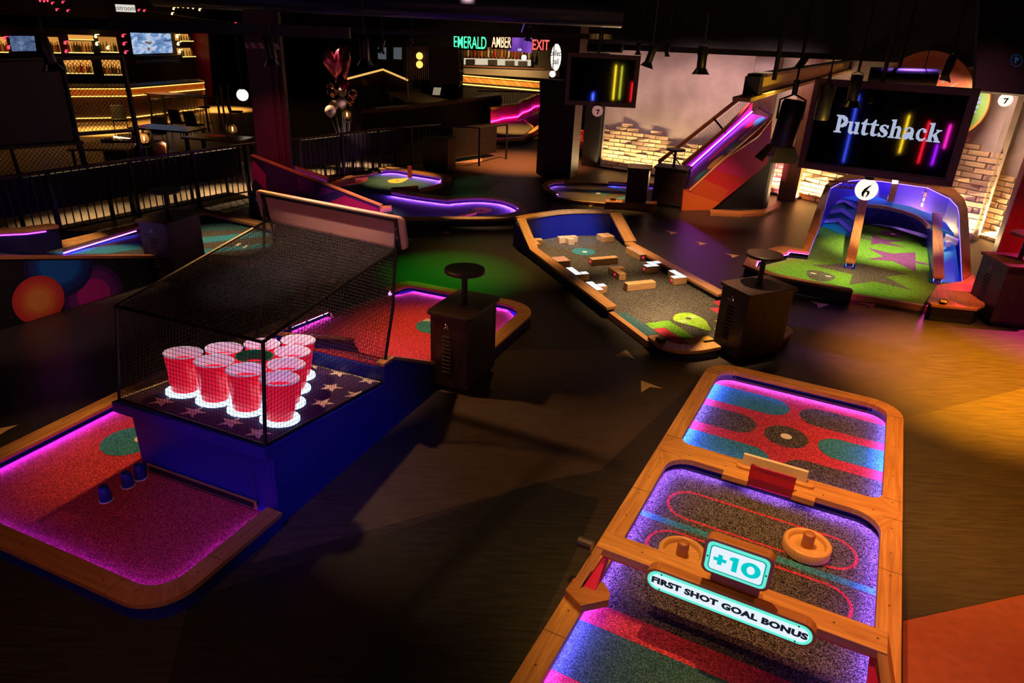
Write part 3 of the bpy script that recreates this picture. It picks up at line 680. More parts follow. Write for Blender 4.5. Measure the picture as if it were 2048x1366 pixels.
# ---- giant cups
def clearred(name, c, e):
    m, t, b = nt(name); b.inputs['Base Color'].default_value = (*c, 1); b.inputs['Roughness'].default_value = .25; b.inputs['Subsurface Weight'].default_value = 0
    b.inputs['Emission Color'].default_value = (1, .012, .05, 1); b.inputs['Emission Strength'].default_value = e; b.inputs['Specular IOR Level'].default_value = .25; return m  # emission stands in for LED light coming through the plastic
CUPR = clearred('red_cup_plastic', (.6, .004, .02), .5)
CUPI = plain('white_cup_inside', (.85, .78, .85), .4, emit=(.80, .62, .85), es=.30); CUPG = plain('green_cup_inside', (.01, .22, .07), .4)  # the white lining's own glow stands in for light inside the cup
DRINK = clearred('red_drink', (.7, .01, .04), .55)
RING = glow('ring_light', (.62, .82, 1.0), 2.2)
cups = [(549, 762, 'nearest the front net corner'), (482, 740, 'second along the front row'), (420, 725, 'third along the front row'), (359, 708, 'at the left end of the front row'),
        (565, 730, 'second back on the right edge'), (502, 715, None), (441, 699, 'second back on the left edge'), (578, 707, 'third back on the right edge'), (520, 692, 'behind the green-lined cup'), (591, 683, 'rearmost, alone at the tip')]
lat_ = {k: (.135 + .26 * r, .23 + .317 * i + .158 * r) for k, r, i in (((549, 762), 0, 0), ((482, 740), 0, 1), ((420, 725), 0, 2), ((359, 708), 0, 3), ((565, 730), 1, 0), ((502, 715), 1, 1), ((441, 699), 1, 2), ((578, 707), 2, 0), ((520, 692), 2, 1), ((591, 683), 3, 0))}
tang = Vector((0, 0, 1)) + FB.u * .1265; tang.normalize()
CH = .335
for cx_, cy_, lab in cups:
    u, v = lat_[(cx_, cy_)]
    o = q(u, v, 0)
    rl = thing('light_ring', 'glowing white ring light under the red cup ' + (lab or 'with the green inside'), 'light', o, 'ring lights under the cups')
    g = G(); g.lathe(o, [(0, .002), (.146, .002), (.146, .022), (0, .022)], 36, ax=tang); g.build('diffuser', RING, rl, True)
    k = thing('giant_cup', ('giant red cup with white inside, ' + lab) if lab else 'giant red cup with a green inside and rim', 'cup', o + tang * .024, 'giant red cups on the netted table')
    c = o + tang * .024; h = CH - .024
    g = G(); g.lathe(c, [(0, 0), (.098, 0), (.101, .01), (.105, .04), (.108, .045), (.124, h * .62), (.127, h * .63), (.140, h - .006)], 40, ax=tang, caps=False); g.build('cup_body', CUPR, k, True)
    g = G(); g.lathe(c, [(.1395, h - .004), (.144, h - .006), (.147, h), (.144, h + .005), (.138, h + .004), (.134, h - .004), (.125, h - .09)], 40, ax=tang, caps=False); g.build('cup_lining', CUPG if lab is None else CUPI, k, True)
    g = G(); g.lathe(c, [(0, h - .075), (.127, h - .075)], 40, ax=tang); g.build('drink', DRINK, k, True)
# ---- little blue cups, upside down on the front carpet
BCUP = plain('blue_cup_plastic', (.006, .02, .30), .4)
for u, v, lab in ((-.615, 1.30, 'small blue upturned cup standing alone on the red carpet'), (-.42, 1.305, 'small blue upturned cup in the middle of the three'), (-.305, 1.305, 'small blue upturned cup nearest the blue table')):
    o = FB(u, v, bc); k = thing('plastic_cup', lab, 'cup', o, 'blue cups on the red carpet')
    g = G(); g.lathe(o, [(.046, .006), (.042, .05), (.0425, .055), (.035, .117), (.031, .124), (0, .122)], 26); g.build('cup_body', BCUP, k, True, angle=60)
    g = G(); g.lathe(o, [(.044, .008), (.05, .008), (.051, .004), (.05, .001), (.045, .001)], 26); g.build('rim', CUPW, k, True)
# ================================================================ kiosks
def kiosk(label, fr, disc=True, w=.42, d=.66, h=.83, side=1):
    'local: face with louvres looks to -u, panelled face to -v (side=1) ; fr(0,0) front corner'
    f = fr; t = thing('tee_kiosk', label, 'kiosk', f(d / 2, w / 2, 0), 'kiosks beside the holes')
    g = G(); g.prism([f(0, 0), f(d, 0), f(d, w), f(0, w)], .07, h); g.prism([f(.03, .03), f(d - .03, .03), f(d - .03, w - .03), f(.03, w - .03)], 0, .07, 1); cab = g.build('cabinet', [DARKW, BLACK], t, bevel=.004)
    g = G(); a = fillet([f(-.035, -.035), f(d + .035, -.035), f(d + .035, w + .035), f(-.035, w + .035)], .045, 6); g.prism(a, h, h + .035); g.build('top', DARKW, t, bevel=.006)
    g = G()
    for q4 in ([(.05, .06), (.05, h - .08), (.056, h - .08), (.056, .06)], [(d - .056, .06), (d - .056, h - .08), (d - .05, h - .08), (d - .05, .06)], [(.05, .09), (d - .05, .09), (d - .05, .096), (.05, .096)], [(.05, h - .08), (d - .05, h - .08), (d - .05, h - .074), (.05, h - .074)]):
        g.plate([f(x, -.002, z) for x, z in q4], f.v * .004)
    g.build('panel_trim', plain('pewter', (.09, .06, .05), .35, .6), cab)
    for k in range(10):
        z = h - .2 - k * .043
        g = G(); g.plate([f(-.001, w * .45, z), f(-.001, w * .68, z), f(-.012, w * .68, z - .02), f(-.012, w * .45, z - .02)], f.u * .004); g.build('vent_slat', DARKW, cab)
    g = G(); hz = h - .1; hy = w * .55
    g.lathe(f(-.001, hy, hz), [(.018, 0), (.018, .006)], 12, ax=-f.u)
    for s_ in (-1, 1): g.tube([f(-.005, hy, hz), f(-.02, hy + s_ * .018, hz - .022), f(-.035, hy + s_ * .034, hz - .02), f(-.04, hy + s_ * .042, hz - .004)], .0045, 6)
    g.tube([f(-.005, hy, hz), f(-.03, hy, hz + .03)], .0045, 6); g.build('coat_hook', SATIN, cab, True)
    if disc:
        g = G(); g.lathe(f(d * .5, w * .5, h + .035), [(.05, 0), (.05, .006), (.03, .008), (.03, .33)], 16); g.build('post', BLACKM, t, True)
        g = G(); g.lathe(f(d * .5, w * .5, h + .365), [(0, 0), (.195, 0), (.203, .006), (.203, .034), (.197, .04), (0, .04)], 40); g.build('drink_shelf', DARKW, t, True)
    return t
kiosk('dark walnut kiosk with round drink shelf beside the red cup hole', Fr(FB(2.16, -.34)[:2], 67.676))
fr_ = Fr((2.59, 7.11), 25.7)
# the right kiosk: louvred face looks left-front, panelled face looks to the camera
kiosk('dark walnut kiosk with round drink shelf between the block hole and the hockey hole', Fr((2.60, 7.16), 25.7), w=.44, d=.66)
kiosk('dark walnut kiosk at the far right edge, red light on its top', Fr((6.46, 8.72), -4.0), w=.62, d=.6)
kiosk('dark walnut kiosk in deep shade beside the teal striped hole', Fr((-4.72, 8.98), 74.9), w=.45, d=.66)
kiosk('dark kiosk with round drink shelf right in front of the rainbow slide', Fr((2.93, 15.12), -23), w=.5, d=.68)
kiosk('plain dark kiosk without a shelf left of the slide', Fr((2.31, 14.86), -14), False, w=.5, d=.44)
kiosk('dark kiosk by the black railing beyond the teal hole', Fr((-2.48, 18.0), -17.8), False, w=.5, d=.68)
# ================================================================ hole with the sliding wooden blocks (centre)
FT = Fr((1.2, 8.28), 112)
th_ = thing('mini_golf_hole', 'charcoal golf hole with wooden block obstacles and a high blue back wall', 'mini golf hole', FT(1.2, -1, 0), 'golf holes on the hall floor')
TZ, TC = .16, .06
def lineobj(name, pts_in, pts_out, z0, z1, mat, parent, closed=False, bevel=.004):
    g = G(); g.band(pts_in, pts_out, z0, z1, closed); return g.build(name, mat, parent, bevel=bevel)
g = G()
g.band([FT(.14, -.2), FT(2.8, -.2)], [FT(.12, -.08), FT(2.8, -.08)], 0, TZ - .045, False)
g.band([FT(.2, -1.85), FT(2.75, -1.85)], [FT(.2, -1.97), FT(2.75, -1.97)], 0, TZ - .045, False)
g.band([FT(-.84, -.23), FT(-1.02, -.25), FT(-1.14, -.34), FT(-1.19, -.5), FT(-1.19, -.79)], [FT(-.86, -.13), FT(-1.12, -.13), FT(-1.28, -.24), FT(-1.35, -.45), FT(-1.34, -.79)], 0, .11, False)
g.band([FT(-1.19, -1.72), FT(-1.1, -1.82), FT(-.9, -1.85)], [FT(-1.34, -1.72), FT(-1.2, -1.95), FT(-.9, -1.97)], 0, .11, False)
g.build('base', NAVY, th_)
lineobj('rail', [FT(.12, -.225), FT(2.82, -.225)], [FT(.08, -.05), FT(2.78, -.07)], TZ - .04, TZ, OAK, th_)
lineobj('rail', [FT(.12, -1.825), FT(2.75, -1.825)], [FT(.17, -2.0), FT(2.78, -1.99)], TZ - .04, TZ, OAK, th_)
a = smoothline([FT(-.84, -.25).xy, FT(-1.03, -.265).xy, FT(-1.16, -.35).xy, FT(-1.21, -.5).xy, FT(-1.21, -.79).xy], 5); b = smoothline([FT(-.86, -.1).xy, FT(-1.14, -.1).xy, FT(-1.31, -.22).xy, FT(-1.38, -.45).xy, FT(-1.36, -.79).xy], 5)
lineobj('rail', a, b, .11, .15, OAK, th_)
a = smoothline([FT(-1.21, -1.71).xy, FT(-1.14, -1.78).xy, FT(-1.0, -1.82).xy], 5); b = smoothline([FT(-1.36, -1.71).xy, FT(-1.22, -1.96).xy, FT(-1.0, -2.03).xy], 5)
lineobj('rail', a, b, .11, .15, OAK, th_)
for x, nm in ((-.10, 'kerb'), (-1.95, 'kerb')):
    s_ = -.08 if x > -1 else .06
    lineobj(nm, [FT(-.86, x + s_), FT(.12, x + s_)], [FT(-.86, x), FT(.12, x)], 0, .085, OAK, th_)
# raised back wall
bo = smoothline([(3.57, -.1), (3.72, -.45), (3.88, -1.15), (3.80, -1.73), (3.67, -2.08)], 5); bi = smoothline([(3.42, -.22), (3.56, -.55), (3.70, -1.13), (3.63, -1.7), (3.53, -1.97)], 5)
lineobj('back_rail', [FT(p.x, p.y) for p in bi], [FT(p.x, p.y) for p in bo], .46, .5, OAK, th_)
g = G(); g.band([FT(p.x + .02, p.y) for p in bi], [FT(p.x - .03, p.y) for p in bo], 0, .46, False)
for v0, v1 in ((-.1, -.19), (-2.06, -1.97)):
    q4 = [FT(2.82, v0), FT(3.6, v0), FT(3.6, v1), FT(2.82, v1)]; z4 = [.12, .46, .46, .12]
    g.hexa([p.copy() for p in q4], [p + Vector((0, 0, z)) for p, z in zip(q4, z4)])
g.build('back_wall_panel', BLUE, th_)
for v0, v1 in ((-.07, -.23), (-2.08, -1.87)):
    q4 = [FT(2.78, v0), FT(3.42, v0), FT(3.42, v1), FT(2.80, v1)]; z4 = [.12, .47, .47, .12]
    g = G(); g.hexa([p + Vector((0, 0, z)) for p, z in zip(q4, z4)], [p + Vector((0, 0, z + .045)) for p, z in zip(q4, z4)])
    g.build('sloped_rail', OAK, th_, bevel=.004)
g = G()
g.prism([FT(-1.22, -.25), FT(-1.22, -.8), FT(-1.0, -.8), FT(-1.0, -1.7), FT(-1.2, -1.72), FT(-1.12, -1.84), FT(-.9, -1.9), FT(2.7, -1.9), FT(3.55, -2.0), FT(3.7, -1.13), FT(3.45, -.15), FT(2.8, -.15), FT(-.9, -.15)], .01, TC)
def cp(pts, mi, z=TC + .0015): g.face([FT(u, v, z) for u, v in pts], mi)
g.disc(FT(2.73, -1.04, TC + .002), .2, 32, 1); g.disc(FT(2.71, -1.05, TC + .0035), .045, 18, 2)
cp([(.09, -.18), (.09, -.35), (-.51, -.38), (-.64, -.38), (-.64, -.2)], 3)
cp([(-.32, -.4), (-.31, -.76), (-.88, -.77), (-.89, -.59), (-.5, -.58), (-.5, -.4)], 4)
cp([(-.51, -.41), (-.51, -.58), (-1.2, -.58), (-1.2, -.4)], 5); cp([(-.9, -.59), (-.88, -.96), (-.99, -.97), (-.99, -.79), (-1.21, -.79), (-1.21, -.6)], 6)
cp([(.12, -1.75), (.14, -1.9), (-.27, -1.9), (-.27, -1.55), (-.09, -1.55), (-.08, -1.74)], 5)
cp([(-.28, -1.54), (-.27, -1.9), (-.41, -1.9), (-.41, -1.55)], 6); cp([(-.49, -1.35), (-.47, -1.9), (-.64, -1.9), (-.64, -1.36)], 6); cp([(-.69, -1.17), (-.68, -1.9), (-.86, -1.9), (-.86, -1.17)], 4)
dr = smoothline([(-.35, -.83), (-.21, -.9), (-.13, -1.05), (-.18, -1.2), (-.41, -1.24), (-.6, -1.17), (-.75, -1.08), (-.53, -.95)], 4, True)
cp([(p.x, p.y) for p in dr], 7); g.disc(FT(-.33, -1.05, TC + .003), .04, 16, 0)
for u, v in ((-.28, -1.14), (-.38, -.93)):
    for k in (0, 1): g.face([FT(u - .05 + k * .05, v - .06, TC + .003), FT(u - .035 + k * .05, v - .06, TC + .003), FT(u - .02 + k * .05, v + .05, TC + .003), FT(u - .035 + k * .05, v + .05, TC + .003)], 8)
g.build('carpet', [BRN_C, TEAL_C, CUPW, DTEAL_C, carpet('leaf_turf', (.16, .38, .03)), RED_C, YEL_C, LIME_C, WHITE], th_)
bt = thing('sensor_button', 'small yellow push box on the front rail of the block hole', 'button', FT(-1.03, -.17, .15), 'push boxes on rails')
PAD = plain('dark_yellow', (.35, .25, .03), .4)
g = G(); g.box(FT(-1.03, -.17, .17), (.09, .09, .04), 112); g.build('case', plain('dark_yellow_case', (.10, .07, .015), .4), bt, bevel=.004)
g = G(); g.box(FT(-1.03, -.17, .1915), (.075, .075, .003), 112); g.build('pad', PAD, bt)
# ---- blocks: each its own thing
BW = wood('beech', (.50, .25, .10), (.80, .48, .22)); DIV = plain('groove', (.06, .03, .015), .7)
GW = glow('block_white', (.86, .90, 1.0), 1.15); GR = glow('block_amber', (1.0, .38, .16), .85); REDL = glow('red_led', (1, .01, .06), 3)
def block(u, v, ang, cells, label, lit=None, led=None, s=.118, h=.11):
    fr = Fr(FT(u, v)[:2], 112 + ang); t = thing('wooden_block', label, 'block', fr(0, 0, TC), 'block obstacles')
    cs = set(cells)
    g = G()   # outline walls and caps from cells
    for (i, j) in cells:
        c4 = [fr(i * s, j * s), fr((i + 1) * s, j * s), fr((i + 1) * s, (j + 1) * s), fr(i * s, (j + 1) * s)]
        n4 = [(i, j - 1), (i + 1, j), (i, j + 1), (i - 1, j)]
        B_ = [p + Vector((0, 0, TC + .003)) for p in c4]; T_ = [p + Vector((0, 0, TC + h)) for p in c4]
        g.face(T_); g.face(B_[::-1])
        for k in range(4):
            if n4[k] not in cs: g.face([B_[k], B_[(k + 1) % 4], T_[(k + 1) % 4], T_[k]])
    g.build('body', BW, t, True, angle=30, bevel=.006)
    g = G()
    for (i, j) in cells:
        if lit is not None: g.prism([fr((i + .07) * s, (j + .07) * s), fr((i + .93) * s, (j + .07) * s), fr((i + .93) * s, (j + .93) * s), fr((i + .07) * s, (j + .93) * s)], TC + h + .0005, TC + h + .004)
        else:
            for n_, q4 in (((i + 1, j), [(i + .98, j + .05), (i + 1.02, j + .05), (i + 1.02, j + .95), (i + .98, j + .95)]), ((i, j + 1), [(i + .05, j + .98), (i + .95, j + .98), (i + .95, j + 1.02), (i + .05, j + 1.02)])):
                if n_ in cs: g.face([fr(x * s, y * s, TC + h + .001) for x, y in q4])
    g.build('light_cells' if lit is not None else 'groove', lit if lit is not None else DIV, t)
    if led:
        g = G(); g.lathe(fr(led[0] * s, led[1] * s, TC + h * .55), [(.016, 0), (.016, .004)], 12, ax=fr.u * led[2] + fr.v * led[3]); g.build('indicator', REDL, t)
block(3.36, -.82, 180, [(0, 0), (0, 1), (0, 2), (1, 1)], 'plain T-shaped wooden block against the blue back wall')
block(3.36, -1.60, 180, [(0, 0), (1, 0), (0, 1), (1, 1)], 'plain square wooden block in the right corner below the blue wall')
block(3.0, -.22, -8, [(0, -1), (1, -1), (2, -1), (2, -2)], 'plain L-shaped wooden block half hidden behind the left sloped rail')
block(2.02, -.45, 0, [(0, 0), (1, 0), (0, 1), (1, 1)], 'square block with glowing orange cells by the left rail', GR)
block(1.36, -.45, 0, [(0, 0), (0, 1), (1, 1), (2, 1)], 'L-shaped block with glowing white cells by the left rail', GW)
block(.69, -.45, 0, [(1, 0), (0, 1), (1, 1), (2, 1)], 'T-shaped block with glowing white cells by the left rail', GW)
block(1.98, -1.28, 0, [(0, 0), (0, 1), (0, 2), (0, 3)], 'straight plain wooden bar with a red light on its end, mid lane', None, (.5, 4.0, 0, 1))
block(1.24, -1.0, 0, [(0, 0), (1, 0), (2, 0), (2, -1)], 'L-shaped plain wooden block with a red light, mid lane', None, (1.1, 1.0, 0, 1))
block(.79, -1.24, 0, [(0, 0), (0, 1), (0, 2), (0, 3)], 'straight plain wooden bar nearest the front of the block hole')
block(2.02, -1.82, 0, [(0, 0), (1, 0), (2, 0), (3, 0)], 'straight bar with glowing orange cells along the right rail', GR, (0, .5, -1, 0))
block(1.43, -1.70, 0, [(0, 0), (0, 1), (1, 0), (1, -1)], 'zigzag block with glowing white cells by the right rail', GW, (.5, 2.0, 0, 1))
block(.85, -1.82, 0, [(0, 0), (0, 1), (1, 0), (2, 0)], 'hooked block with glowing white cells nearest the right kiosk', GW, (.5, 2.0, 0, 1))
# ================================================================ pinball hole (hole 6)
F6 = Fr((4.99, 11.65), 65.7)
p6 = thing('mini_golf_hole', 'green pinball-like golf hole with tall curved blue back wall, under the big screen', 'mini golf hole', F6(.8, -1.2, 0), 'golf holes on the hall floor')
S6 = lambda x, y: (1600 + x / 4.5526, 340 + y / 4.5526)
S8 = lambda x, y: (1460 + x / 3.332, 330 + y / 3.332)
def P6(x, y, z): return P(*S6(x, y), z)
def P8(x, y, z): return P(*S8(x, y), z)
oz = [(20, 715, .2), (75, 560, .34), (130, 400, .52), (185, 250, .72), (235, 130, .9), (330, 75, .9), (450, 40, .9), (560, 25, .9), (760, 35, .9), (950, 60, .9), (1210, 85, .9), (1395, 160, .9), (1495, 258, .9), (1530, 340, .86), (1548, 650, .52), (1560, 950, .25)]
iz = [(85, 745, .2), (135, 615, .34), (185, 490, .52), (230, 330, .72), (285, 145, .9), (370, 100, .9), (470, 78, .9), (560, 70, .9), (760, 85, .9), (900, 105, .9), (1160, 140, .9), (1370, 240, .9), (1440, 315, .9), (1455, 380, .84), (1467, 680, .52), (1485, 990, .25)]
O6 = [P6(*q_) for q_ in oz]; I6 = [P6(*q_) for q_ in iz]
g = G(); g.band(I6, O6, [p.z - .045 for p in I6], [p.z for p in I6], False); g.build('rail', OAKR, p6, bevel=.005)
g = G(); mid = [a.lerp(b, .25) for a, b in zip(I6, O6)]; mo = [a.lerp(b, .85) for a, b in zip(I6, O6)]
g.band(mid, mo, 0, [p.z - .045 for p in I6], False); WBLUE = plain('cobalt_wall', (.09, .05, .6), .4); g.build('wall_panel', WBLUE, p6)
# left wing, front rail, right block
g = G()
wi = [F6(-.33, -.11), F6(-.36, .2), F6(-.56, .22), F6(-1.25, .61), F6(-1.68, .60), F6(-1.9, .25), F6(-2.02, -.80)]
wo = [F6(-.2, -.02), F6(-.2, .33), F6(-.3, .42), F6(-1.11, .78), F6(-1.7, .78), F6(-2.03, .35), F6(-2.12, -.82)]
g.band(wi, wo, .16, .2, False); g.build('rail', OAKR, p6, bevel=.004)
g = G(); g.band([p - Vector((0, 0, 0)) for p in wi], [a.lerp(b, .8) for a, b in zip(wi, wo)], 0, .16, False); g.build('base', NAVY, p6)
g = G(); rb = [F6(-1.31, -1.93), F6(-2.2, -1.74), F6(-2.31, -1.79), F6(-2.17, -2.34), F6(-1.94, -2.46), F6(-.36, -2.50), F6(-.9, -2.28)]
g.prism(rb[::-1], .21, .25); g.build('corner_deck', OAKR, p6, bevel=.005)
g = G(); c_ = sum(rb, Vector()) / len(rb); g.prism([c_.lerp(p, .93) for p in rb][::-1], 0, .21); g.build('base', BLACK, p6)
g = G(); g.band([F6(-1.86, -.81), F6(-1.84, -1.86)], [F6(-1.92, -.81), F6(-1.9, -1.86)], 0, .085, False); g.build('kerb', OAK, p6)
# turf
g = G()
g.prism([F6(-1.88, -.7), F6(-1.88, -1.9), F6(-1.3, -2.0), F6(-.9, -2.35), F6(-.5, -2.4), F6(2.3, -2.3), F6(3.1, -1.5), F6(3.2, -.7), F6(2.4, -.1), F6(-.33, -.07), F6(-.4, .25), F6(-1.25, .65), F6(-1.7, .65), F6(-2.0, .2), F6(-2.05, -.75)], .01, .06)
def c6(pts, mi, z=.0625): g.face([F6(u, v, z) for u, v in pts], mi)
c6([(-.62, -.18), (-.05, -.94), (-.26, -1.66), (-.62, -1.3), (-1.16, -1.66), (-1.0, -1.14), (-1.4, -.78), (-.8, -.82)], 1)
c6([(1.1, -1.05), (.93, -1.44), (1.27, -1.83), (.65, -1.8), (.58, -2.05), (.5, -2.05), (.52, -1.79), (-.05, -1.77), (.42, -1.44), (.29, -1.02), (.63, -1.3)], 2)
c6([(2.3, -1.11), (1.95, -1.32), (2.1, -1.7), (1.75, -1.39), (1.52, -1.7), (1.57, -1.27), (1.38, -1.1), (1.75, -1.12), (1.84, -.8), (1.9, -.8), (1.82, -1.14)], 2)
g.disc(F6(2.52, -1.49, .063), .22, 28, 2); g.disc(F6(2.5, -1.5, .0645), .05, 16, 3)
dr = smoothline([(-1.0, -.15), (-.9, -.28), (-.95, -.45), (-1.1, -.58), (-1.36, -.5), (-1.47, -.36), (-1.35, -.2)], 4, True); c6([(p.x, p.y) for p in dr], 1)
for u, v in ((-1.1, -.25), (-1.13, -.47)): g.disc(F6(u, v, .065), .02, 10, 4, .05, 65)
g.build('carpet', [GRN_C, BRN_C, PUR_C, CUPW, WHITE], p6)
# left ramp with chevrons, upper deck, right lane
RT = plain('ramp_teal', (.0, .25, .28), .5); RB = plain('ramp_blue', (.02, .35, .75), .5); LAV = plain('chevron_lavender', (.36, .32, .85), .5)
rq = [F6(2.42, -.15, .062), F6(1.72, -.74, .062), F6(3.35, -.80, .5), F6(3.15, -.2, .5)]
g = G(); g.hexa([Vector((p.x, p.y, .02)) for p in rq], [p + Vector((0, 0, .003)) for p in rq], 0)
def rr(s_, t_): return rq[1].lerp(rq[0], s_).lerp(rq[2].lerp(rq[3], s_), t_) + Vector((0, 0, .006))
for k in range(3):
    t0 = .10 + k * .3
    for (sa, ta, sb, tb_) in ((.02, t0 - .0, .45, t0 + .17), (.45, t0 + .17, .88, t0 - .0)):
        g.face([rr(sa, ta), rr(sb, tb_), rr(sb, tb_ + .12), rr(sa, ta + .12)], 1)
g.face([rr(.9, .0), rr(1, .0), rr(1, 1), rr(.9, 1)], 2)
g.build('chevron_ramp', [RT, LAV, RB], p6)
tr = [P6(x, y, .5) for x, y in ((530, 285), (618, 312), (700, 318), (778, 328), (850, 345), (960, 372), (1070, 412), (1140, 452), (1193, 508))]
wl = [a.lerp(b, .2) for a, b in zip(I6[4:], O6[4:])]
wl = [P6(250, 235, .5), P6(420, 215, .5), P6(600, 225, .5), P6(720, 250, .5), P6(860, 300, .5), P6(1000, 330, .5), P6(1180, 395, .5), P6(1330, 480, .5), P6(1405, 590, .5)]
g = G(); g.band([Vector((p.x, p.y, 0)) for p in tr], [Vector((p.x, p.y, 0)) for p in wl], .44, .5, False); g.build('upper_deck', RB, p6)
g = G(); tr2 = offs(tr, -.05); g.band(tr, tr2, .445, .505, False); g.build('deck_trim', wood('pink_oak', (.5, .14, .08), (.7, .25, .16)), p6)
g = G(); cb_ = [P6(x, y, .06) for x, y in ((500, 495), (590, 490), (720, 492), (900, 522), (1080, 568), (1165, 598), (1200, 640))]
n_ = len(cb_); tt = [tr[round(k * (len(tr) - 1) / (n_ - 1))] for k in range(n_)]
for k in range(n_ - 1): g.face([cb_[k], cb_[k + 1], Vector((tt[k + 1].x, tt[k + 1].y, .46)), Vector((tt[k].x, tt[k].y, .46))])
g.build('deck_wall', WBLUE, p6)
rl_ = [P6(1300, 480, .5), P6(1405, 590, .48), F6(-.4, -2.36, .07), F6(-.45, -2.06, .07)]
g = G(); g.hexa([Vector((p.x, p.y, .02)) for p in rl_], [p + Vector((0, 0, .004)) for p in rl_]); g.build('return_lane', plain('lane_blue', (.1, .42, .8), .45), p6)
for a4, zb, zf in (([(540, 260), (620, 260), (505, 838), (415, 825)], .62, .2), ([(1205, 385), (1295, 390), (1320, 972), (1215, 968)], .62, .2)):
    q4 = [P6(*a4[0], zb), P6(*a4[1], zb), P6(*a4[2], zf), P6(*a4[3], zf)]
    g = G(); g.hexa([p - Vector((0, 0, .04)) for p in q4], q4); g.build('divider_rail', OAKR, p6, bevel=.006)
    g = G(); c1, c2 = (q4[0] + q4[1]) / 2, (q4[2] + q4[3]) / 2; dn = (c2 - c1); dn.z = 0; dn.normalize(); sd = Vector((-dn.y, dn.x, 0)) * .05
    c2 = c2 - dn * .03
    g.hexa([Vector((p.x, p.y, .04)) for p in (c1 - sd, c1 + sd, c2 + sd, c2 - sd)], [p - Vector((0, 0, .04)) for p in (c1 - sd, c1 + sd, c2 + sd, c2 - sd)]); g.build('divider_base', WBLUE, p6)
    g = G(); c1 = c1 - Vector((0, 0, .10)); c2 = c2 - Vector((0, 0, .10)) + dn * .004
    for s_ in (-1, 1): g.hexa([c1 + sd * 1.02 * s_, c2 + sd * 1.02 * s_, c2 + sd * 1.15 * s_, c1 + sd * 1.15 * s_], [p + Vector((0, 0, .03)) for p in (c1 + sd * 1.02 * s_, c2 + sd * 1.02 * s_, c2 + sd * 1.15 * s_, c1 + sd * 1.15 * s_)])
    g.build('led_strip', glow('led_lagoon', (.06, .25, 1), 3.0), p6)
# LED lines inside the wall
g = G(); wi6 = [a.lerp(b, .22) for a, b in zip(I6, O6)]
g.band(I6, [a.lerp(b, .1) for a, b in zip(I6, O6)], [p.z - .05 for p in I6], [p.z - .047 for p in I6], False); g.build('led_strip', glow('led_ice', (.28, .14, 1.0), 10), p6)
ledline([p.xy for p in (F6(-2.0, -.8), F6(-1.89, .24), F6(-1.68, .59), F6(-1.25, .6), F6(-.56, .21), F6(-.37, .19), F6(-.34, -.11))][::-1], 0, .155, 'led_strip', LEDP, p6)
ledline([p.xy for p in (F6(-2.0, -.8), F6(-1.89, .24), F6(-1.68, .59))], 0, .155, 'led_strip', LEDP, p6)
ledline([p.xy for p in (F6(-2.15, -1.75), F6(-1.31, -1.92), F6(-.9, -2.27))][::-1], 0, .2, 'led_strip', LEDP, p6)
g = G()   # launch gate at the back
q4 = [P6(800, 200, .52), P6(885, 205, .52), P6(885, 260, .52), P6(795, 255, .52)]
g.hexa([p - Vector((0, 0, .02)) for p in q4], [p + Vector((0, 0, .05)) for p in q4]); q4 = [P6(835, 120, .9), P6(895, 120, .9), P6(895, 135, .9), P6(835, 135, .9)]
g.hexa([Vector((p.x, p.y, .55)) for p in q4], [p + Vector((0, 0, .02)) for p in q4]); g.build('launch_gate', OAKR, p6)
g = G(); q4 = [P6(838, 104, .95), P6(893, 108, .95), P6(890, 128, .95), P6(836, 125, .95)]; g.hexa(q4, [p + Vector((0, 0, .04)) for p in q4]); g.build('gate_lamp', glow('lamp_white', (.75, .85, 1), 2.2), p6)
g = G(); t0, t1 = P6(250, 150, .8), P6(520, 170, .8); nn = Vector((0, 0, 1))
for z in (0, .11): g.tube([t0 + nn * z, t1 + nn * z], .016, 6)
for k in range(5): g.tube([t0.lerp(t1, k / 5), t0.lerp(t1, (k + .5) / 5) + nn * .11, t0.lerp(t1, (k + 1) / 5)], .013, 5)
g.build('truss', OAKR, p6)
for q4, z in (([(1310, 640), (1320, 625), (1435, 680), (1420, 690)], .42), ([(1310, 705), (1320, 690), (1375, 685), (1370, 700)], .36), ):
    g = G(); q4 = [P6(x, y, z) for x, y in q4]; g.hexa(q4, [p + Vector((0, 0, .09)) for p in q4]); g.build('flipper', plain('flipper_white', (.8, .7, .85), .4), p6)
bt = thing('sensor_button', 'small yellow push box on the corner deck of the pinball hole', 'button', P6(1308, 1190, .25), 'push boxes on rails')
g = G(); g.box(P6(1308, 1195, .27), (.12, .09, .04), 65); g.build('case', plain('dark_yellow_case', (.10, .07, .015), .4), bt, bevel=.004); g = G(); g.box(P6(1308, 1195, .2915), (.10, .075, .003), 65); g.build('pad', plain('pad_yellow', (.75, .6, .12), .4), bt)
cb = G(); cb.tube([P6(1640, 1262, .02), P6(1560, 1310, .012), P6(1500, 1335, .012), P6(1560, 1362, .012), P6(1625, 1370, .012), P6(1600, 1355, .012)], .008, 6)
o = cb.build('power_cable', BLACKM, None, True); tag(o, 'thin dark cable lying on the floor beside the pinball hole corner', 'cable')
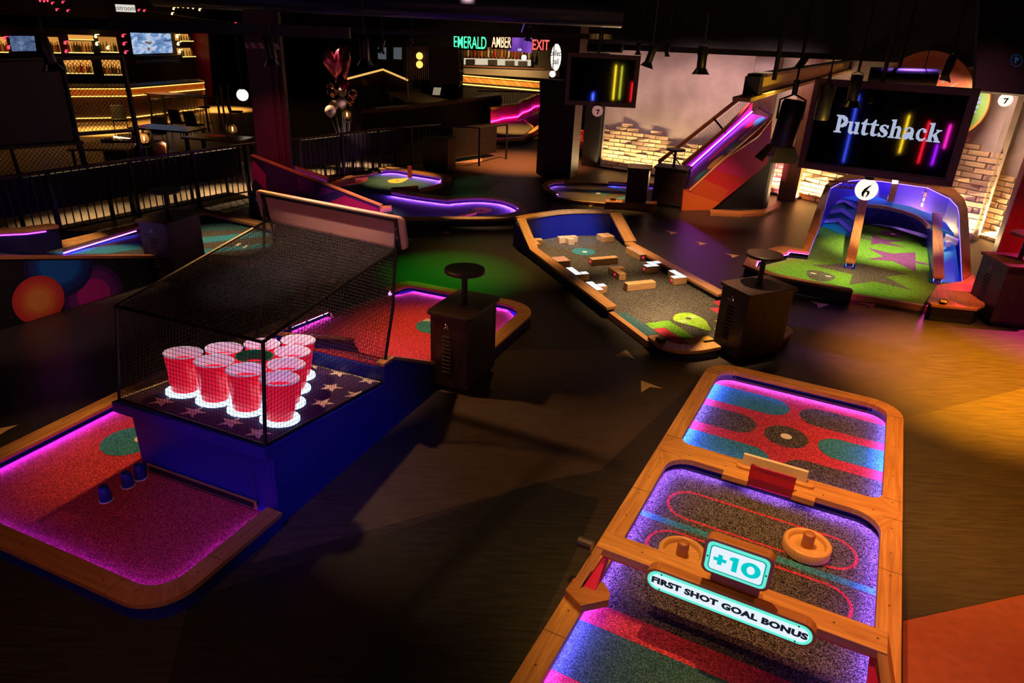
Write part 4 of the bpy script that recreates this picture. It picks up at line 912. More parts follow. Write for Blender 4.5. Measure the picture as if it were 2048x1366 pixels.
# ================================================================ floor with inlaid colour fields, arrows
def floormat(name, c, rough=.38):
    m, t, b = nt(name); tc = t.nodes.new('ShaderNodeTexCoord')
    mp = t.nodes.new('ShaderNodeMapping'); mp.inputs['Rotation'].default_value = (0, 0, .47); mp.inputs['Scale'].default_value = (1.2, 14, 1); t.links.new(tc.outputs['Object'], mp.inputs[0])
    n = t.nodes.new('ShaderNodeTexNoise'); n.inputs['Scale'].default_value = 3; n.inputs['Detail'].default_value = 8; t.links.new(mp.outputs[0], n.inputs['Vector'])
    r = ramp(t, [(.3, tuple(x * .7 for x in c)), (.7, tuple(x * 1.3 for x in c))]); t.links.new(n.outputs['Fac'], r.inputs[0]); t.links.new(r.outputs[0], b.inputs['Base Color'])
    mr = t.nodes.new('ShaderNodeMapRange'); mr.inputs[3].default_value = rough - .08; mr.inputs[4].default_value = rough + .1; t.links.new(n.outputs['Fac'], mr.inputs[0]); t.links.new(mr.outputs[0], b.inputs['Roughness'])
    bp = t.nodes.new('ShaderNodeBump'); bp.inputs['Strength'].default_value = .06; bp.inputs['Distance'].default_value = .004; t.links.new(n.outputs['Fac'], bp.inputs['Height']); t.links.new(bp.outputs[0], b.inputs['Normal'])
    return m
def plaster0(name, c):
    m, t, b = nt(name); tc = t.nodes.new('ShaderNodeTexCoord'); n = t.nodes.new('ShaderNodeTexNoise'); n.inputs['Scale'].default_value = 14; n.inputs['Detail'].default_value = 8; t.links.new(tc.outputs['Object'], n.inputs['Vector'])
    r = ramp(t, [(.3, tuple(x * .85 for x in c)), (.7, tuple(x * 1.12 for x in c))]); t.links.new(n.outputs['Fac'], r.inputs[0]); t.links.new(r.outputs[0], b.inputs['Base Color']); b.inputs['Roughness'].default_value = .5; return m
g = G(); g.add([(-32, -3, 0), (24, -3, 0), (24, 48, 0), (-32, 48, 0)], [(0, 1, 2, 3)], 0)
def fl(pts, mi, z=.0006): g.face([P(x, y, z) for x, y in pts], mi)
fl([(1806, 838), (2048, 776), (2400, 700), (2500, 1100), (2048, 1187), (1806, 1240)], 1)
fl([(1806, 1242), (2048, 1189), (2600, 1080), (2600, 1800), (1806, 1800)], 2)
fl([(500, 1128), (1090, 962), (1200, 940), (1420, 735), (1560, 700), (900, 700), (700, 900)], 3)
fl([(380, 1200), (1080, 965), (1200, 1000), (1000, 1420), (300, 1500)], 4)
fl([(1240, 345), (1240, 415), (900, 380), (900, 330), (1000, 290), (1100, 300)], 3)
RPX = [(-30, 3.5), (-11, 4.5), (-9.6, 7.2), (-8.6, 9.12), (-7.57, 11.02), (-6.29, 13.39), (-5.69, 14.46), (-3.53, 17.57), (-2.17, 19.15), (-1.0, 19.7), (-1.4, 24), (2.5, 32), (2.5, 46), (-30, 46)]
g.face([(x - .05, y, .0012) for x, y in RPX], 5)
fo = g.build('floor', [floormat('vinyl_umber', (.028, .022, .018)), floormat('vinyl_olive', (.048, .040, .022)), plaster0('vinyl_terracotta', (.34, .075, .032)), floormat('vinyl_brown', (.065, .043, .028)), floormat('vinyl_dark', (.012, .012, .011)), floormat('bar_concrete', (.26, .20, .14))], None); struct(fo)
ARW = plain('arrow_vinyl', (.86, .58, .32), .6)
arrows = [([(1227, 712.6), (1252.5, 700), (1271.5, 718.5), (1250, 713.4)], 'pale arrow sticker on the floor left of the block hole front'), ([(1282, 761), (1326, 777), (1300, 774), (1282.5, 784.6)], 'pale arrow sticker on the floor nearest the hockey hole corner'),
 ([(1621, 602), (1659, 609.5), (1637, 615.7), (1634, 609)], 'pale arrow sticker before the pinball hole, left of two'), ([(1715, 604.7), (1753.8, 608.4), (1742.8, 617), (1735.7, 610.6)], 'pale arrow sticker before the pinball hole, right of two'),
 ([(1274.6, 442.6), (1300.7, 445.6), (1285.7, 449), (1284, 445)], 'pale arrow sticker right of the blue back wall, farthest of four'), ([(1329.8, 460.6), (1356, 465.7), (1341, 469), (1340, 465)], 'pale arrow sticker right of the block hole, second farthest of four'),
 ([(1387.8, 482), (1414.8, 487), (1398.9, 491), (1398, 486)], 'pale arrow sticker right of the block hole, second nearest of four'), ([(1449.9, 507), (1479, 511), (1463.7, 516), (1462, 511)], 'pale arrow sticker left of the pinball hole wing, nearest of four'),
 ([(889.8, 460), (902.6, 467.6), (875.5, 467), (888, 465)], 'pale arrow sticker on the green-lit floor before the teal hole'), ([(948, 446.5), (968, 452), (941, 452), (951, 450)], 'pale arrow sticker just below the round end of the teal hole'),
 ([(811, 474), (830, 480.7), (810, 481.6), (815, 478)], 'pale arrow sticker right of the backboard of the cup table'), ([(-30, 862), (37.6, 849.6), (19, 858), (-10, 875)], 'pale arrow sticker at the left edge beside the cup hole'),
 ([(640, 564), (670, 555.5), (672.8, 567), (662, 563)], 'pale arrow sticker seen through the cup table net'), ([(1178, 413), (1186, 408), (1200, 412.6), (1188, 411.6)], 'pale arrow sticker behind the blue back wall')]
for pts, lab in arrows:
    g = G(); g.plate([P(x, y, .0012) for x, y in pts], Vector((0, 0, .001))); o = g.build('floor_arrow', ARW, None); tag(o, lab, 'floor sticker', 'arrow stickers on the floor')
# ================================================================ teal hole with the round end
Z1, Z0 = .15, .035
LEDT = led_mat('lavender', (.46, .07, 1.0), 1300)
def t5(x, y): return (660 + x / 5.12, 320 + y / 5.12)
def PT(pts, z): return [P(*t5(x, y), z) for x, y in pts]
tl = thing('mini_golf_hole', 'winding teal golf hole with purple edge glow and a round end, mid left', 'mini golf hole', P(880, 420), 'golf holes on the hall floor')
oo = smoothline([p.xy for p in PT([(640, 290), (900, 335), (1210, 376)], Z1)], 3); oi = smoothline([p.xy for p in PT([(630, 320), (900, 365), (1212, 405)], Z1)], 3)
lo1 = smoothline([p.xy for p in PT([(1210, 376), (1300, 360), (1450, 353), (1600, 358), (1760, 378), (1900, 425), (1985, 480), (2012, 520), (1950, 565), (1800, 592), (1500, 603), (1100, 604), (700, 602), (520, 588)], Z1)], 4)
li1 = smoothline([p.xy for p in PT([(1212, 405), (1300, 394), (1450, 385), (1600, 387), (1750, 406), (1860, 444), (1925, 482), (1935, 505), (1885, 530), (1760, 556), (1450, 574), (1100, 577), (700, 577), (525, 572)], Z1)], 4)
lineobj('rail', oi + li1[1:], oo + lo1[1:], Z1 - .045, Z1, OAK, tl)
fo_ = PT([(490, 80), (600, 68), (700, 76), (850, 98), (1000, 118), (1130, 138), (1200, 144), (1238, 168), (1235, 190), (1150, 205)], Z1); fi_ = PT([(530, 100), (610, 92), (700, 98), (850, 124), (1000, 148), (1090, 163), (1130, 172), (1140, 180), (1140, 186), (1130, 190)], Z1)
lineobj('rail', smoothline([p.xy for p in fi_], 3), smoothline([p.xy for p in fo_], 3), Z1 - .045, Z1, OAK, tl)
lineobj('kerb', PT([(1140, 230), (905, 302)], .08), PT([(1165, 234), (915, 310)], .08), 0, .08, OAKR, tl)
lineobj('kerb', PT([(905, 275), (760, 300), (630, 300)], .1), PT([(890, 265), (750, 282), (625, 290)], .1), 0, .12, OAKR, tl)
lineobj('kerb', PT([(490, 125), (380, 152), (245, 172)], .08), PT([(485, 118), (375, 146), (240, 165)], .08), 0, .08, OAKR, tl)
lineobj('rail', PT([(0, 258), (110, 230), (170, 200), (245, 180)], .13), PT([(0, 225), (110, 195), (165, 165), (240, 150)], .13), 0, .13, OAKR, tl)
lineobj('stub_rail', PT([(515, 500), (632, 486)], .2), PT([(515, 470), (630, 462)], .2), .13, .2, OAK, tl)
g = G()
for a, b in ((oi + li1[1:], oo + lo1[1:]),):
    g.band([p.lerp(q_, .13) for p, q_ in zip(a, b)], [p.lerp(q_, .9) for p, q_ in zip(a, b)], 0, Z1 - .045, False)
a, b = smoothline([p.xy for p in fi_], 3), smoothline([p.xy for p in fo_], 3); g.band([p.lerp(q_, .13) for p, q_ in zip(a, b)], [p.lerp(q_, .9) for p, q_ in zip(a, b)], 0, Z1 - .045, False)
g.build('base', plain('plum_base', (.04, .008, .05), .5), tl)
g = G()
cpl = PT([(-330, 470), (-60, 560), (525, 585), (1100, 588), (1450, 584), (1780, 568), (1900, 540), (1955, 510), (1930, 470), (1860, 436), (1750, 400), (1600, 380), (1400, 378), (1212, 398), (900, 355), (620, 318), (700, 296), (905, 300), (1140, 232), (1135, 180), (1000, 140), (850, 116), (700, 92), (610, 86), (520, 96), (490, 122), (245, 170), (170, 190), (110, 222), (0, 245), (-250, 330)], Z0)
g.prism([p.xy for p in cpl], .01, Z0, 0)
def ct(pts, mi, z=Z0 + .0015): g.face(PT(pts, z), mi)
ct([(-250, 335), (0, 252), (110, 228), (170, 196), (245, 176), (345, 158), (380, 165), (388, 190), (370, 215), (320, 237), (200, 258), (20, 280), (-200, 350)], 1)
tr_ = smoothline([p.xy for p in PT([(590, 212), (640, 196), (720, 190), (800, 183), (775, 210), (720, 232), (650, 236), (605, 228)], Z0 + .002)], 4, True); g.face([(p.x, p.y, Z0 + .002) for p in tr_], 2)
g.face([(p.x, p.y, Z0 + .003) for p in smoothline([p.xy for p in PT([(668, 212), (690, 208), (710, 212), (690, 217)], Z0)], 3, True)], 3)
def el(cx, cy, rx, ry, mi, z): g.face(PT([(cx + rx * math.cos(2 * math.pi * k / 28), cy + ry * math.sin(2 * math.pi * k / 28)) for k in range(28)], z), mi)
el(1552, 518, 107, 30, 2, Z0 + .002); el(1552, 517, 24, 6, 4, Z0 + .0035)
g.build('carpet', [DTEAL_C, PINK_C, YEL_C, BLK_C, BLK_C], tl)
g = G()
q4 = PT([(1320, 590), (1390, 585), (1500, 560), (1490, 540), (1440, 548), (1390, 570)], .1); g.prism([p.xy for p in q4], .1, .16); g.build('wedge_block', OAK, tl)
g = G(); g.plate(PT([(795, 182), (838, 182), (838, 182), (795, 182)][:2], .06) + [p + Vector((0, 0, .28)) for p in PT([(795, 182), (838, 182)], .06)][::-1], Vector((0, .03, 0))); g.build('marker_board', plain('red_board', (.22, .03, .02), .5), tl)
ledline([p for p in offs(oi + li1[1:], 0)][::1] if False else [p.lerp(q_, .12) for p, q_ in zip((oi + li1[1:])[::-1], (oo + lo1[1:])[::-1])], 0, Z1 - .047, 'led_strip', LEDT, tl, off=.002)
ledline([p.lerp(q_, .12) for p, q_ in zip(smoothline([p.xy for p in fi_], 3)[::-1], smoothline([p.xy for p in fo_], 3)[::-1])], 0, Z1 - .047, 'led_strip', LEDT, tl, off=.002)
g = G(); pp = PT([(-250, 340), (0, 262), (110, 238), (165, 210)], .09)
for a, b in zip(pp, pp[1:]): g.tube([a, b], .012, 5)
g.build('led_strip', glow('led_orchid', (.75, .1, 1), 7), tl)
# ---- tall zigzag-painted ramp box in front of it
A_, B_ = P(761, 437), P(512, 400); zd = (B_ - A_).normalized(); zn = Vector((-zd.y, zd.x, 0)); zn = zn if zn.y > 0 else -zn
zz = thing('ramp_box', 'tall sloping ramp side painted in purple and magenta zigzags behind the maroon column', 'ramp', (A_ + B_) / 2)
def zw(x, y): return onwall(500 + x / 6.827, 300 + y / 6.827, A_, B_)
top0, top1 = onwall(761, 413, A_, B_), onwall(502, 312, A_, B_)
g = G(); g.plate([A_, top0, top1, Vector((top1.x, top1.y, 0))], zn * .05, 0)
def zp(pts, mi):
    g.face([zw(x, y) - zn * .002 for x, y in pts], mi)
zp([(640, 355), (1150, 560), (900, 660), (660, 545)], 1)
zp([(660, 545), (900, 660), (1150, 560), (1290, 625), (940, 770), (830, 760), (660, 670)], 2)
zp([(660, 672), (830, 762), (1010, 800), (760, 790), (660, 760)], 3)
zp([(940, 770), (1290, 625), (1760, 800), (1760, 860), (1480, 790), (1370, 840), (1100, 800)], 3)
zp([(1380, 838), (1480, 788), (1770, 865), (1770, 905), (1500, 870)], 2)
zp([(20, 170), (45, 140), (215, 330), (225, 560), (70, 400), (40, 420), (15, 300)], 4)
zp([(20, 470), (75, 410), (200, 555), (120, 560), (40, 600)], 2)
zp([(45, 140), (0, 75), (185, 175), (215, 320)], 2)
g.build('painted_side', [plain('deep_purple', (.05, .005, .10), .5), plain('violet_paint', (.12, .012, .20), .5), plain('indigo_paint', (.022, .008, .085), .5), plain('magenta_paint', (.33, .008, .09), .5), plain('pink_paint', (.45, .02, .18), .5)], zz)
g = G(); g.plate([top0 - zn * .01, top1 - zn * .01, top1 - zn * .01 + Vector((0, 0, .03)), top0 - zn * .01 + Vector((0, 0, .03))], zn * .09); g.plate([A_ - zn * .01, A_ - zn * .01 + Vector((0, 0, top0.z)), A_ - zn * .01 + Vector((0, 0, top0.z)) - zd * .03, A_ - zn * .01 - zd * .03], zn * .06); g.build('top_rail', OAK, zz)
fa, fb = onwall(653.8, 360, A_ + zn * .9, B_ + zn * .9), onwall(591, 338, A_ + zn * .9, B_ + zn * .9)
fc = fb + (fb - fa) * .6
g = G(); g.plate([Vector((fa.x, fa.y, 0)), fa, fc, Vector((fc.x, fc.y, 0))], zn * .05); g.build('far_side', plain('crimson_side', (.35, .01, .06), .5), zz)
g = G(); g.plate([fa - zn * .005, fc - zn * .005, fc - zn * .005 + Vector((0, 0, .05)), fa - zn * .005 + Vector((0, 0, .05))], zn * .08); g.build('top_rail', OAKR, zz)
g = G(); sl = [zw(1030, 490) + zn * .06, zw(0, 110) + zn * .06]; ss = [sl[0] - Vector((0, 0, .12)), sl[1] - Vector((0, 0, .2))]
g.face([ss[0], ss[1], Vector((fc.x, fc.y, fc.z - .14)), Vector((fa.x, fa.y, fa.z - .14))]); g.build('ramp_surface', DTEAL_C, zz)
g = G(); g.tube([fa - zn * .02 - Vector((0, 0, .06)), fc - zn * .02 - Vector((0, 0, .06))], .012, 6); g.build('led_strip', glow('led_blue_soft', (.12, .12, 1), 5), zz)
# ================================================================ circle hole before the slide (hole 7)
def t7(x, y): return (1060 + x / 5.12, 330 + y / 5.12)
def PC(pts, z): return [P(*t7(x, y), z) for x, y in pts]
c7 = thing('mini_golf_hole', 'round charcoal golf hole with a turquoise drop mark, left of the slide', 'mini golf hole', P(1180, 382), 'golf holes on the hall floor')
ro_ = smoothline([p.xy for p in PC([(350, 148), (250, 150), (165, 175), (122, 208), (140, 240), (190, 270), (262, 300)], Z1)], 4); ri_ = smoothline([p.xy for p in PC([(350, 172), (270, 172), (215, 188), (188, 212), (205, 238), (240, 260), (285, 280)], Z1)], 4)
lineobj('rail', ri_, ro_, Z1 - .045, Z1, OAK, c7)
g = G(); g.band([p.lerp(q_, .13) for p, q_ in zip(ri_, ro_)], [p.lerp(q_, .9) for p, q_ in zip(ri_, ro_)], 0, Z1 - .045, False); g.build('base', BLACK, c7)
lineobj('kerb', PC([(350, 182), (470, 178), (600, 180), (800, 194)], .07), PC([(350, 175), (470, 171), (600, 173), (805, 187)], .07), 0, .075, OAKR, c7)
lineobj('kerb', PC([(262, 318), (370, 345), (500, 364), (775, 386)], .07), PC([(262, 328), (370, 355), (500, 374), (775, 396)], .07), 0, .075, OAK, c7)
lineobj('rail', PC([(808, 172), (1300, 190)], Z1), PC([(805, 150), (1300, 168)], Z1), Z1 - .05, Z1, OAKR, c7)
lineobj('rail', PC([(775, 352), (1300, 370)], Z1), PC([(775, 378), (1300, 400)], Z1), 0, Z1, OAKR, c7)
g = G(); g.prism([p.xy for p in PC([(350, 178), (600, 176), (805, 190), (1300, 200), (1300, 392), (775, 392), (500, 370), (370, 350), (262, 322), (200, 275), (150, 240), (150, 212), (205, 182), (270, 166)], Z0)], .005, Z0)
dr = smoothline([p.xy for p in PC([(550, 270), (640, 262), (740, 264), (815, 276), (815, 292), (770, 304), (700, 304), (640, 292)], Z0)], 4, True); g.face([(p.x, p.y, Z0 + .002) for p in dr], 1)
g.face(PC([(760, 200), (830, 198), (1000, 262), (1000, 290)], Z0 + .002), 1); g.face(PC([(880, 340), (1000, 315), (1000, 335), (930, 352)], Z0 + .002), 1)
g.face(PC([(700 + 26 * math.cos(k * .5), 288 + 9 * math.sin(k * .5)) for k in range(12)], Z0 + .0035), 2)
g.build('carpet', [BRN_C, TEAL_C, CUPW], c7)
ledline([p.lerp(q_, .12) for p, q_ in zip(ri_, ro_)], 0, Z1 - .047, 'led_strip', LEDV, c7, off=.002)
ledline([p.xy for p in PC([(810, 170), (1300, 186)], Z1)][::-1], 0, Z1 - .051, 'led_strip', LEDV, c7)
bt = thing('sensor_button', 'small push box on the near rail of the round hole', 'button', P(*t7(850, 345), Z1), 'push boxes on rails')
g = G(); g.box(P(*t7(850, 348), Z1 + .025), (.1, .09, .05), 10); g.build('case', plain('dark_yellow_case', (.10, .07, .015), .4), bt, bevel=.004)
# ================================================================ the slide
A7, B7 = P(1363, 421), P(1537, 417); sd_ = (B7 - A7).normalized(); sn = Vector((-sd_.y, sd_.x, 0)); sn = sn if sn.y > 0 else -sn
sw = lambda x, y, d=0.0: onwall(x, y, A7 + sn * d, B7 + sn * d)
sk = thing('slide', 'steep rainbow sided slide with purple lit bed, wooden rails and black netting', 'slide', A7 + sd_ * .9)
lo7, hi7 = sw(1379, 379), sw(1545, 231)
g = G(); body = [sw(1363, 421), sw(1366.5, 380), lo7, sw(1470, 299), hi7, sw(1543, 262), sw(1536, 325), sw(1521, 339), sw(1470, 381), sw(1418, 423)]
g.plate(body, sn * .05, 0)
def f7(pts, mi): g.face([sw(1180 + x / 4.452, 150 + y / 4.452) - sn * .003 for x, y in pts], mi)
f7([(815, 1205), (830, 1025), (1110, 1120), (1155, 1140), (1060, 1215)], 1); f7([(832, 1020), (895, 1020), (1010, 930), (1240, 1025), (1155, 1140), (1110, 1120)], 2)
f7([(1010, 930), (1110, 842), (1385, 930), (1330, 985), (1240, 1025)], 3); f7([(1110, 842), (1370, 640), (1590, 725), (1520, 838), (1385, 930), (1240, 880)], 4)
f7([(1370, 640), (1530, 500), (1590, 420), (1610, 430), (1590, 722)], 5); f7([(1530, 500), (1620, 380), (1612, 430)], 6)
g.build('painted_side', [plain('p_red', (.5, .03, .04), .5), plain('p_orange', (.62, .12, .02), .5), plain('p_redorange', (.52, .07, .02), .5), plain('p_scarlet', (.52, .02, .03), .5), plain('p_rose', (.52, .012, .16), .5), plain('p_magenta', (.33, .015, .22), .5), plain('p_violet', (.10, .02, .3), .5)], sk)
# bed
W7 = .8
bd = [lo7 + sn * .03 - Vector((0, 0, .0)), hi7 + sn * .03, hi7 + sn * W7, lo7 + sn * W7]
bd = [p - Vector((0, 0, .05)) for p in bd]
g = G(); g.hexa([p - Vector((0, 0, .06)) for p in bd], bd, 0)
def bq(s_, t_): return bd[0].lerp(bd[1], s_).lerp(bd[3].lerp(bd[2], s_), t_) + Vector((0, 0, .004))
def bpoly(pts, mi): g.face([bq(s_, t_) for s_, t_ in pts], mi)
bpoly([(0, .1), (1, .1), (1, .22), (0, .22)], 2)
def bell(s0, t0, rs, rt_, mi): bpoly([(s0 + rs * math.cos(2 * math.pi * k / 20), t0 + rt_ * math.sin(2 * math.pi * k / 20)) for k in range(20)], mi)
bpoly([(.35, .5), (.9, .42), (.92, .6), (.4, .66)], 3); bpoly([(.4, .38), (.8, .3), (.82, .4), (.42, .48)], 4)
bell(.38, .2, .10, .16, 1); bell(.78, .2, .11, .17, 1); bell(.2, .2, .07, .15, 5); bell(.58, .18, .08, .13, 6); bell(.93, .3, .06, .2, 5)
g.build('bed', [plain('bed_purple', (.08, .02, .14), .35), plain('bed_yellow', (.85, .45, .03), .4), plain('bed_indigo', (.05, .02, .18), .4), plain('bed_red', (.75, .02, .05), .4), plain('bed_blue', (.03, .08, .45), .4), plain('bed_teal', (.01, .35, .4), .4), plain('bed_green', (.08, .35, .05), .4)], sk)
g = G(); g.tube([lo7 + Vector((0, 0, -.03)), lo7.lerp(hi7, .5) + Vector((0, 0, .0)), lo7.lerp(hi7, .8), hi7], .022, 8); g.tube([sw(1460, 310) + sn * .01, sw(1515, 272), sw(1543, 238) + Vector((0, 0, .02))], .03, 8); g.build('near_rail', OAK, sk)
far = lambda x, y: sw(x, y, W7)
g = G(); g.plate([far(1318, 329), far(1496, 188), far(1496, 181), far(1318, 321)], sn * .05); g.tube([far(1494, 186), far(1504, 180), far(1511, 179)], .03, 8); g.plate([far(1363, 334), far(1448, 262), far(1494, 212), far(1498, 205), far(1448, 255), far(1363, 326)], -sn * .05); g.build('hand_rail', OAKR, sk)
bt0, bt1 = bd[3] + Vector((0, 0, .0)), bd[2] + Vector((0, 0, 0))
g = G(); g.tube([far(1378, 336), far(1520, 215)], .02, 6); g.tube([far(1427, 236), far(1463, 280)] + [bd[0].lerp(bd[1], .52) + Vector((0, 0, .05))], .022, 6); g.tube([far(1514, 200), bd[1] + Vector((0, 0, .05))], .022, 6); g.tube([far(1345, 308), far(1362, 332)], .014, 6); g.build('net_frame', BLACKM, sk)
net('net_panel', far(1363, 334), far(1496, 222), far(1500, 190), far(1320, 331), .05, sk, 0, r=.0025)
net('net_panel', bd[0] + Vector((0, 0, .05)), bd[1] + Vector((0, 0, .05)), far(1520, 215), far(1378, 336), .06, sk, 0, r=.0025)
g = G(); g.tube([bd[3] + Vector((0, 0, .05)) - sn * .03, bd[2] + Vector((0, 0, .05)) - sn * .03], .013, 6); g.build('led_strip', glow('led_orchid7', (.5, .06, 1), 26), sk)
g = G(); g.plate([bd[3] - Vector((0, 0, .06)), bd[2] - Vector((0, 0, .06)), bd[2] + Vector((0, 0, .22)), bd[3] + Vector((0, 0, .22))], sn * .03); g.build('far_side', plain('plum', (.18, .01, .08), .5), sk)
# under-body: black drum-ended base
g = G(); s0, s1 = A7 + sd_ * .62 + sn * .06, B7 - sd_ * .02 + sn * .06
fp = [s0, s1 - sd_ * .1] + [s1 - sd_ * .1 + sd_ * .28 * math.sin(k * math.pi / 12) + sn * (.35 - .35 * math.cos(k * math.pi / 12)) for k in range(1, 13)] + [s0 + sn * .7]
zt_ = [.02] + [1.0] * (len(fp) - 2) + [.02]
g.hexa([p.copy() for p in fp], [p + Vector((0, 0, min(1.6, max(.03, ((p - A7).dot(sd_) - .62) * .86)))) for p in fp]); g.build('under_body', BLACK, sk)
g = G(); k1 = [P(x, y, 0) for x, y in ((1418, 424), (1480, 427), (1525, 424), (1545, 416), (1550, 408))]; k2 = [P(x, y, 0) for x, y in ((1420, 431), (1482, 434), (1530, 431), (1556, 420), (1562, 409))]; g.band(k1, k2, 0, .06, False); g.build('base_kerb', OAKR, sk)
# ================================================================ teal striped ramp hole at the left
MB_ = P(57, 643); MC = P(246, 584); FM = Fr(MB_[:2], math.degrees(math.atan2((MC - MB_).y, (MC - MB_).x)))
ml = thing('mini_golf_hole', 'teal striped ramp hole above a black wall painted with round rainbow targets', 'mini golf hole', FM(1, 1, 0), 'golf holes on the hall floor')
def mw(x, y): return onwall(x, y, MB_, MC)
def zl(u): return max(.10, .80 - .25 * u)      # ramp level
uL, uR = -1.2, 2.75
g = G(); g.plate([FM(uL, 0, 0), FM(uL, 0, zl(uL)), FM(uR, 0, zl(uR)), FM(uR, 0, 0)], FM.v * .06, 0)
def targ(cx, cy, rs, mi0, ry=None):
    'concentric rings centred on pixel (cx,cy); radii in metres; cut at the floor and under the rail'
    c = mw(cx, cy)
    for k, r in enumerate(rs):
        pts = []
        for j in range(40):
            t = 2 * math.pi * j / 40; q_ = c + FM.u * r * math.cos(t) + Vector((0, 0, r * math.sin(t))); uu = FM.loc(q_)[0]
            q_.z = min(max(q_.z, .003), zl(uu) - .035); pts.append(q_ - FM.v * (.002 + .001 * k + .004 * (mi0 == 1) + .010 * (mi0 == 8)))
        g.face(pts, mi0 + k)
g.build('mural_wall', [BLACK], ml) if False else None
targ(188, 590, (.40, .33, .22), 5); targ(119, 528, (.42, .36, .28, .24), 1); targ(77, 600, (.30, .26, .21, .17, .13), 8)
mcols = [BLACK] + [plain('tg_%d' % k, c, .55) for k, c in enumerate([(.008, .008, .07), (.006, .03, .16), (.004, .06, .28), (.004, .12, .42), (.05, .008, .10), (.12, .012, .16), (.42, .01, .2), (.55, .03, .03), (.6, .06, .03), (.66, .11, .03), (.7, .17, .03), (.75, .27, .05)])]
g.build('mural_wall', mcols, ml)
g = G(); lv = lambda u, v: FM(u, v, zl(u))
g.face([lv(uL, .02), lv(uR, .02), lv(uR, 2.3), lv(uL, 2.3)], 0)
flat = [P(393, 505, .1), P(515, 516, .1), P(545, 500, .1), P(545, 462, .1), P(520, 447, .1), P(411, 424, .1), P(370, 424, .1), P(270, 449, .1), P(281, 507, .1)]
g.face(flat, 0)
def mh(x, y, lift=.002):
    d = ray(x, y); n = Vector((0, 0, 1)) + FM.u * .25; p0 = FM(0, 0, .80 + lift); t = n.dot(p0 - Vector((0, 0, EYE))) / n.dot(d); return Vector((0, 0, EYE)) + d * t
for q4 in ([(60, 509), (281, 485), (281, 498), (215, 507), (120, 509)], [(125, 501), (281, 467), (281, 473), (150, 500)]): g.face([mh(*p) for p in q4], 1)
for q4, mi in (([(393, 476), (520, 463), (540, 464), (540, 472), (520, 474), (393, 487)], 1), ([(398, 500), (520, 487), (542, 486), (542, 494), (400, 508)], 1), ([(394, 450), (430, 440), (520, 451), (530, 458), (394, 463)], 2)): g.face([P(x, y, .102) for x, y in q4], mi)
g.face([P(x, y, .104) for x, y in ((470, 491), (478, 486), (484, 487), (476, 492))], 3); g.face([P(x, y, .104) for x, y in ((484, 496), (492, 490), (498, 491), (490, 497))], 3)
g.build('carpet', [BRN_C, TEAL_C, DTEAL_C, WHITE], ml)
lineobj('front_rail', [FM(uL, .05), FM(uR, .05)], [FM(uL, -.03), FM(uR, -.03)], [zl(uL) - .02, zl(uR) - .02], [zl(uL) + .02, zl(uR) + .02], OAKR, ml)
a = [P(x, y, .16) for x, y in ((393, 506), (440, 511), (480, 517), (515, 519), (528, 510))]; b = [P(x, y, .16) for x, y in ((393, 512), (440, 519), (480, 527), (520, 528), (542, 512))]
lineobj('front_rail', a, b, .11, .16, OAKR, ml); g = G(); g.band(a, b, 0, .11, False); g.build('base', NAVY, ml)
a = [P(x, y, .2) for x, y in ((271, 455), (371, 426), (410, 425), (520, 450), (548, 458))]; b = [P(x, y, .2) for x, y in ((270, 446), (371, 419), (411, 417), (521, 441), (552, 449))]
lineobj('back_rail', a, b, .15, .2, OAK, ml); g = G(); g.band([p.lerp(q_, .13) for p, q_ in zip(a, b)], b, 0, .15, False); g.build('base', NAVY, ml)
a0 = P(271, 455, .2); a1 = mh(125, 497, .09); b0 = P(270, 446, .2); b1 = mh(125, 488, .09)
lineobj('back_rail', [a0, a1], [b0, b1], [.15, a1.z - .05], [.2, a1.z], OAK, ml)
ledline([p.lerp(q_, .2).xy for p, q_ in [(a[k], b[k]) for k in (1, 2, 3, 4)]][::-1], 0, .149, 'led_strip', LEDT, ml)
g = G(); g.tube([a0 - Vector((0, 0, .06)), a1 - Vector((0, 0, .06))], .007, 5); g.build('led_strip', glow('led_violet_soft', (.35, .08, 1), 16), ml)
hb = [mh(0, 506, .02), mh(62, 506, .02), mh(125, 494, .02)]
g = G()
hb0 = P(-140, 497, .8); 
hbp = [P(-120, 500, .86), P(60, 504, .78), P(124, 488, .82)]
g.band(hbp, [p + FM.v * .1 for p in hbp], [p.z - .05 for p in hbp], [1.02] * 3, False); g.build('end_barrier', NAVY, ml)
g = G(); g.band([p - FM.v * .02 for p in hbp], [p + FM.v * .12 for p in hbp], 1.02, 1.06, False); g.build('barrier_cap', OAK, ml)
g = G(); g.tube([p - FM.v * .012 + Vector((0, 0, 1.0 - p.z)) for p in hbp[:2]] + [(hbp[1].lerp(hbp[2], .6)) * 1 + Vector((0, 0, 1.0 - hbp[1].lerp(hbp[2], .6).z)) - FM.v * .012], .008, 5); g.build('led_strip', glow('led_fuchsia', (.8, .05, 1), 5), ml)
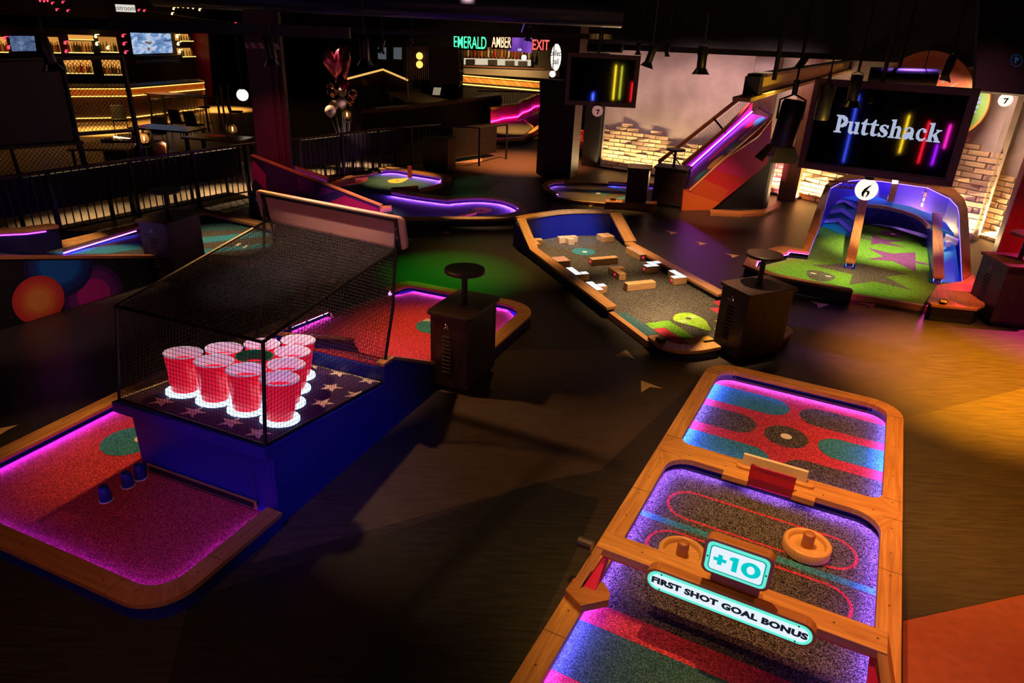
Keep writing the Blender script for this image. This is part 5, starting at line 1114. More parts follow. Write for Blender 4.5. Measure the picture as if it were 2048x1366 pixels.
# ================================================================ far hole with hot pink light
def tf(x, y): return (960 + x / 8.536, 190 + y / 8.536)
def PF(pts, z): return [P(*tf(x, y), z) for x, y in pts]
pf = thing('mini_golf_hole', 'far angular golf hole lit hot pink beyond the black railing', 'mini golf hole', P(1030, 270), 'golf holes on the hall floor')
g = G(); g.face(PF([(250, 505), (750, 442), (905, 552), (760, 672), (740, 718), (250, 740)], .15)); g.face(PF([(600, 450), (740, 350), (980, 325), (1080, 240), (1080, 420), (870, 495), (750, 442)], .17)); g.build('carpet', BRN_C, pf)
lineobj('rail', PF([(250, 740), (735, 715), (960, 540), (1080, 470)], .18), PF([(250, 765), (745, 745), (990, 590), (1090, 510)], .18), .1, .2, OAK, pf)
lineobj('base', PF([(250, 770), (745, 750), (990, 595), (1090, 520)], 0), PF([(250, 840), (745, 825), (990, 700), (1090, 640)], 0), 0, .1, plain('maroon_base', (.12, .01, .012), .5), pf)
lineobj('divider', PF([(590, 452), (750, 440), (900, 545)], .17), PF([(590, 446), (755, 432), (915, 548)], .17), .1, .2, OAK, pf)
PKW = plain('hot_pink_wall', (.75, .02, .2), .4)
for nm, pts, z in (('pink_wall', [(180, 530), (310, 500), (400, 470), (640, 440), (720, 370), (830, 330), (930, 260), (1080, 230)], .18),):
    q_ = PF(pts, z); g = G(); g.band(q_, [p + Vector((-.02, .1, 0)) for p in q_], .1, .75, False); g.build(nm, PKW, pf)
    g = G(); g.band([p + Vector((.03, -.05, 0)) for p in q_], [p + Vector((-.1, .35, 0)) for p in q_], .75, .82, False); g.build('rail', OAK, pf)
    g = G(); g.tube([p + Vector((.02, -.06, .16)) for p in q_], .02, 5); g.build('led_strip', glow('led_hotpink', (1, .03, .55), 8), pf)
# ================================================================ walls, columns, ceiling
def plaster(name, c):
    m, t, b = nt(name); tc = t.nodes.new('ShaderNodeTexCoord'); n = t.nodes.new('ShaderNodeTexNoise'); n.inputs['Scale'].default_value = 1.3; n.inputs['Detail'].default_value = 9
    t.links.new(tc.outputs['Object'], n.inputs['Vector']); r = ramp(t, [(.35, tuple(x * .72 for x in c)), (.68, tuple(min(1, x * 1.15) for x in c))]); t.links.new(n.outputs['Fac'], r.inputs[0]); t.links.new(r.outputs[0], b.inputs['Base Color'])
    n2 = t.nodes.new('ShaderNodeTexNoise'); n2.inputs['Scale'].default_value = 60; t.links.new(tc.outputs['Object'], n2.inputs['Vector'])
    bp = t.nodes.new('ShaderNodeBump'); bp.inputs['Strength'].default_value = .3; bp.inputs['Distance'].default_value = .01; t.links.new(n2.outputs['Fac'], bp.inputs['Height']); t.links.new(bp.outputs[0], b.inputs['Normal']); b.inputs['Roughness'].default_value = .85; return m
PLA = plaster('grey_plaster', (.42, .34, .33)); BRK = plaster('pale_brick', (.62, .44, .27))
MARO = plain('maroon_steel', (.075, .006, .016), .45); DARKP = plain('dark_partition', (.007, .005, .005), .7)
W1b, W2b = Vector((6.82, 16.64, 0)), P(1944, 481); W1a = W1b + (P(1150, 327) - W1b) * .872
W3a = W2b + Vector((.30, .46, 0)); W3b = Vector((9.75, 12.0, 0))
CEILZ = 4.7
def wall(name, a, b, h, m, th=.25, z0=0):
    d = (b - a).normalized(); n = Vector((-d.y, d.x, 0)); n = n if n.y > 0 else -n
    g = G(); g.hexa([a + Vector((0, 0, z0)), b + Vector((0, 0, z0)), b + n * th + Vector((0, 0, z0)), a + n * th + Vector((0, 0, z0))], [a + Vector((0, 0, h)), b + Vector((0, 0, h)), b + n * th + Vector((0, 0, h)), a + n * th + Vector((0, 0, h))]); return struct(g.build(name, m))
wall('wall_back', W1a, W1b, CEILZ, PLA); wall('wall_right_back', W1b, W2b, CEILZ, PLA)
wall('wall_right_return', W2b, W3a, CEILZ, PLA, .1); wall('wall_right_end', W3a, W3b, CEILZ, PLA, .1)
wall('wall_right', Vector((9.75, 12.0, 0)), Vector((13, -3, 0)), CEILZ, DARKP, .2)
wall('wall_left', Vector((-22, -3, 0)), Vector((-22.2, 34, 0)), CEILZ, DARKP, .2); wall('wall_far', Vector((-22, 38, 0)), Vector((8, 44, 0)), CEILZ, DARKP, .2); wall('wall_rear', Vector((-22, -2.8, 0)), Vector((13, -2.8, 0)), CEILZ, DARKP, .2)
g = G(); g.box((-4.5, 20, CEILZ + .1), (37, 48, .2)); struct(g.build('ceiling', plain('black_ceiling', (.006, .005, .007), .8)))
# broken brick facing: relief bricks on the plaster
def bricks(name, a, b, topf, h0=0.0, bl=.34, bh=.105, lab=None):
    d = (b - a).normalized(); n = Vector((-d.y, d.x, 0)); n = n if n.y > 0 else -n; n = -n; L = (b - a).length
    g = G(); r = random.Random(3); row = 0; z = h0
    while z < 2.6:
        x = -(bl / 2) * (row % 2)
        while x < L:
            x0, x1 = max(0, x), min(L, x + bl); xm = (x0 + x1) / 2
            if x1 - x0 > .06 and z + bh <= topf(xm) + r.uniform(-.02, .02):
                e = .022 + r.uniform(0, .028); s_ = .006
                lo = [a + d * (x0 + s_) + Vector((0, 0, z + s_)), a + d * (x1 - s_) + Vector((0, 0, z + s_ + r.uniform(0, .006))), a + d * (x1 - s_) + Vector((0, 0, z + bh - s_)), a + d * (x0 + s_) + Vector((0, 0, z + bh - s_ - r.uniform(0, .008)))]
                hi = [p + n * (e + r.uniform(-.012, .012)) + (sum(lo, Vector()) / 4 - p) * .05 for p in lo]
                g.hexa([p - n * .005 for p in lo], hi)
            x += bl
        z += bh; row += 1
    return struct(g.build(name, BRK, None, bevel=0))
def steps(pts):
    def f(x):
        for q_, h in pts:
            if x <= q_: return h
        return pts[-1][1]
    return f
d1 = (W1b - W1a).normalized()
def s1(x): return (onwall(x, 300, W1a, W1b) - W1a).dot(d1)
def hz1(x, y): return onwall(x, y, W1a, W1b).z
T1 = [(s1(1206), hz1(1200, 254)), (s1(1230), hz1(1220, 252)), (s1(1247), hz1(1240, 238)), (s1(1264), hz1(1255, 247)), (s1(1273), hz1(1270, 254)), (s1(1280), hz1(1276, 262)), (s1(1297), hz1(1290, 273)), (s1(1306), hz1(1300, 263)), (s1(1332), hz1(1320, 258)), (s1(1340), hz1(1336, 268)), (s1(1347), hz1(1343, 280)), (s1(1365), hz1(1355, 287)), (s1(1374), hz1(1370, 277)), (s1(1392), hz1(1383, 272)), (s1(1412), hz1(1400, 280)), (s1(1425), hz1(1420, 271)), (s1(1445), hz1(1435, 275)), (s1(1480), hz1(1460, 281)), (99, hz1(1500, 285))]
bricks('wall_back_brick', W1a + d1 * .05, W1b, lambda x: steps(T1)(x + .05))
bricks('wall_right_back_brick', W1b, W2b, steps([(1.3, 1.75), (2.2, 1.45), (3.0, 1.7), (3.4, 1.9), (9, 1.8)]), bl=.4)
bricks('wall_right_return_brick', W2b + Vector((.02, .0, 0)), W3a, lambda x: 1.75, bl=.28)
bricks('wall_right_end_brick', W3a, W3b, steps([(.55, 1.3), (.8, 1.05), (1.0, 1.15), (9, .7)]))
# dark skirting under the bricks
g = G(); n1 = Vector((d1.y, -d1.x, 0)); n1 = n1 if n1.y < 0 else -n1
g.hexa([W1a - d1 * .25, W1b, W1b + n1 * .12, W1a + n1 * .12 - d1 * .25], [p + Vector((0, 0, .05)) for p in (W1a - d1 * .25, W1b, W1b + n1 * .12, W1a + n1 * .12 - d1 * .25)]); struct(g.build('baseboard_back', BLACK))
# bulkhead above the plaster
def zat(A, py): return up(A, py)
g = G(); off = n1 * .5
e1, e2, e3 = W1a - d1 * 1.5 + off, W1b + off, W2b + Vector((-.5, -.2, 0)); e4 = W3b + Vector((.2, 0, 0))
z_ = onwall(1400, 103, W1a + off, W1b + off).z
fr4 = [e1, e2, e3, e4]; bk4 = [e1 - off * 3, e2 - off * 3 + Vector((.8, 0, 0)), e3 + Vector((3, 2, 0)), e4 + Vector((3, 1, 0))]
g.band(fr4, bk4, z_, CEILZ, False); struct(g.build('ceiling_bulkhead', BLACK))
# columns
def boxcol(name, c, ang, sx, sy, h, m, label, cat='column', z0=0):
    g = G(); g.box((c[0], c[1], z0 + (h - z0) / 2), (sx, sy, h - z0), ang); o = g.build(name, m, None, bevel=.01); tag(o, label, cat); return o
colc = thing('column', 'maroon steel column with a striped band high up, left of centre', 'column', (-4.99, 14.42, 0))
fc = Fr((-5.31, 14.12), 12); g = G()
g.prism([fc(0, 0), fc(.42, 0), fc(.42, .5), fc(0, .5)], 0, CEILZ); g.prism([fc(.47, .02), fc(.55, .02), fc(.55, .5), fc(.47, .5)], 0, CEILZ); g.prism([fc(.40, .08), fc(.5, .08), fc(.5, .42), fc(.40, .42)], 0, CEILZ); g.prism([fc(.60, .04), fc(.64, .04), fc(.64, .5), fc(.60, .5)], 0, CEILZ); g.prism([fc(.54, .12), fc(.62, .12), fc(.62, .4), fc(.54, .4)], 0, CEILZ)
g.build('shaft', MARO, colc, bevel=.008)
zb = up(fc(.2, 0), 97); g = G()
for k in range(9):
    x0 = -.004 + k * .0717
    for xx, mi in ((x0, 0),):
        sh = .05
        q4 = [(max(0, min(.64, x)), z) for x, z in ((xx, zb), (xx + .0717, zb), (xx + .0717 - sh, zb + .1), (xx - sh, zb + .1))]
        g.plate([fc(x, -.004, z) for x, z in q4], fc.v * -.003, k % 2)
g.build('striped_band', [plain('band_white', (.6, .45, .48), .5), plain('band_red', (.5, .015, .03), .5)], colc)
zo = onwall(571.5, 369, fc(0, 0), fc(.6, 0)); g = G(); g.plate([zo + fc.u * a_ + Vector((0, 0, b_)) for a_, b_ in ((-.045, -.085), (.045, -.085), (.045, .085), (-.045, .085))], -fc.v * .012); o_ = g.build('outlet_plate', plain('outlet_plate_mat', (.45, .28, .27), .4), colc, bevel=.003)
g = G(); 
for a_, b_ in ((0, .04), (0, -.04)): g.lathe(zo + fc.u * a_ + Vector((0, 0, b_)) - fc.v * .012, [(.022, 0), (.022, .003)], 12, ax=-fc.v)
g.build('socket', plain('socket_dark', (.1, .05, .05), .5), o_)
bc = thing('trash_bin', 'round black bin with a small white tag at the foot of the maroon column', 'bin', P(519, 432))
cb0 = P(521, 440); hb_ = up(cb0, 384); g = G(); g.lathe(cb0, [(.15, 0), (.17, hb_ * .9), (.165, hb_ * .95), (.12, hb_), (0, hb_)], 24); g.build('body', BLACK, bc, True); g = G(); zt = onwall(518, 399, cb0 + Vector((-.1, -.16, 0)), cb0 + Vector((.1, -.16, 0))); g.plate([zt + Vector((a_, -.02, b_)) for a_, b_ in ((-.05, -.03), (.03, -.03), (.03, .03), (-.05, .03))], Vector((0, .01, 0))); g.build('tag', plain('tag_white', (.6, .55, .55), .5), bc)
b1, b2 = P(1072, 346), P(1120, 353); dd = (b2 - b1).normalized(); an = math.degrees(math.atan2(dd.y, dd.x)); fc2 = Fr(b1.xy, an)
g = G(); zz_ = up(b1, 158); g.prism([fc2(0, 0), fc2(.66, 0), fc2(.66, .5), fc2(0, .5)], 0, zz_); tag(g.build('partition_pier', plain('brown_pier', (.016, .009, .007), .6), None), 'broad dark brown pier in front of the far pink hole', 'pier')
g = G(); g.prism([fc2(.68, -.05), fc2(1.02, -.05), fc2(1.02, .4), fc2(.68, .4)], 0, CEILZ); tag(g.build('column', plain('dark_maroon', (.03, .004, .008), .5), None), 'dark maroon column behind the smaller screen', 'column')
g = G(); fw1 = Fr((W1a - d1 * .52).xy, math.degrees(math.atan2(d1.y, d1.x))); g.prism([fw1(0, -.15), fw1(.5, -.15), fw1(.5, .3), fw1(0, .3)], 0, CEILZ); struct(g.build('trim_1', BLACK))
cr = P(1967, 580); fr = Fr(cr.xy, -32); RW = plain('red_wall_paint', (.38, .012, .016), .5)
pc = thing('column', 'broad red column at the right edge with a dark baseboard', 'column', fr(.7, .5, 0))
g = G(); g.prism([fr(0, 0), fr(1.6, 0), fr(1.6, 1.1), fr(0, 1.1)], 0, CEILZ); g.build('shaft', RW, pc, bevel=.03)
g = G(); g.prism([fr(-.03, -.03), fr(1.63, -.03), fr(1.63, 1.13), fr(-.03, 1.13)], 0, .16); g.build('baseboard', plain('dark_red_base', (.05, .008, .008), .5), pc, bevel=.005)
# wooden post beside the slide, behind the beam
pw = onwall(1625, 300, W1a + n1 * .3, W1b + n1 * .3)
g = G(); fp_ = Fr((W1b + n1 * .5 - d1 * .45).xy, math.degrees(math.atan2(d1.y, d1.x))); g.prism([fp_(0, 0), fp_(.42, 0), fp_(.42, .25), fp_(0, .25)], 0, z_ - .002); tag(g.build('timber_post', wood('post_oak', (.16, .06, .025), (.30, .13, .055)), None, bevel=.01), 'tall timber post behind the big screen, right of the slide', 'post')
g = G(); pq = Fr((W1b + n1 * .55 - d1 * 1.5).xy, math.degrees(math.atan2(d1.y, d1.x))); g.prism([pq(0, 0), pq(.55, 0), pq(.55, .3), pq(0, .3)], 0, z_ - .002); tag(g.build('timber_post', wood('post_brown', (.04, .015, .01), (.10, .04, .02)), None, bevel=.01), 'dark brown timber post rising behind the top of the slide', 'post')
# round painted discs on the right wall
def walldisc(name, label, cx_, cy_, rpx, build):
    pass
dW = (W2b - W1b).normalized(); nW = Vector((dW.y, -dW.x, 0)); nW = nW if nW.x < 0 else -nW
cs = onwall(1838, 212, W1b + nW * .6, W2b + nW * .6); rs = abs((onwall(1838, 100, W1b + nW * .6, W2b + nW * .6)).z - cs.z)
sn_ = thing('wall_disc', 'big round orange disc with pale sun rays behind the big screen', 'wall art', cs)
def wd(r, t, k): return cs + dW * (r * math.cos(t)) + Vector((0, 0, r * math.sin(t))) + nW * k
g = G(); g.plate([wd(rs, 2 * math.pi * k / 48, 0) for k in range(48)], -nW * .06, 0); g.face([wd(rs * .90, 2 * math.pi * k / 48, .003) for k in range(48)], 1)
for k in range(22):
    t = 2 * math.pi * k / 22 + .1; g.face([wd(rs * .55, t - .05, .006), wd(rs * .82, t, .006), wd(rs * .55, t + .05, .006)], 2)
g.build('disc', [plain('sun_orange', (.62, .20, .05), .5), plain('sun_red', (.55, .13, .05), .5), plain('sun_grey', (.40, .36, .25), .5)], sn_)
c2 = onwall(1908, 205, W1b + nW * .45, W2b + nW * .45); r2 = abs(onwall(1908, 275, W1b + nW * .45, W2b + nW * .45).z - c2.z)
gs = thing('round_sign', 'round green sign with white lettering cut off by the big screen', 'sign', c2)
def wd2(r, t, k): return c2 + dW * (r * math.cos(t)) + Vector((0, 0, r * math.sin(t))) + nW * k
g = G(); g.plate([wd2(r2, 2 * math.pi * k / 48, 0) for k in range(48)], -nW * .05, 0); g.face([wd2(r2 * .95, 2 * math.pi * k / 48, .003) for k in range(48)], 1)
g.build('disc', [plain('sign_rim', (.5, .22, .04), .5), plain('sign_green', (.12, .26, .06), .5)], gs)
g = G(); lw = glow('sign_letter_white', (.7, .75, 1), .8)
for k, z in enumerate((.42, .3, .14, .02, -.12, -.26, -.42)): g.plate([c2 + dW * (r2 * a_) + Vector((0, 0, r2 * b_)) + nW * .004 for a_, b_ in ((.55, z), (.78 - abs(z) * .3, z + .02), (.78 - abs(z) * .3, z + .1), (.55, z + .08))], nW * .01)
g.build('lettering', lw, gs)
# ================================================================ screens
GLASSB, t_, b_ = nt('screen_glass'); b_.inputs['Base Color'].default_value = (.004, .004, .006, 1); b_.inputs['Roughness'].default_value = .035; b_.inputs['Specular IOR Level'].default_value = .6
def screen(label, bl, br, tlz, name_parts=True, frame=.07, tex=None):
    d = (br - bl).normalized(); n = Vector((d.y, -d.x, 0)); n = n if n.y < 0 else -n; L = (br - bl).length; h = tlz - bl.z
    t = thing('hanging_screen', label, 'screen', bl + d * L / 2, 'hanging screens')
    f = lambda x, z, k: bl + d * x + Vector((0, 0, z)) + n * k
    g = G()
    for q4 in ([(0, 0), (L, 0), (L - frame, frame), (frame, frame)], [(L, 0), (L, h), (L - frame, h - frame), (L - frame, frame)], [(L, h), (0, h), (frame, h - frame), (L - frame, h - frame)], [(0, h), (0, 0), (frame, frame), (frame, h - frame)]): g.plate([f(x, z, 0) for x, z in q4], -n * .1)
    g.build('frame', FRAMEW, t, bevel=.004)
    g = G(); g.plate([f(frame, frame, -.02), f(L - frame, frame, -.02), f(L - frame, h - frame, -.02), f(frame, h - frame, -.02)], -n * .05); g.build('panel', GLASSB, t)
    g = G()
    for q4 in ([(frame, frame), (L - frame, frame), (L - frame, frame + .012), (frame, frame + .012)], [(L - frame - .012, frame), (L - frame, frame), (L - frame, h - frame), (L - frame - .012, h - frame)]): g.plate([f(x, z, -.018) for x, z in q4], n * .002)
    g.build('bezel', plain('bezel_grey', (.03, .03, .035), .25), t)
    g = G(); m_ = f(L * .42, h * .8, -.12); g.tube([m_, Vector((m_.x, m_.y, CEILZ))], .02, 8); g.build('bracket', BLACKM, t)
    return t, f, d, n, L, h
A_, B_ = P(1594, 335, 2.1), P(1903, 375, 2.1)
t6, f6, d6, n6, L6, h6 = screen('big hanging screen in a dark wood frame showing the white word Puttshack', A_, B_, 3.062)
# lettering, drawn with slab serifs by hand
LET = {
 'P': [[(0, 0), (.42, 0), (.42, .07), (.32, .1), (.32, .32), (.42, .30), (.62, .40), (.68, .62), (.6, .85), (.4, .97), (0, .97), (0, .9), (.1, .87), (.1, .1), (0, .07)]],
 'u': [[(0, .6), (0, .66), (.24, .68), (.24, .2), (.3, .12), (.4, .16), (.4, .57), (.32, .6), (.32, .66), (.58, .68), (.58, .12), (.66, .09), (.66, .03), (.42, -.01), (.40, .08), (.28, -.02), (.14, .0), (.06, .12), (.06, .57)]],
 't': [[(0, .58), (0, .66), (.1, .7), (.2, .88), (.28, .88), (.28, .66), (.44, .66), (.44, .57), (.28, .57), (.28, .18), (.34, .11), (.46, .15), (.46, .07), (.3, -.02), (.16, 0), (.09, .12), (.09, .57)]],
 's': [[(.02, .02), (.02, .22), (.1, .22), (.18, .08), (.3, .07), (.33, .15), (.26, .23), (.1, .31), (.03, .44), (.08, .6), (.25, .68), (.4, .64), (.48, .66), (.48, .47), (.41, .47), (.34, .58), (.24, .6), (.2, .54), (.27, .46), (.42, .38), (.51, .25), (.47, .08), (.3, -.02), (.15, .02), (.09, -.01)]],
 'h': [[(0, 0), (.32, 0), (.32, .06), (.26, .09), (.26, .5), (.34, .56), (.40, .5), (.40, .09), (.34, .06), (.34, 0), (.66, 0), (.66, .06), (.58, .09), (.58, .5), (.5, .66), (.36, .66), (.26, .58), (.26, 1.0), (0, .97), (0, .91), (.08, .88), (.08, .09), (0, .06)]],
 'a': [[(.02, .15), (.1, .01), (.24, -.01), (.37, .09), (.42, 0), (.62, .03), (.62, .09), (.54, .12), (.54, .46), (.46, .62), (.28, .68), (.1, .62), (.04, .5), (.1, .42), (.2, .44), (.22, .57), (.3, .6), (.36, .52), (.36, .42), (.14, .34), (.04, .26)]],
 'c': [[(.5, .2), (.54, .14), (.42, 0), (.26, -.02), (.08, .1), (.02, .32), (.08, .55), (.26, .68), (.45, .63), (.52, .5), (.45, .42), (.34, .46), (.32, .58), (.26, .6), (.2, .5), (.19, .3), (.24, .14), (.36, .11)]],
 'k': [[(0, 0), (.32, 0), (.32, .06), (.26, .09), (.26, .26), (.3, .3), (.42, .09), (.37, .06), (.37, 0), (.70, 0), (.70, .06), (.63, .09), (.44, .42), (.56, .57), (.66, .6), (.66, .66), (.38, .66), (.38, .6), (.44, .57), (.26, .36), (.26, 1.0), (0, .97), (0, .91), (.08, .88), (.08, .09), (0, .06)]]}
g = G(); s_ = .19; x = 0; wid = {'P': .70, 'u': .68, 't': .47, 's': .55, 'h': .68, 'a': .64, 'c': .56, 'k': .70}
tot = sum(wid[c] for c in 'Puttshack') * s_; c0 = f6(L6 * .525 - tot / 2, h6 * .44, -.0185)
for ch in 'Puttshack':
    for pol in LET[ch]: g.face([c0 + d6 * (x + px_ * s_) + Vector((0, 0, py_ * s_)) for px_, py_ in pol], 0)
    if ch == 'P': g.face([c0 + d6 * (px_ * s_) + Vector((0, 0, py_ * s_)) + n6 * .0006 for px_, py_ in ((.3, .42), (.46, .62), (.3, .82))], 1)
    x += wid[ch] * s_
g.build('lettering', [glow('screen_white', (.55, .62, .85), .75), GLASSB], t6)
A7_ = P(1129, 209, 2.2); B7_ = A7_ + 1.30 * Vector((math.cos(math.radians(-6)), math.sin(math.radians(-6)), 0))
t7_, f7_, d7_, n7_, L7, h7 = screen('smaller dark hanging screen before the plaster wall, with coloured reflections', A7_, B7_, 3.087)
# poles and rollers over the screens
def roller(label, a, b, r, par=None):
    t = thing('duct_tube', label, 'tube', (a + b) / 2, 'black tubes above the screens'); g = G(); g.tube([a, b], r, 20); g.build('tube', BLACKM, t, True); g = G(); dv = (b - a).normalized(); g.lathe(b, [(0, 0), (r * .92, 0), (r * .92, .02), (0, .03)], 20, ax=dv); g.build('end_cap', BLACK, t)
    for k in (.2, .8): g = G(); m_ = a.lerp(b, k); g.tube([m_, Vector((m_.x, m_.y, CEILZ))], .006, 5); g.build('hanger', BLACKM, t)
    return t
ta = depth(1738, 152, 8.2); tb2 = depth(1872, 156, 7.9); roller('thick black tube above the big screen', ta, tb2, .10)
roller('black tube behind the top of the smaller screen', depth(1176, 95, 13.2), depth(1243, 97, 13.0), .085)
for nm, (x0, y0), (x1, y1), dist, r, lab in (('hanger_pole', (1795, 150), (1828, -10), 8.1, .02, 'black pole holding the big screen'), ('hanger_pole', (1548, 160), (1572, -10), 6.2, .022, 'blue-lit pole at the near end of the yellow beam'), ('hanger_rod', (1724, 98), (1753, -10), 13, .012, 'thin rod at the far end of the yellow beam'), ('hanger_pole', (1203, 95), (1212, -10), 13, .02, 'black pole above the smaller screen')):
    g = G(); a = depth(x0, y0, dist); b = Vector((a.x, a.y, CEILZ)); g.tube([a, b], r, 10); tag(g.build(nm, BLACKM, None, True), lab, 'pole', 'hanger poles under the ceiling')
# number globes
GLOBE = glow('globe_warm', (1.0, .82, .58), 1.6); GLOBED = glow('globe_dim', (.62, .26, .25), .55); INK = plain('ink', (.02, .01, .01), .6)  # the unlit globe's pink light is put in as emission
def globe(label, c, r, m, digit=None, cap=True):
    t = thing('globe_lamp', label, 'lamp', c, 'globe lamps'); g = G(); g.lathe(c, [(r * math.sin(math.pi * k / 16), -r * math.cos(math.pi * k / 16)) for k in range(17)], 28); gl_ = g.build('globe', m, t, True)
    if digit:
        v = (Vector((0, 0, EYE)) - c); v.z *= .3; v.normalize(); ux = Vector((-v.y, v.x, 0)).normalized(); uy = v.cross(ux)
        g = G()
        if digit == '6':
            R_ = lambda rx, ry, cx, cy, a0, a1, n=16: [(cx + rx * math.cos(math.radians(a0 + (a1 - a0) * k / n)), cy + ry * math.sin(math.radians(a0 + (a1 - a0) * k / n))) for k in range(n + 1)]
            o_ = [(.42, .62), (.1, .45), (-.2, .15), (-.35, -.2), (-.3, -.5), (-.08, -.62), (-.12, -.35), (.0, -.05), (.18, .3)]
            o2 = [(-.08, -.62), (.15, -.55), (.32, -.3), (.32, -.05), (.18, .05), (.0, .0), (-.05, -.1), (.1, -.12), (.13, -.35), (.05, -.52)]
            for pol in (o_, o2): g.face([c + (v * r * 1.004) + ux * (x * r) + uy * (y * r) for x, y in pol])
        else:
            for pol in ([(-.3, .3), (.4, .36), (.36, .16), (-.28, .1)], [(.4, .36), (.12, -.5), (-.12, -.5), (.14, .2)]): g.face([c + (v * r * 1.004) + ux * (x * r) + uy * (y * r) for x, y in pol])
        g.build('numeral', INK, gl_)
    if cap:
        g = G(); g.lathe(c, [(.05, r * .95), (.05, r + .03), (.012, r + .035), (.012, (CEILZ - c.z) if cap > 1 else r + .16)], 14); g.build('cap', BLACKM, t, True)
    return t
c6_ = (A_ + B_) / 2 - d6 * .12 - Vector((0, 0, .15)) - n6 * .05
c6_ = depth(1733, 379, (c6_ - Vector((0, 0, EYE))).dot(fw)); globe('lit white globe with a black figure six below the big screen', c6_, .118, GLOBE, '6')
globe('unlit pinkish globe with a black figure seven below the smaller screen', depth(1195, 222, 12.7), .10, GLOBED, '7')
globe('lit globe with a dark numeral high at the right edge', depth(2011, 200, 11.5), .105, GLOBE, '7', 2)
# dark panel with dim emblem, top right
dp = thing('hanging_screen', 'black hanging panel with a dim blue round P emblem, top right corner', 'screen', depth(2040, 90, 8.5), 'hanging screens')
qa = [depth(x, y, 8.5) for x, y in ((1950, 181), (2130, 196), (2140, -30), (1962, -30))]
g = G(); g.plate(qa, fw * .06); g.build('panel', plain('panel_black', (.006, .006, .008), .5), dp)
g = G(); cc = depth(2033, 121, 8.485); rg = [cc + (rt * math.cos(2 * math.pi * k / 32) + upv * math.sin(2 * math.pi * k / 32)) * .075 for k in range(32)]; r2_ = [cc + (p - cc) * .93 for p in rg]
g.add(rg + r2_, [(i, (i + 1) % 32, 32 + (i + 1) % 32, 32 + i) for i in range(32)]); text_mesh(g, 'P', cc, rt, upv, .10, 0, .003, .001); g.build('emblem', glow('emblem_blue', (.01, .06, .16), .6), dp)
# ================================================================ lighting beams and spotlights
BEAM = plain('painted_channel', (.42, .30, .05), .45, .1)  # yellow light on the steel is put into its base colour
ba, bb = P(1482, 203, 2.9), P(1727, 132, 2.9); bd_ = (bb - ba).normalized(); bs = Vector((-bd_.y, bd_.x, 0))
be = thing('lighting_beam', 'long yellowish steel beam hanging in front of the big screen', 'beam', (ba + bb) / 2)
g = G(); g.hexa([ba - bs * .08, bb - bs * .08, bb + bs * .08, ba + bs * .08], [p + Vector((0, 0, .035)) for p in (ba - bs * .08, bb - bs * .08, bb + bs * .08, ba + bs * .08)]); g.build('lower_flange', BEAM, be)
ba2 = ba + bd_ * .45
g = G(); g.hexa([ba2 - bs * .02, bb - bs * .02, bb + bs * .02, ba2 + bs * .02], [p + Vector((0, 0, .19)) for p in (ba2 - bs * .02, bb - bs * .02, bb + bs * .02, ba2 + bs * .02)]); g.build('web', BEAM, be)
g = G(); g.hexa([p + Vector((0, 0, .19)) for p in (ba2 - bs * .07, bb - bs * .07, bb + bs * .07, ba2 + bs * .07)], [p + Vector((0, 0, .22)) for p in (ba2 - bs * .07, bb - bs * .07, bb + bs * .07, ba2 + bs * .07)]); g.build('top_track', BLACKM, be)
g = G(); g.obox(ba2 + Vector((0, 0, .10)), bd_ * .09, bs * .07, Vector((0, 0, .10))); g.build('junction_box', BLACK, be)
def track(label, a, b, h=.06, w_=.05):
    d = (b - a).normalized(); s_ = d.cross(Vector((0, 0, 1))).normalized(); g = G(); g.obox((a + b) / 2, (b - a) / 2, s_ * w_ / 2, Vector((0, 0, h / 2))); o = g.build('lighting_track', BLACKM, None); tag(o, label, 'track', 'black lighting tracks'); return o
track('long black lighting track crossing the dark upper left', depth(-60, 38, 9), depth(700, 66, 9.4), .14, .1)
track('black lighting track above the bar, right half', depth(560, 60, 14), depth(1240, 74, 14), .10, .08)
track('black lighting track in front of the bulkhead over the plaster wall', depth(1190, 92, 13.5), depth(1770, 118, 12.5), .10, .08)
g = G(); da, db = depth(305, -18, 12), depth(1245, 26, 12); g.tube([da, db], .24, 24); tag(g.build('air_duct', plain('duct_dark', (.015, .015, .05), .35, .4), None, True), 'long dark round air duct under the ceiling', 'duct')
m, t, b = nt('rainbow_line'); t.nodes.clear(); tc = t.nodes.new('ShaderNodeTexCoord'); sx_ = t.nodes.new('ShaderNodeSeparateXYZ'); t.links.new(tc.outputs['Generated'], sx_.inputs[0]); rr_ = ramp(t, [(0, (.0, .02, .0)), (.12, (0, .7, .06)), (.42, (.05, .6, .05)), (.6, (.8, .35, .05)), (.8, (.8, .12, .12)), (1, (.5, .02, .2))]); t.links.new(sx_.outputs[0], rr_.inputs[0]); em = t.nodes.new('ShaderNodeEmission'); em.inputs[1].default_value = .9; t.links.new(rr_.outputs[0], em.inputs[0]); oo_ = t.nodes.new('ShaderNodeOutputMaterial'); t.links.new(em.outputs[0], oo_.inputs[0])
g = G(); g.tube([depth(860, 25, 14), depth(1140, 46, 14)], .028, 6); tag(g.build('neon_line', m, None), 'thin light line shifting from green to red along the duct', 'light')  # added glowing strip in place of the coloured highlight on the duct
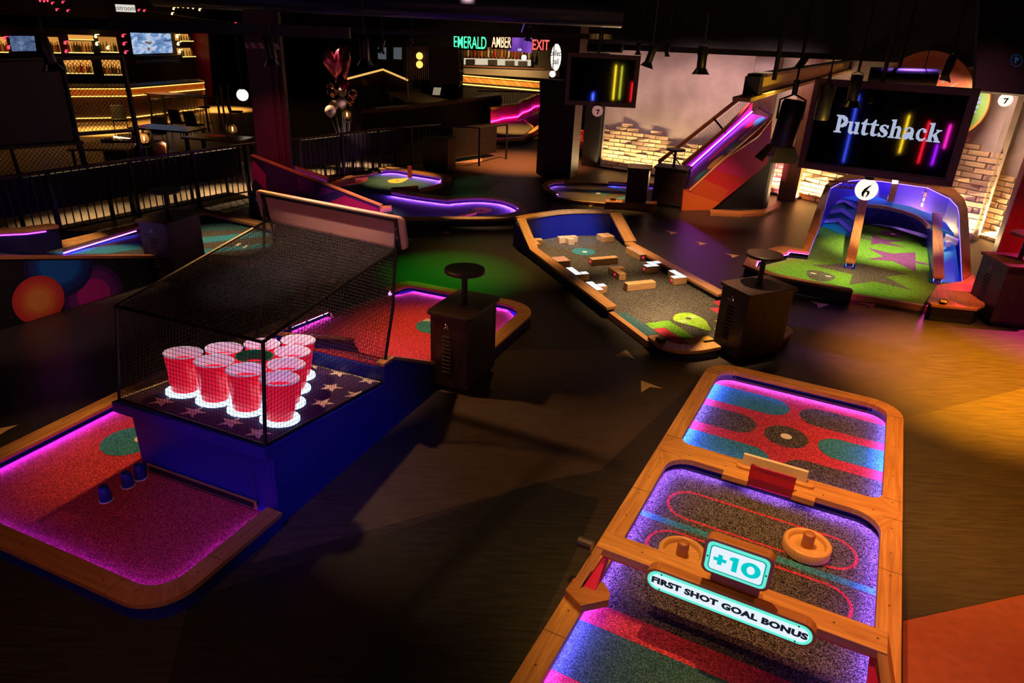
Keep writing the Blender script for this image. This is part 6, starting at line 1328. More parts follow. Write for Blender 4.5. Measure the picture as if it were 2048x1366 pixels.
def spotlight(label, x, y, dist, L, aim=(0, -.5, -1), flaps=4, lit=0, r=None, drop=.12):
    'x,y: pixel of the lens end of the housing'
    e = depth(x, y, dist); a = Vector(aim).normalized(); r = r or L * .22; s0 = e - a * L
    t = thing('track_spotlight', label, 'spotlight', s0, 'black track spotlights')
    g = G(); g.lathe(s0, [(0, 0), (r * .85, 0), (r, L * .08), (r, L * .97), (r * .9, L), (r * .88, L * .94), (0, L * .93)], 20, ax=a); hs = g.build('housing', BLACKM, t, True)
    g = G(); m_ = s0 + a * L * .4; sd = a.cross(Vector((0, 0, 1))).normalized() if abs(a.z) < .99 else Vector((1, 0, 0)); top = m_ + Vector((0, 0, r + drop))
    g.tube([m_ + sd * r * 1.12, m_ + sd * r * 1.12 + (top - m_) * .6, top - Vector((0, 0, drop * .35)), m_ - sd * r * 1.12 + (top - m_) * .6, m_ - sd * r * 1.12], r * .09, 5); g.tube([top - Vector((0, 0, drop * .4)), top + Vector((0, 0, .05))], r * .25, 8); g.tube([top, Vector((top.x, top.y, CEILZ))], .008, 6); g.build('yoke', BLACKM, t)
    if flaps:
        u_ = sd; v_ = a.cross(u_).normalized()
        for k in range(flaps):
            q1 = (u_, v_, -u_, -v_)[k]; q2 = (v_, -u_, -v_, u_)[k]
            p0 = e - a * L * .03 + q1 * r * .95; p1 = p0 + a * r * 1.25 + q1 * r * .75
            g = G(); g.plate([p0 - q2 * r * .75, p0 + q2 * r * .75, p1 + q2 * r * 1.15, p1 - q2 * r * 1.15], a.cross(q2).normalized() * .004); g.build('barn_door', BLACKM, hs)
    if lit:
        g = G(); g.lathe(s0 + a * L * .935, [(0, 0), (r * .8, 0), (r * .8, .003), (0, .004)], 16, ax=a); g.build('lens', glow('spot_lens_%g' % lit, (1, .8, .55), lit), hs)
    return t
spotlight('spotlight with warm lit flaps at the upper left, above the mesh screen', 103, 128, 6.5, .24, (.12, .1, -1), lit=60)
spotlight('spotlight with bright flaps in front of the maroon column', 545, 119, 7.5, .24, (.15, .0, -1), lit=60)
spotlight('spotlight hanging beside the balloons', 730, 120, 8.5, .26, (0, .05, -1), lit=30)
spotlight('small spotlight left of the two wall lamps', 762, 100, 13, .2, (-.3, .1, -1), lit=18)
spotlight('tiny spotlight above the two wall lamps', 824, 88, 15, .18, (.2, .1, -1), lit=18)
spotlight('small spotlight in front of the purple bar screen', 1057, 77, 14, .2, (-.2, -.1, -1))
spotlight('tilted spotlight left of the plaster wall, right of the smaller screen', 1296, 126, 9, .22, (-.28, 0, -1))
spotlight('small spotlight behind the tilted one', 1276, 105, 12, .16, (0, 0, -1)); spotlight('small straight spotlight midway along the bulkhead', 1333, 108, 11, .15, (0, 0, -1), flaps=2)
spotlight('straight spotlight before the plaster wall with a pale flap edge', 1402, 138, 8.6, .26, (.02, -.05, -1), lit=18)
spotlight('largest spotlight, seen from behind, left of the big screen', 1562, 294, 5.2, .34, (-.1, .02, -1), r=.085, drop=.14)
spotlight('spotlight hanging before the top of the big screen', 1703, 203, 6.6, .24, (-.03, -.05, -1), r=.05, lit=30)
spotlight('flapless cylinder spotlight before the left of the big screen', 1641, 240, 6.4, .3, (-.01, 0, -1), flaps=0, r=.065); spotlight('tilted spotlight before the orange sun disc', 1889, 152, 8.0, .22, (-.12, .1, -1), flaps=2)
spotlight('dark tilted spotlight below the bulkhead right of the slide', 1590, 145, 9, .22, (-.5, .1, -1), flaps=2)
# ================================================================ the bar beyond the railing
AMBG = glow('amber_strip', (1.0, .42, .07), 5); AMBD = glow('amber_back', (1.0, .40, .07), .38); WARMB = glow('bulb_warm', (1, .55, .18), 5); REDB = glow('bulb_red', (1, .03, .06), 4); FIL = glow('filament', (1, .5, .12), 14)
BARW = wood('bar_wood', (.025, .008, .005), (.07, .022, .012))
def facing(A, B):
    d = (B - A).normalized(); n = Vector((d.y, -d.x, 0)); n = n if n.dot(-((A + B) / 2)) > 0 else -n; return d, n
# counter
c0_, c1_, c2_ = P(-60, 249), P(266, 242), P(415, 222)
bk = thing('bar_counter', 'long bar counter with an amber lit tile band, far left', 'bar counter', c1_)
g = G(); back = [p + Vector((-.6, .9, 0)) for p in (c0_, c1_, c2_)]; g.band([c0_, c1_, c2_], back, 0, .98, False); g.build('body', BARW, bk)
g = G(); fr_ = [p + Vector((.12, -.16, 0)) for p in (c0_, c1_, c2_)]; g.band(fr_, back, 1.09, 1.14, False); g.build('worktop', DARKW, bk)
m, t, b = nt('amber_tiles'); bk_ = t.nodes.new('ShaderNodeTexBrick'); tc = t.nodes.new('ShaderNodeTexCoord'); t.links.new(tc.outputs['UV'], bk_.inputs[0]); bk_.inputs['Scale'].default_value = 9; bk_.inputs['Color1'].default_value = (.5, .2, .06, 1); bk_.inputs['Color2'].default_value = (.32, .11, .03, 1); bk_.inputs['Mortar'].default_value = (.1, .03, .01, 1); t.links.new(bk_.outputs[0], b.inputs['Base Color']); TILE = m
g = G(); f2 = [p + Vector((-.01, .015, 0)) for p in (c0_, c1_, c2_)]; f1 = [p + Vector((.01, -.02, 0)) for p in (c0_, c1_, c2_)]; g.band(f1, f2, .86, 1.09, False); g.build('tile_band', TILE, bk)
for z0, nm in ((1.06, 'light_strip'), (.82, 'light_strip'), (.12, 'light_strip')):
    g = G(); q1 = [p + Vector((.05, -.07, 0)) for p in (c0_, c1_, c2_)]; q2 = [p + Vector((.075, -.1, 0)) for p in (c0_, c1_, c2_)]; g.band(q1, q2, z0, z0 + .025, False); g.build(nm, AMBG, bk)
# back bar wall
w0, w1, w2 = [p + Vector((-1.5, 2.3, 0)) for p in (c0_, c1_, c2_)]; w2 = w2 + (w2 - w1) * .4
g = G(); g.band([w0, w1, w2], [p + Vector((-.2, .3, 0)) for p in (w0, w1, w2)], 0, CEILZ, False); struct(g.build('wall_bar_back', plain('bar_black', (.010, .006, .005), .7)))
BOT = [plain('bottle_%d' % k, tuple(min(1, x * 1.7) for x in c), .12, 0, .5) for k, c in enumerate([(.35, .12, .02), (.12, .05, .01), (.5, .3, .1), (.04, .10, .03), (.4, .38, .33), (.3, .03, .02)])]
for m_ in BOT: m_.node_tree.nodes['Principled BSDF'].inputs['Transmission Weight'].default_value = .55
proto = {}
def bottle(p, k, label, group, s_=1.0):
    if k not in proto:
        g = G(); g.lathe((0, 0, 0), [(.036, 0), (.04, .01), (.04, .17), (.034, .2), (.015, .235), (.014, .28), (.017, .283), (.016, .3), (0, .3)], 10); me_o = g.build('bottle', BOT[k], None, True, root=(0, 0, 0)); proto[k] = me_o; o = me_o
    else:
        o = proto[k].copy(); COL.objects.link(o)
    o.location = p; o.scale = (s_,) * 3; tag(o, label, 'bottle', group); return o
rb = random.Random(5)
def bay(px0, px1, pyt, pyb, A, B, label, gname, nb, bright=1.0):
    d, n = facing(A, B)
    q = [onwall(x, y, A, B) for x, y in ((px0, pyb), (px1, pyb), (px1, pyt), (px0, pyt))]
    zb, zt = (q[0].z + q[1].z) / 2, (q[2].z + q[3].z) / 2; a, b = Vector((q[0].x, q[0].y, zb)), Vector((q[1].x, q[1].y, zb))
    t = thing('bottle_shelf', label, 'shelf', (a + b) / 2, 'lit shelves behind the bar')
    h = zt - zb
    g = G(); g.plate([a + n * .01, b + n * .01, b + n * .01 + Vector((0, 0, h)), a + n * .01 + Vector((0, 0, h))], n * .01); g.build('back_panel', glow('amber_back_%g' % bright, (1.0, .42, .08), (.8 * bright)), t)
    g = G(); g.plate([a, b, b - Vector((0, 0, .03)), a - Vector((0, 0, .03))], n * .24); g.build('board', BARW, t)
    g = G(); g.plate([a + n * .24, b + n * .24, b + n * .24 - Vector((0, 0, .03)), a + n * .24 - Vector((0, 0, .03))], n * .012); g.build('light_strip', glow('amber_edge', (1, .6, .16), 2.0), t)
    for k in range(nb):
        s_ = min(1.15, h / .3 * .95) * rb.uniform(.78, 1); p = a.lerp(b, (k + .5 + rb.uniform(-.25, .25)) / nb) + n * .13 + Vector((0, 0, .001))
        bottle(p, rb.randrange(6), label.replace('lit shelf of bottles', 'bottle on the lit shelf'), gname, s_)
W = (w0, w1)
bays = [(0, 18, 74, 103, w0, w1, 'lit shelf of bottles at the left edge of the bar', 4, 1), (88, 122, 74, 104, w0, w1, 'lit shelf of bottles right of the small bar screen', 7, .8), (137, 187, 82, 104, w0, w1, 'lit shelf of bottles between the red bulbs', 9, .7), (137, 187, 70, 78, w0, w1, 'lit shelf of bottles in the top row behind the bar', 0, 1), (201, 237, 74, 103, w0, w1, 'lit shelf of bottles under the string of warm bulbs', 6, .6),
 (131, 187, 120, 145, w0, w1, 'lit shelf of bottles low behind the wire mesh, left one', 11, 1.2), (208, 247, 120, 148, w0, w1, 'lit shelf of bottles low behind the wire mesh, right one', 8, 1), (350, 377, 68, 81, w1, w2, 'lit shelf of bottles right of the bright bar screen, upper', 5, .8), (355, 382, 96, 112, w1, w2, 'lit shelf of bottles right of the bright bar screen, lower', 5, .8)]
for x0, x1, yt, yb, A, B, lab, nb, br in bays: bay(x0, x1, yt, yb, A, B, lab, lab.replace('lit shelf of bottles', 'bottles'), nb, br)
def flat(name, label, cat, pxs, A, B, mats, thick=.06, lift=.05, z0=None):
    d, n = facing(A, B); q = [onwall(x, y, A, B) + n * lift for x, y in pxs]; t = thing(name, label, cat, sum(q, Vector()) / len(q)); g = G(); g.plate(q, -n * thick); g.build('panel', mats, t); return t, q, d, n
def vid(name, cols, s):
    m = bpy.data.materials.new(name); m.use_nodes = True; t = m.node_tree; t.nodes.clear(); tc = t.nodes.new('ShaderNodeTexCoord'); n = t.nodes.new('ShaderNodeTexNoise'); n.inputs['Scale'].default_value = 2.0; n.inputs['Detail'].default_value = 5; n.inputs['Distortion'].default_value = 1.2; t.links.new(tc.outputs['Generated'], n.inputs['Vector']); r = ramp(t, cols); t.links.new(n.outputs['Fac'], r.inputs[0]); e = t.nodes.new('ShaderNodeEmission'); e.inputs[1].default_value = s; t.links.new(r.outputs[0], e.inputs[0]); o = t.nodes.new('ShaderNodeOutputMaterial'); t.links.new(e.outputs[0], o.inputs[0]); return m
V1 = vid('bar_video', [(.3, (.06, .10, .2)), (.45, (.15, .28, .55)), (.55, (.55, .65, .85)), (.66, (.12, .09, .08)), (.75, (.4, .2, .1))], 1.0); V2 = vid('bar_video_dim', [(.3, (.03, .05, .12)), (.5, (.1, .16, .32)), (.7, (.25, .3, .45))], .8)
for lab, pxs, A, B, m in (('bright bar television showing a bluish picture', [(258, 109), (341, 106), (336, 66), (251, 64)], w1, w2, V1), ('smaller bluish bar television behind the wire mesh', [(24, 103), (74, 102), (70, 71), (17, 71)], w0, w1, V2)):
    t, q, d, n = flat('television', lab, 'television', pxs, A, B, BLACK, .06, .16); g = G(); c_ = sum(q, Vector()) / 4; g.face([c_ + (p - c_) * .96 + n * .004 for p in q]); g.build('picture', m, t)
# hanging wine glasses
gp = None; GLS, t_, b_ = nt('clear_glass'); b_.inputs['Base Color'].default_value = (.5, .5, .55, 1); b_.inputs['Roughness'].default_value = .05; b_.inputs['Transmission Weight'].default_value = .6
d, n = facing(w1, w2)
for k in range(26):
    p = onwall(253 + k * 3.4, 113, w1, w2) + n * .45
    if gp is None: g = G(); g.lathe((0, 0, 0), [(.035, 0), (.005, -.01), (.004, -.09), (.03, -.12), (.038, -.17), (.032, -.22)], 10); gp = g.build('wine_glass', GLS, None, True, root=(0, 0, 0)); o = gp
    else: o = gp.copy(); COL.objects.link(o)
    o.location = p; tag(o, 'wine glass hanging upside down in the rack below the bright bar television', 'glass', 'hanging wine glasses')
a, b = onwall(250, 112, w1, w2) + n * .45, onwall(345, 111, w1, w2) + n * .45
g = G(); g.tube([a + Vector((0, 0, .02)), b + Vector((0, 0, .02))], .03, 6); tag(g.build('glass_rack', BLACKM, None), 'black rack of hanging wine glasses under the bright bar television', 'rack')
# bulbs
bp_ = {}
def bulb(p, m, label, group, r=.045):
    if m.name not in bp_: g = G(); g.lathe((0, 0, 0), [(0, -1), (.7, -.7), (1, 0), (.7, .7), (.3, 1.1), (.3, 1.5), (0, 1.5)], 10); g.tube([(0, 0, 1.2), (0, 1.2, 1.4), (0, 5.0, 1.4)], .25, 5); o = g.build('light_bulb', m, None, True, root=(0, 0, 0)); bp_[m.name] = o
    else: o = bp_[m.name].copy(); COL.objects.link(o)
    o.location = p; o.scale = (r,) * 3; tag(o, label, 'light bulb', group)
for x, y in ((245, 72), (247, 88), (250, 105), (130, 86), (132, 103), (10, 77), (18, 95)): bulb(onwall(x, y, w0, w2 if False else w1) + facing(w0, w1)[1] * .2, REDB, 'red bulb on the uprights beside the bar shelves', 'red bulbs beside the bar shelves')
for x, y in ((193, 88), (191, 73), (215, 96)): bulb(onwall(x, y, w0, w1) + facing(w0, w1)[1] * .2, WARMB, 'warm bulb on the uprights left of the bright bar television', 'warm bulbs left of the bar television', .05)
for x, y in ((346, 73), (348, 88), (351, 103), (391, 70), (393, 85), (395, 100)): bulb(onwall(x, y, w1, w2) + n * .2, WARMB, 'warm bulb on the uprights right of the bright bar television', 'warm bulbs right of the bar television', .055)
for x, y in ((344, 28), (347, 18), (356, 14), (366, 14), (376, 15), (386, 16), (399, 20), (411, 15), (425, 15), (440, 16)): bulb(depth(x, y, 22), WARMB, 'warm bulb of the fairy light string under the ceiling', 'warm fairy lights under the ceiling', .03)
for x, y in ((80, 2), (88, 3), (95, 2), (104, 7), (113, 20), (125, 5), (135, 22), (277, 21), (288, 22), (240, 22), (470, 48)): bulb(depth(x, y, 22), REDB, 'red bulb of the fairy light string under the ceiling', 'red fairy lights under the ceiling', .028)
g = G(); q = [depth(x, y, 22.0) for x, y in ((344, 28), (347, 17), (366, 13), (386, 15), (411, 14), (442, 15))]; g.tube([Vector((q[0].x, q[0].y, CEILZ))] + q + [Vector((q[-1].x, q[-1].y, CEILZ))], .006, 4); tag(g.build('light_string', BLACKM, None), 'cable of warm fairy lights under the ceiling', 'light string')
g = G(); q = [depth(x, y, 22.0) for x, y in ((70, 1), (95, 1), (113, 19), (135, 21), (240, 21), (288, 21), (470, 47))]; g.tube([Vector((q[0].x, q[0].y, CEILZ))] + q + [Vector((q[-1].x, q[-1].y, CEILZ))], .006, 4); tag(g.build('light_string', BLACKM, None), 'cable of red fairy lights under the ceiling', 'light string')
# signs
def vplane(x, y, dist): c = depth(x, y, dist); return Vector((c.x, c.y, 0)), Vector((c.x + 1, c.y - .0, 0))
def textsign(name, label, x, y, dist, body, h_px, m, back=None, bpx=None, bold=.0, sx=1.0, tilt=0):
    A, B = vplane(x, y, dist); c = onwall(x, y, A, B); B = A + Vector((math.cos(tilt), math.sin(tilt), 0)); sc = dist / FPX * 1.02
    t = thing(name, label, 'sign', c); ux = (B - A).normalized(); nn = Vector((ux.y, -ux.x, 0))
    if back is not None: w_, h_ = bpx[0] * sc, bpx[1] * sc; g = G(); g.plate([c + ux * a_ + Vector((0, 0, b_)) for a_, b_ in ((-w_ / 2, -h_ / 2), (w_ / 2, -h_ / 2), (w_ / 2, h_ / 2), (-w_ / 2, h_ / 2))], -nn * .05); g.build('board', back, t)
    g = G(); text_mesh(g, body, c + nn * .01, ux, (0, 0, 1), h_px * sc * 1.9, 0, bold, .002, sx=sx); g.build('lettering', m, t)
    g = G(); g.tube([c - nn * .03, Vector((c.x, c.y + .03, CEILZ))], .008, 5); g.build('hanger', BLACKM, t)
    return t
textsign('direction_sign', 'small lit white sign reading restrooms under the ceiling', 250, 16.5, 20, 'restrooms', 6.3, INK, glow('sign_lit_white', (.9, .85, .75), .8), (37, 13))
textsign('neon_sign', 'green neon sign reading EMERALD', 940, 86, 23, 'EMERALD', 17, glow('neon_green', (.06, 1, .35), 2.2), BLACK, (66, 26), .002, .47)
textsign('neon_sign', 'orange white neon sign reading AMBER', 1003, 85, 24, 'AMBER', 16, glow('neon_amber', (1, .55, .3), 2.2), BLACK, (40, 24), .002, .40)
textsign('exit_sign', 'red lit exit sign near the partition pier', 1081, 91, 21.5, 'EXIT', 14, glow('exit_red', (1, .12, .1), 1.6), plain('exit_back', (.10, .004, .004), .5), (29, 19), .004, .62)
cb_ = textsign('oval_sign', 'lit white oval sign reading collect ball', 1112, 115, 20, 'collect\nball', 8, INK, None, None, .003, .58)
A, B = vplane(1112, 115, 20); c = onwall(1112, 115, A, B); g = G(); g.plate([c + Vector((.15 * math.cos(2 * math.pi * k / 30), 0, .37 * math.sin(2 * math.pi * k / 30))) for k in range(30)], Vector((0, .06, 0))); g.build('board', glow('oval_white', (1, .93, .85), 1.1), cb_)
sg = thing('light_box', 'small pale yellow light box at the upper left edge', 'sign', depth(12, 46, 20)); g = G(); A, B = vplane(12, 46, 20); g.plate([onwall(x, y, A, B) for x, y in ((-10, 52), (27, 52), (26, 40), (-10, 39))], Vector((0, .06, 0))); g.build('panel', glow('box_yellow', (1, .72, .35), .7), sg)
# pizza counter in the distance
kd = 33; KA, KB = vplane(1000, 150, kd); KB = KA + Vector((1, -.12, 0)); kw = lambda x, y: onwall(x, y, KA, KB)
kt = thing('food_counter', 'bright food counter with amber chevron tiles below the neon signs', 'bar counter', Vector((kw(1000, 180).x, kw(1000, 180).y, 0)))
def kq(name, pts, m, k=0.0, th=.05): g = G(); g.plate([kw(x, y) - Vector((0, k, 0)) for x, y in pts], Vector((0, th, 0))); return g.build(name, m, kt)
m, t, b = nt('chevron_tiles'); TC_ = t.nodes.new('ShaderNodeTexCoord'); wv = t.nodes.new('ShaderNodeTexWave'); wv.wave_type = 'BANDS'; wv.bands_direction = 'DIAGONAL'; wv.inputs['Scale'].default_value = 1.2; t.links.new(TC_.outputs['Object'], wv.inputs[0]); r = ramp(t, [(.35, (.7, .32, .08)), (.5, (.25, .06, .02)), (.65, (.8, .42, .12))]); t.links.new(wv.outputs[0], r.inputs[0]); t.links.new(r.outputs[0], b.inputs['Base Color']); t.links.new(r.outputs[0], b.inputs['Emission Color']); b.inputs['Emission Strength'].default_value = .0
kq('tile_front', [(926, 152), (1079, 166), (1079, 176), (926, 164)], m, .02)
kq('light_strip', [(926, 150), (1079, 163), (1079, 164.5), (926, 151.5)], AMBG, .10, .02); kq('foot_rail', [(926, 167), (1079, 180), (1079, 182), (926, 169)], AMBG, .12, .02)
kq('glass_case', [(926, 137), (1100, 142), (1098, 158), (926, 148)], plain('steel_case', (.45, .40, .33), .35, .6), -.3); kq('shelf', [(926, 131), (1090, 137), (1090, 140), (926, 134)], plain('brown_shelf', (.15, .05, .03), .5), -.2)
kq('back_panel', [(926, 117), (1062, 120), (1062, 133), (926, 130)], glow('kitchen_light', (.75, .62, .45), .9), -.5); kq('upper_shelf', [(926, 112), (1064, 117), (1064, 120), (926, 116)], plain('brown_shelf2', (.12, .04, .03), .5), -.3)
g = G(); qa_, qb_ = kw(926, 164), kw(1095, 176); g.hexa([Vector((qa_.x, qa_.y + .02, 0)), Vector((qb_.x, qb_.y + .02, 0)), Vector((qb_.x, qb_.y + .7, 0)), Vector((qa_.x, qa_.y + .7, 0))], [Vector((qa_.x, qa_.y + .02, qa_.z)), Vector((qb_.x, qb_.y + .02, qb_.z)), Vector((qb_.x, qb_.y + .7, qb_.z)), Vector((qa_.x, qa_.y + .7, qa_.z))]); g.build('plinth', DARKP, kt)
kq('back_wall', [(915, 95), (1120, 95), (1120, 240), (915, 240)], plain('kitchen_dark', (.03, .018, .012), .7), -.9)
for x, y in ((940, 123), (985, 124), (1020, 126), (1046, 127)): kq('appliance', [(x - 10, y + 7), (x + 9, y + 7), (x + 9, y - 4), (x - 10, y - 4)], plain('oven_black', (.02, .02, .022), .3), -.32, .1)
for k in range(20):
    p = kw(929 + k * 6.8, 112.5 + k * .25) + Vector((0, .12, 0)); bottle(p, (1, 4, 1, 5, 1, 0)[k % 6], 'dark bottle in the row on the upper shelf of the food counter', 'bottles over the food counter', 1.35)
tv = thing('television', 'purple screen with a small white star and caption beside the exit sign', 'television', kw(1040, 88)); g = G(); q = [kw(x, y) - Vector((0, 8.2, 0)) for x, y in ((1017, 102), (1063, 106), (1065, 72), (1017, 70))]; q = [onwall(x, y, KA - Vector((0, 8.2, 0)), KB - Vector((0, 8.2, 0))) for x, y in ((1017, 102), (1063, 106), (1065, 72), (1017, 70))]; g.plate(q, Vector((0, .06, 0))); g.tube([(q[2] + q[3]) / 2, Vector((q[2].x, q[2].y + .03, CEILZ))], .02, 6); g.build('panel', vid('purple_video', [(.3, (.07, .02, .2)), (.5, (.16, .05, .42)), (.7, (.3, .1, .6))], .9), tv)
g = G(); c = sum(q, Vector()) / 4 + Vector((.1, -.006, -.1)); g.face(star(c, .001, .001, 0)) if False else None
for k in range(8): tt_ = math.pi * k / 4; g.face([c + Vector((.06 * math.cos(tt_), 0, .06 * math.sin(tt_) + .06)), c + Vector((.02 * math.cos(tt_ + .4), 0, .02 * math.sin(tt_ + .4) + .06)), c + Vector((0, 0, .06))])
g.build('star_mark', glow('caption_white', (.8, .75, .9), .9), tv); g = G(); text_mesh(g, 'AMBER', c + Vector((0, 0, -.10)), (1, 0, 0), (0, 0, 1), .12, 0, .004, .001); g.build('caption', glow('caption_white', (.8, .75, .9), .9), tv)
globe('small lit globe lamp above the food counter', onwall(1048, 115, KA - Vector((0, 7, 0)), KB - Vector((0, 7, 0))), .10, glow('globe_cream', (1, .85, .6), 2), None, 2); globe('small lit globe lamp below the oval sign', depth(1105, 148, 20), .09, glow('globe_cream', (1, .85, .6), 2), None, 2)
globe('white glowing globe lamp among the bar tables', depth(485, 190, 19), .155, glow('globe_cream', (1, .85, .6), 2), None, 2)
# two wall lamps, lit ledges, pale windows
for y, lab in ((112, 'upper of two amber wall lamps on the slatted panel'), (129, 'lower of two amber wall lamps on the slatted panel')):
    c = depth(839, y, 22); t = thing('wall_lamp', lab, 'lamp', c, 'amber wall lamps'); g = G(); g.lathe(c, [(.11 * math.sin(math.pi * k / 10), -.11 * math.cos(math.pi * k / 10)) for k in range(11)], 16); g.build('globe', glow('lamp_amber', (1, .42, .08), 2.2), t, True); g = G(); g.lathe(c + Vector((0, .1, 0)), [(.05, 0), (.05, .3)], 10, ax=(0, 1, 0)); g.build('bracket', BLACKM, t)
g = G(); A, B = vplane(840, 130, 22.3); q = [onwall(x, y, A, B) for x, y in ((812, 160), (858, 160), (856, 92), (814, 92))]; 
for k in range(12): a_, b_ = q[0].lerp(q[1], k / 11.5), q[3].lerp(q[2], k / 11.5); g.plate([a_, a_ + Vector((.025, 0, 0)), b_ + Vector((.025, 0, 0)), b_], Vector((0, .03, 0)))
tag(g.build('slat_panel', BARW, None), 'dark slatted panel carrying two amber lamps', 'panel')
g = G(); A, B = vplane(890, 130, 21.5); g.plate([onwall(x, y, A, B) for x, y in ((858, 170), (920, 168), (916, 94), (858, 94))], Vector((0, .1, 0))); tag(g.build('partition_panel', plain('panel_brown', (.02, .012, .010), .6), None), 'plain dark partition left of the food counter', 'partition')
for x, lab in ((764, 'dark door with a pale grey pane left of the wall lamps, left one'), (795, 'dark door with a pale grey pane left of the wall lamps, right one')):
    A, B = vplane(x, 106, 27); t = thing('swing_door', lab, 'door', Vector((onwall(x, 106, A, B).x, A.y, 0))); g = G(); q = [onwall(xx, yy, A, B) for xx, yy in ((x - 11, 90), (x + 11, 90))]; g.plate([Vector((q[0].x, A.y + .06, 0)), Vector((q[1].x, A.y + .06, 0)), q[1] + Vector((0, .06, 0)), q[0] + Vector((0, .06, 0))], Vector((0, .05, 0))); g.build('leaf', plain('door_black', (.008, .007, .008), .6), t); g = G(); g.plate([onwall(xx, yy, A, B) for xx, yy in ((x - 8, 118), (x + 8, 119), (x + 8, 95), (x - 8, 95))], Vector((0, .05, 0))); g.build('pane', glow('pane_grey', (.12, .14, .16), .55), t)
ld = thing('lit_ledge', 'amber lit ledge running round the far seating', 'ledge', depth(750, 155, 26)); A, B = vplane(700, 155, 24); ll = [onwall(693, 158, A, B), onwall(750, 152, A, B) + Vector((0, 1.5, .14)), onwall(815, 160, A, B)]
g = G(); 
for a, b in zip(ll, ll[1:]): g.tube([a, b], .035, 6)
g.build('light_strip', glow('amber_soft', (1, .55, .15), .9), ld)
g = G()
for a, b in zip(ll, ll[1:]): g.plate([a - Vector((0, 0, .06)), b - Vector((0, 0, .06)), b - Vector((0, 0, .75)), a - Vector((0, 0, .75))], Vector((0, .1, 0)))
g.build('front', BARW, ld)
# long counter with a pale edge
e0, e1, e2 = P(722, 221, 1.1), P(812, 213, 1.1), P(1002, 190, 1.1)
lc = thing('service_counter', 'long dark counter with a pale wooden edge beyond the railing', 'counter', (e0 + e2) / 2 - Vector((0, 0, 1.1)))
g = G(); g.band([e0, e1, e2], [e0 + Vector((.3, 1.2, 0)), e1 + Vector((.4, 1.2, 0)), e2 + Vector((-.2, 1, 0))], 1.0, 1.1, False); g.build('top', wood('pale_edge', (.16, .08, .035), (.28, .15, .07)), lc)
g = G(); g.band([p + Vector((.03, .06, 0)) for p in (e0, e1, e2)], [e0 + Vector((.3, 1.1, 0)), e1 + Vector((.4, 1.1, 0)), e2 + Vector((-.2, .9, 0))], 0, 1.0, False); g.build('body', DARKP, lc)
tp = thing('tablet', 'pale lit tablet standing on the long dark counter', 'tablet', P(870, 190, 1.1)); cc = P(872, 190, 1.1); g = G(); a_ = cc + Vector((-.14, 0, 0)); g.plate([a_, a_ + Vector((.28, 0, 0)), a_ + Vector((.33, .08, .26)), a_ + Vector((.05, .08, .26))], Vector((0, .015, 0))); g.build('screen', glow('tablet_glow', (.6, .48, .34), .45), tp); g = G(); g.box(cc + Vector((0, .12, .02)), (.22, .16, .03)); g.build('stand', BLACK, tp)
# ---- tables, stools, booth
def table(c, w_, d_, h, ang, m, label, legs=True):
    f = Fr(c.xy, ang); t = thing('bar_table', label, 'table', (c.x, c.y, 0)); g = G(); g.prism([f(-w_ / 2, -d_ / 2), f(w_ / 2, -d_ / 2), f(w_ / 2, d_ / 2), f(-w_ / 2, d_ / 2)], h - .045, h); g.build('tabletop', m, t, bevel=.006)
    for x in (-1, 1):
        for y in (-1, 1): g = G(); g.box(f(x * (w_ / 2 - .08), y * (d_ / 2 - .08), (h - .045) / 2), (.05, .05, h - .045), ang); g.build('leg', BLACKM, t)
RTAB = wood('red_table', (.10, .02, .012), (.20, .05, .025), rough=.25)
table(P(335, 255, .76), 1.7, .85, .76, -10, wood('purple_table', (.07, .025, .06), (.13, .05, .10), rough=.25), 'dark table with a purple sheen in front of the bar'); table(P(437, 274, .76), 1.5, .8, .76, -10, RTAB, 'reddish table between the Edison bulb and the booth')
table(P(365, 189, 1.06), 2.3, .8, 1.06, -14, DARKW, 'high dark table with stools before the bar'); table(P(205, 292, .76), 1.2, .8, .76, 20, wood('amber_table', (.2, .08, .02), (.35, .16, .05), rough=.3), 'amber lit table behind the lower wire mesh'); table(P(420, 138, 1.06), 1.2, .7, 1.06, 0, DARKW, 'small high table near the red wall')
def stool(c, label):
    t = thing('bar_stool', label, 'stool', c, 'bar stools'); g = G(); g.lathe(c + Vector((0, 0, .72)), [(0, 0), (.17, 0), (.18, .02), (.17, .05), (0, .05)], 18); g.build('seat', BLACK, t, True)
    for k in range(4): an = math.pi / 4 + k * math.pi / 2; g = G(); dx = Vector((math.cos(an), math.sin(an), 0)); g.tube([c + dx * .12 + Vector((0, 0, .72)), c + dx * .22], .011, 5); g.build('leg', BLACKM, t)
    g = G(); g.tube([c + Vector((.19 * math.cos(2 * math.pi * k / 16), .19 * math.sin(2 * math.pi * k / 16), .25)) for k in range(16)], .009, 5, closed=True); g.build('foot_ring', BLACKM, t)
for x, y, lab in ((318, 243, 'stool at the left end of the high table'), (340, 240, 'stool left of the middle of the high table'), (365, 238, 'stool at the middle of the high table'), (388, 234, 'stool right of the middle of the high table'), (415, 262, 'stool at the right end of the high table, nearest')): stool(P(x, y), lab)
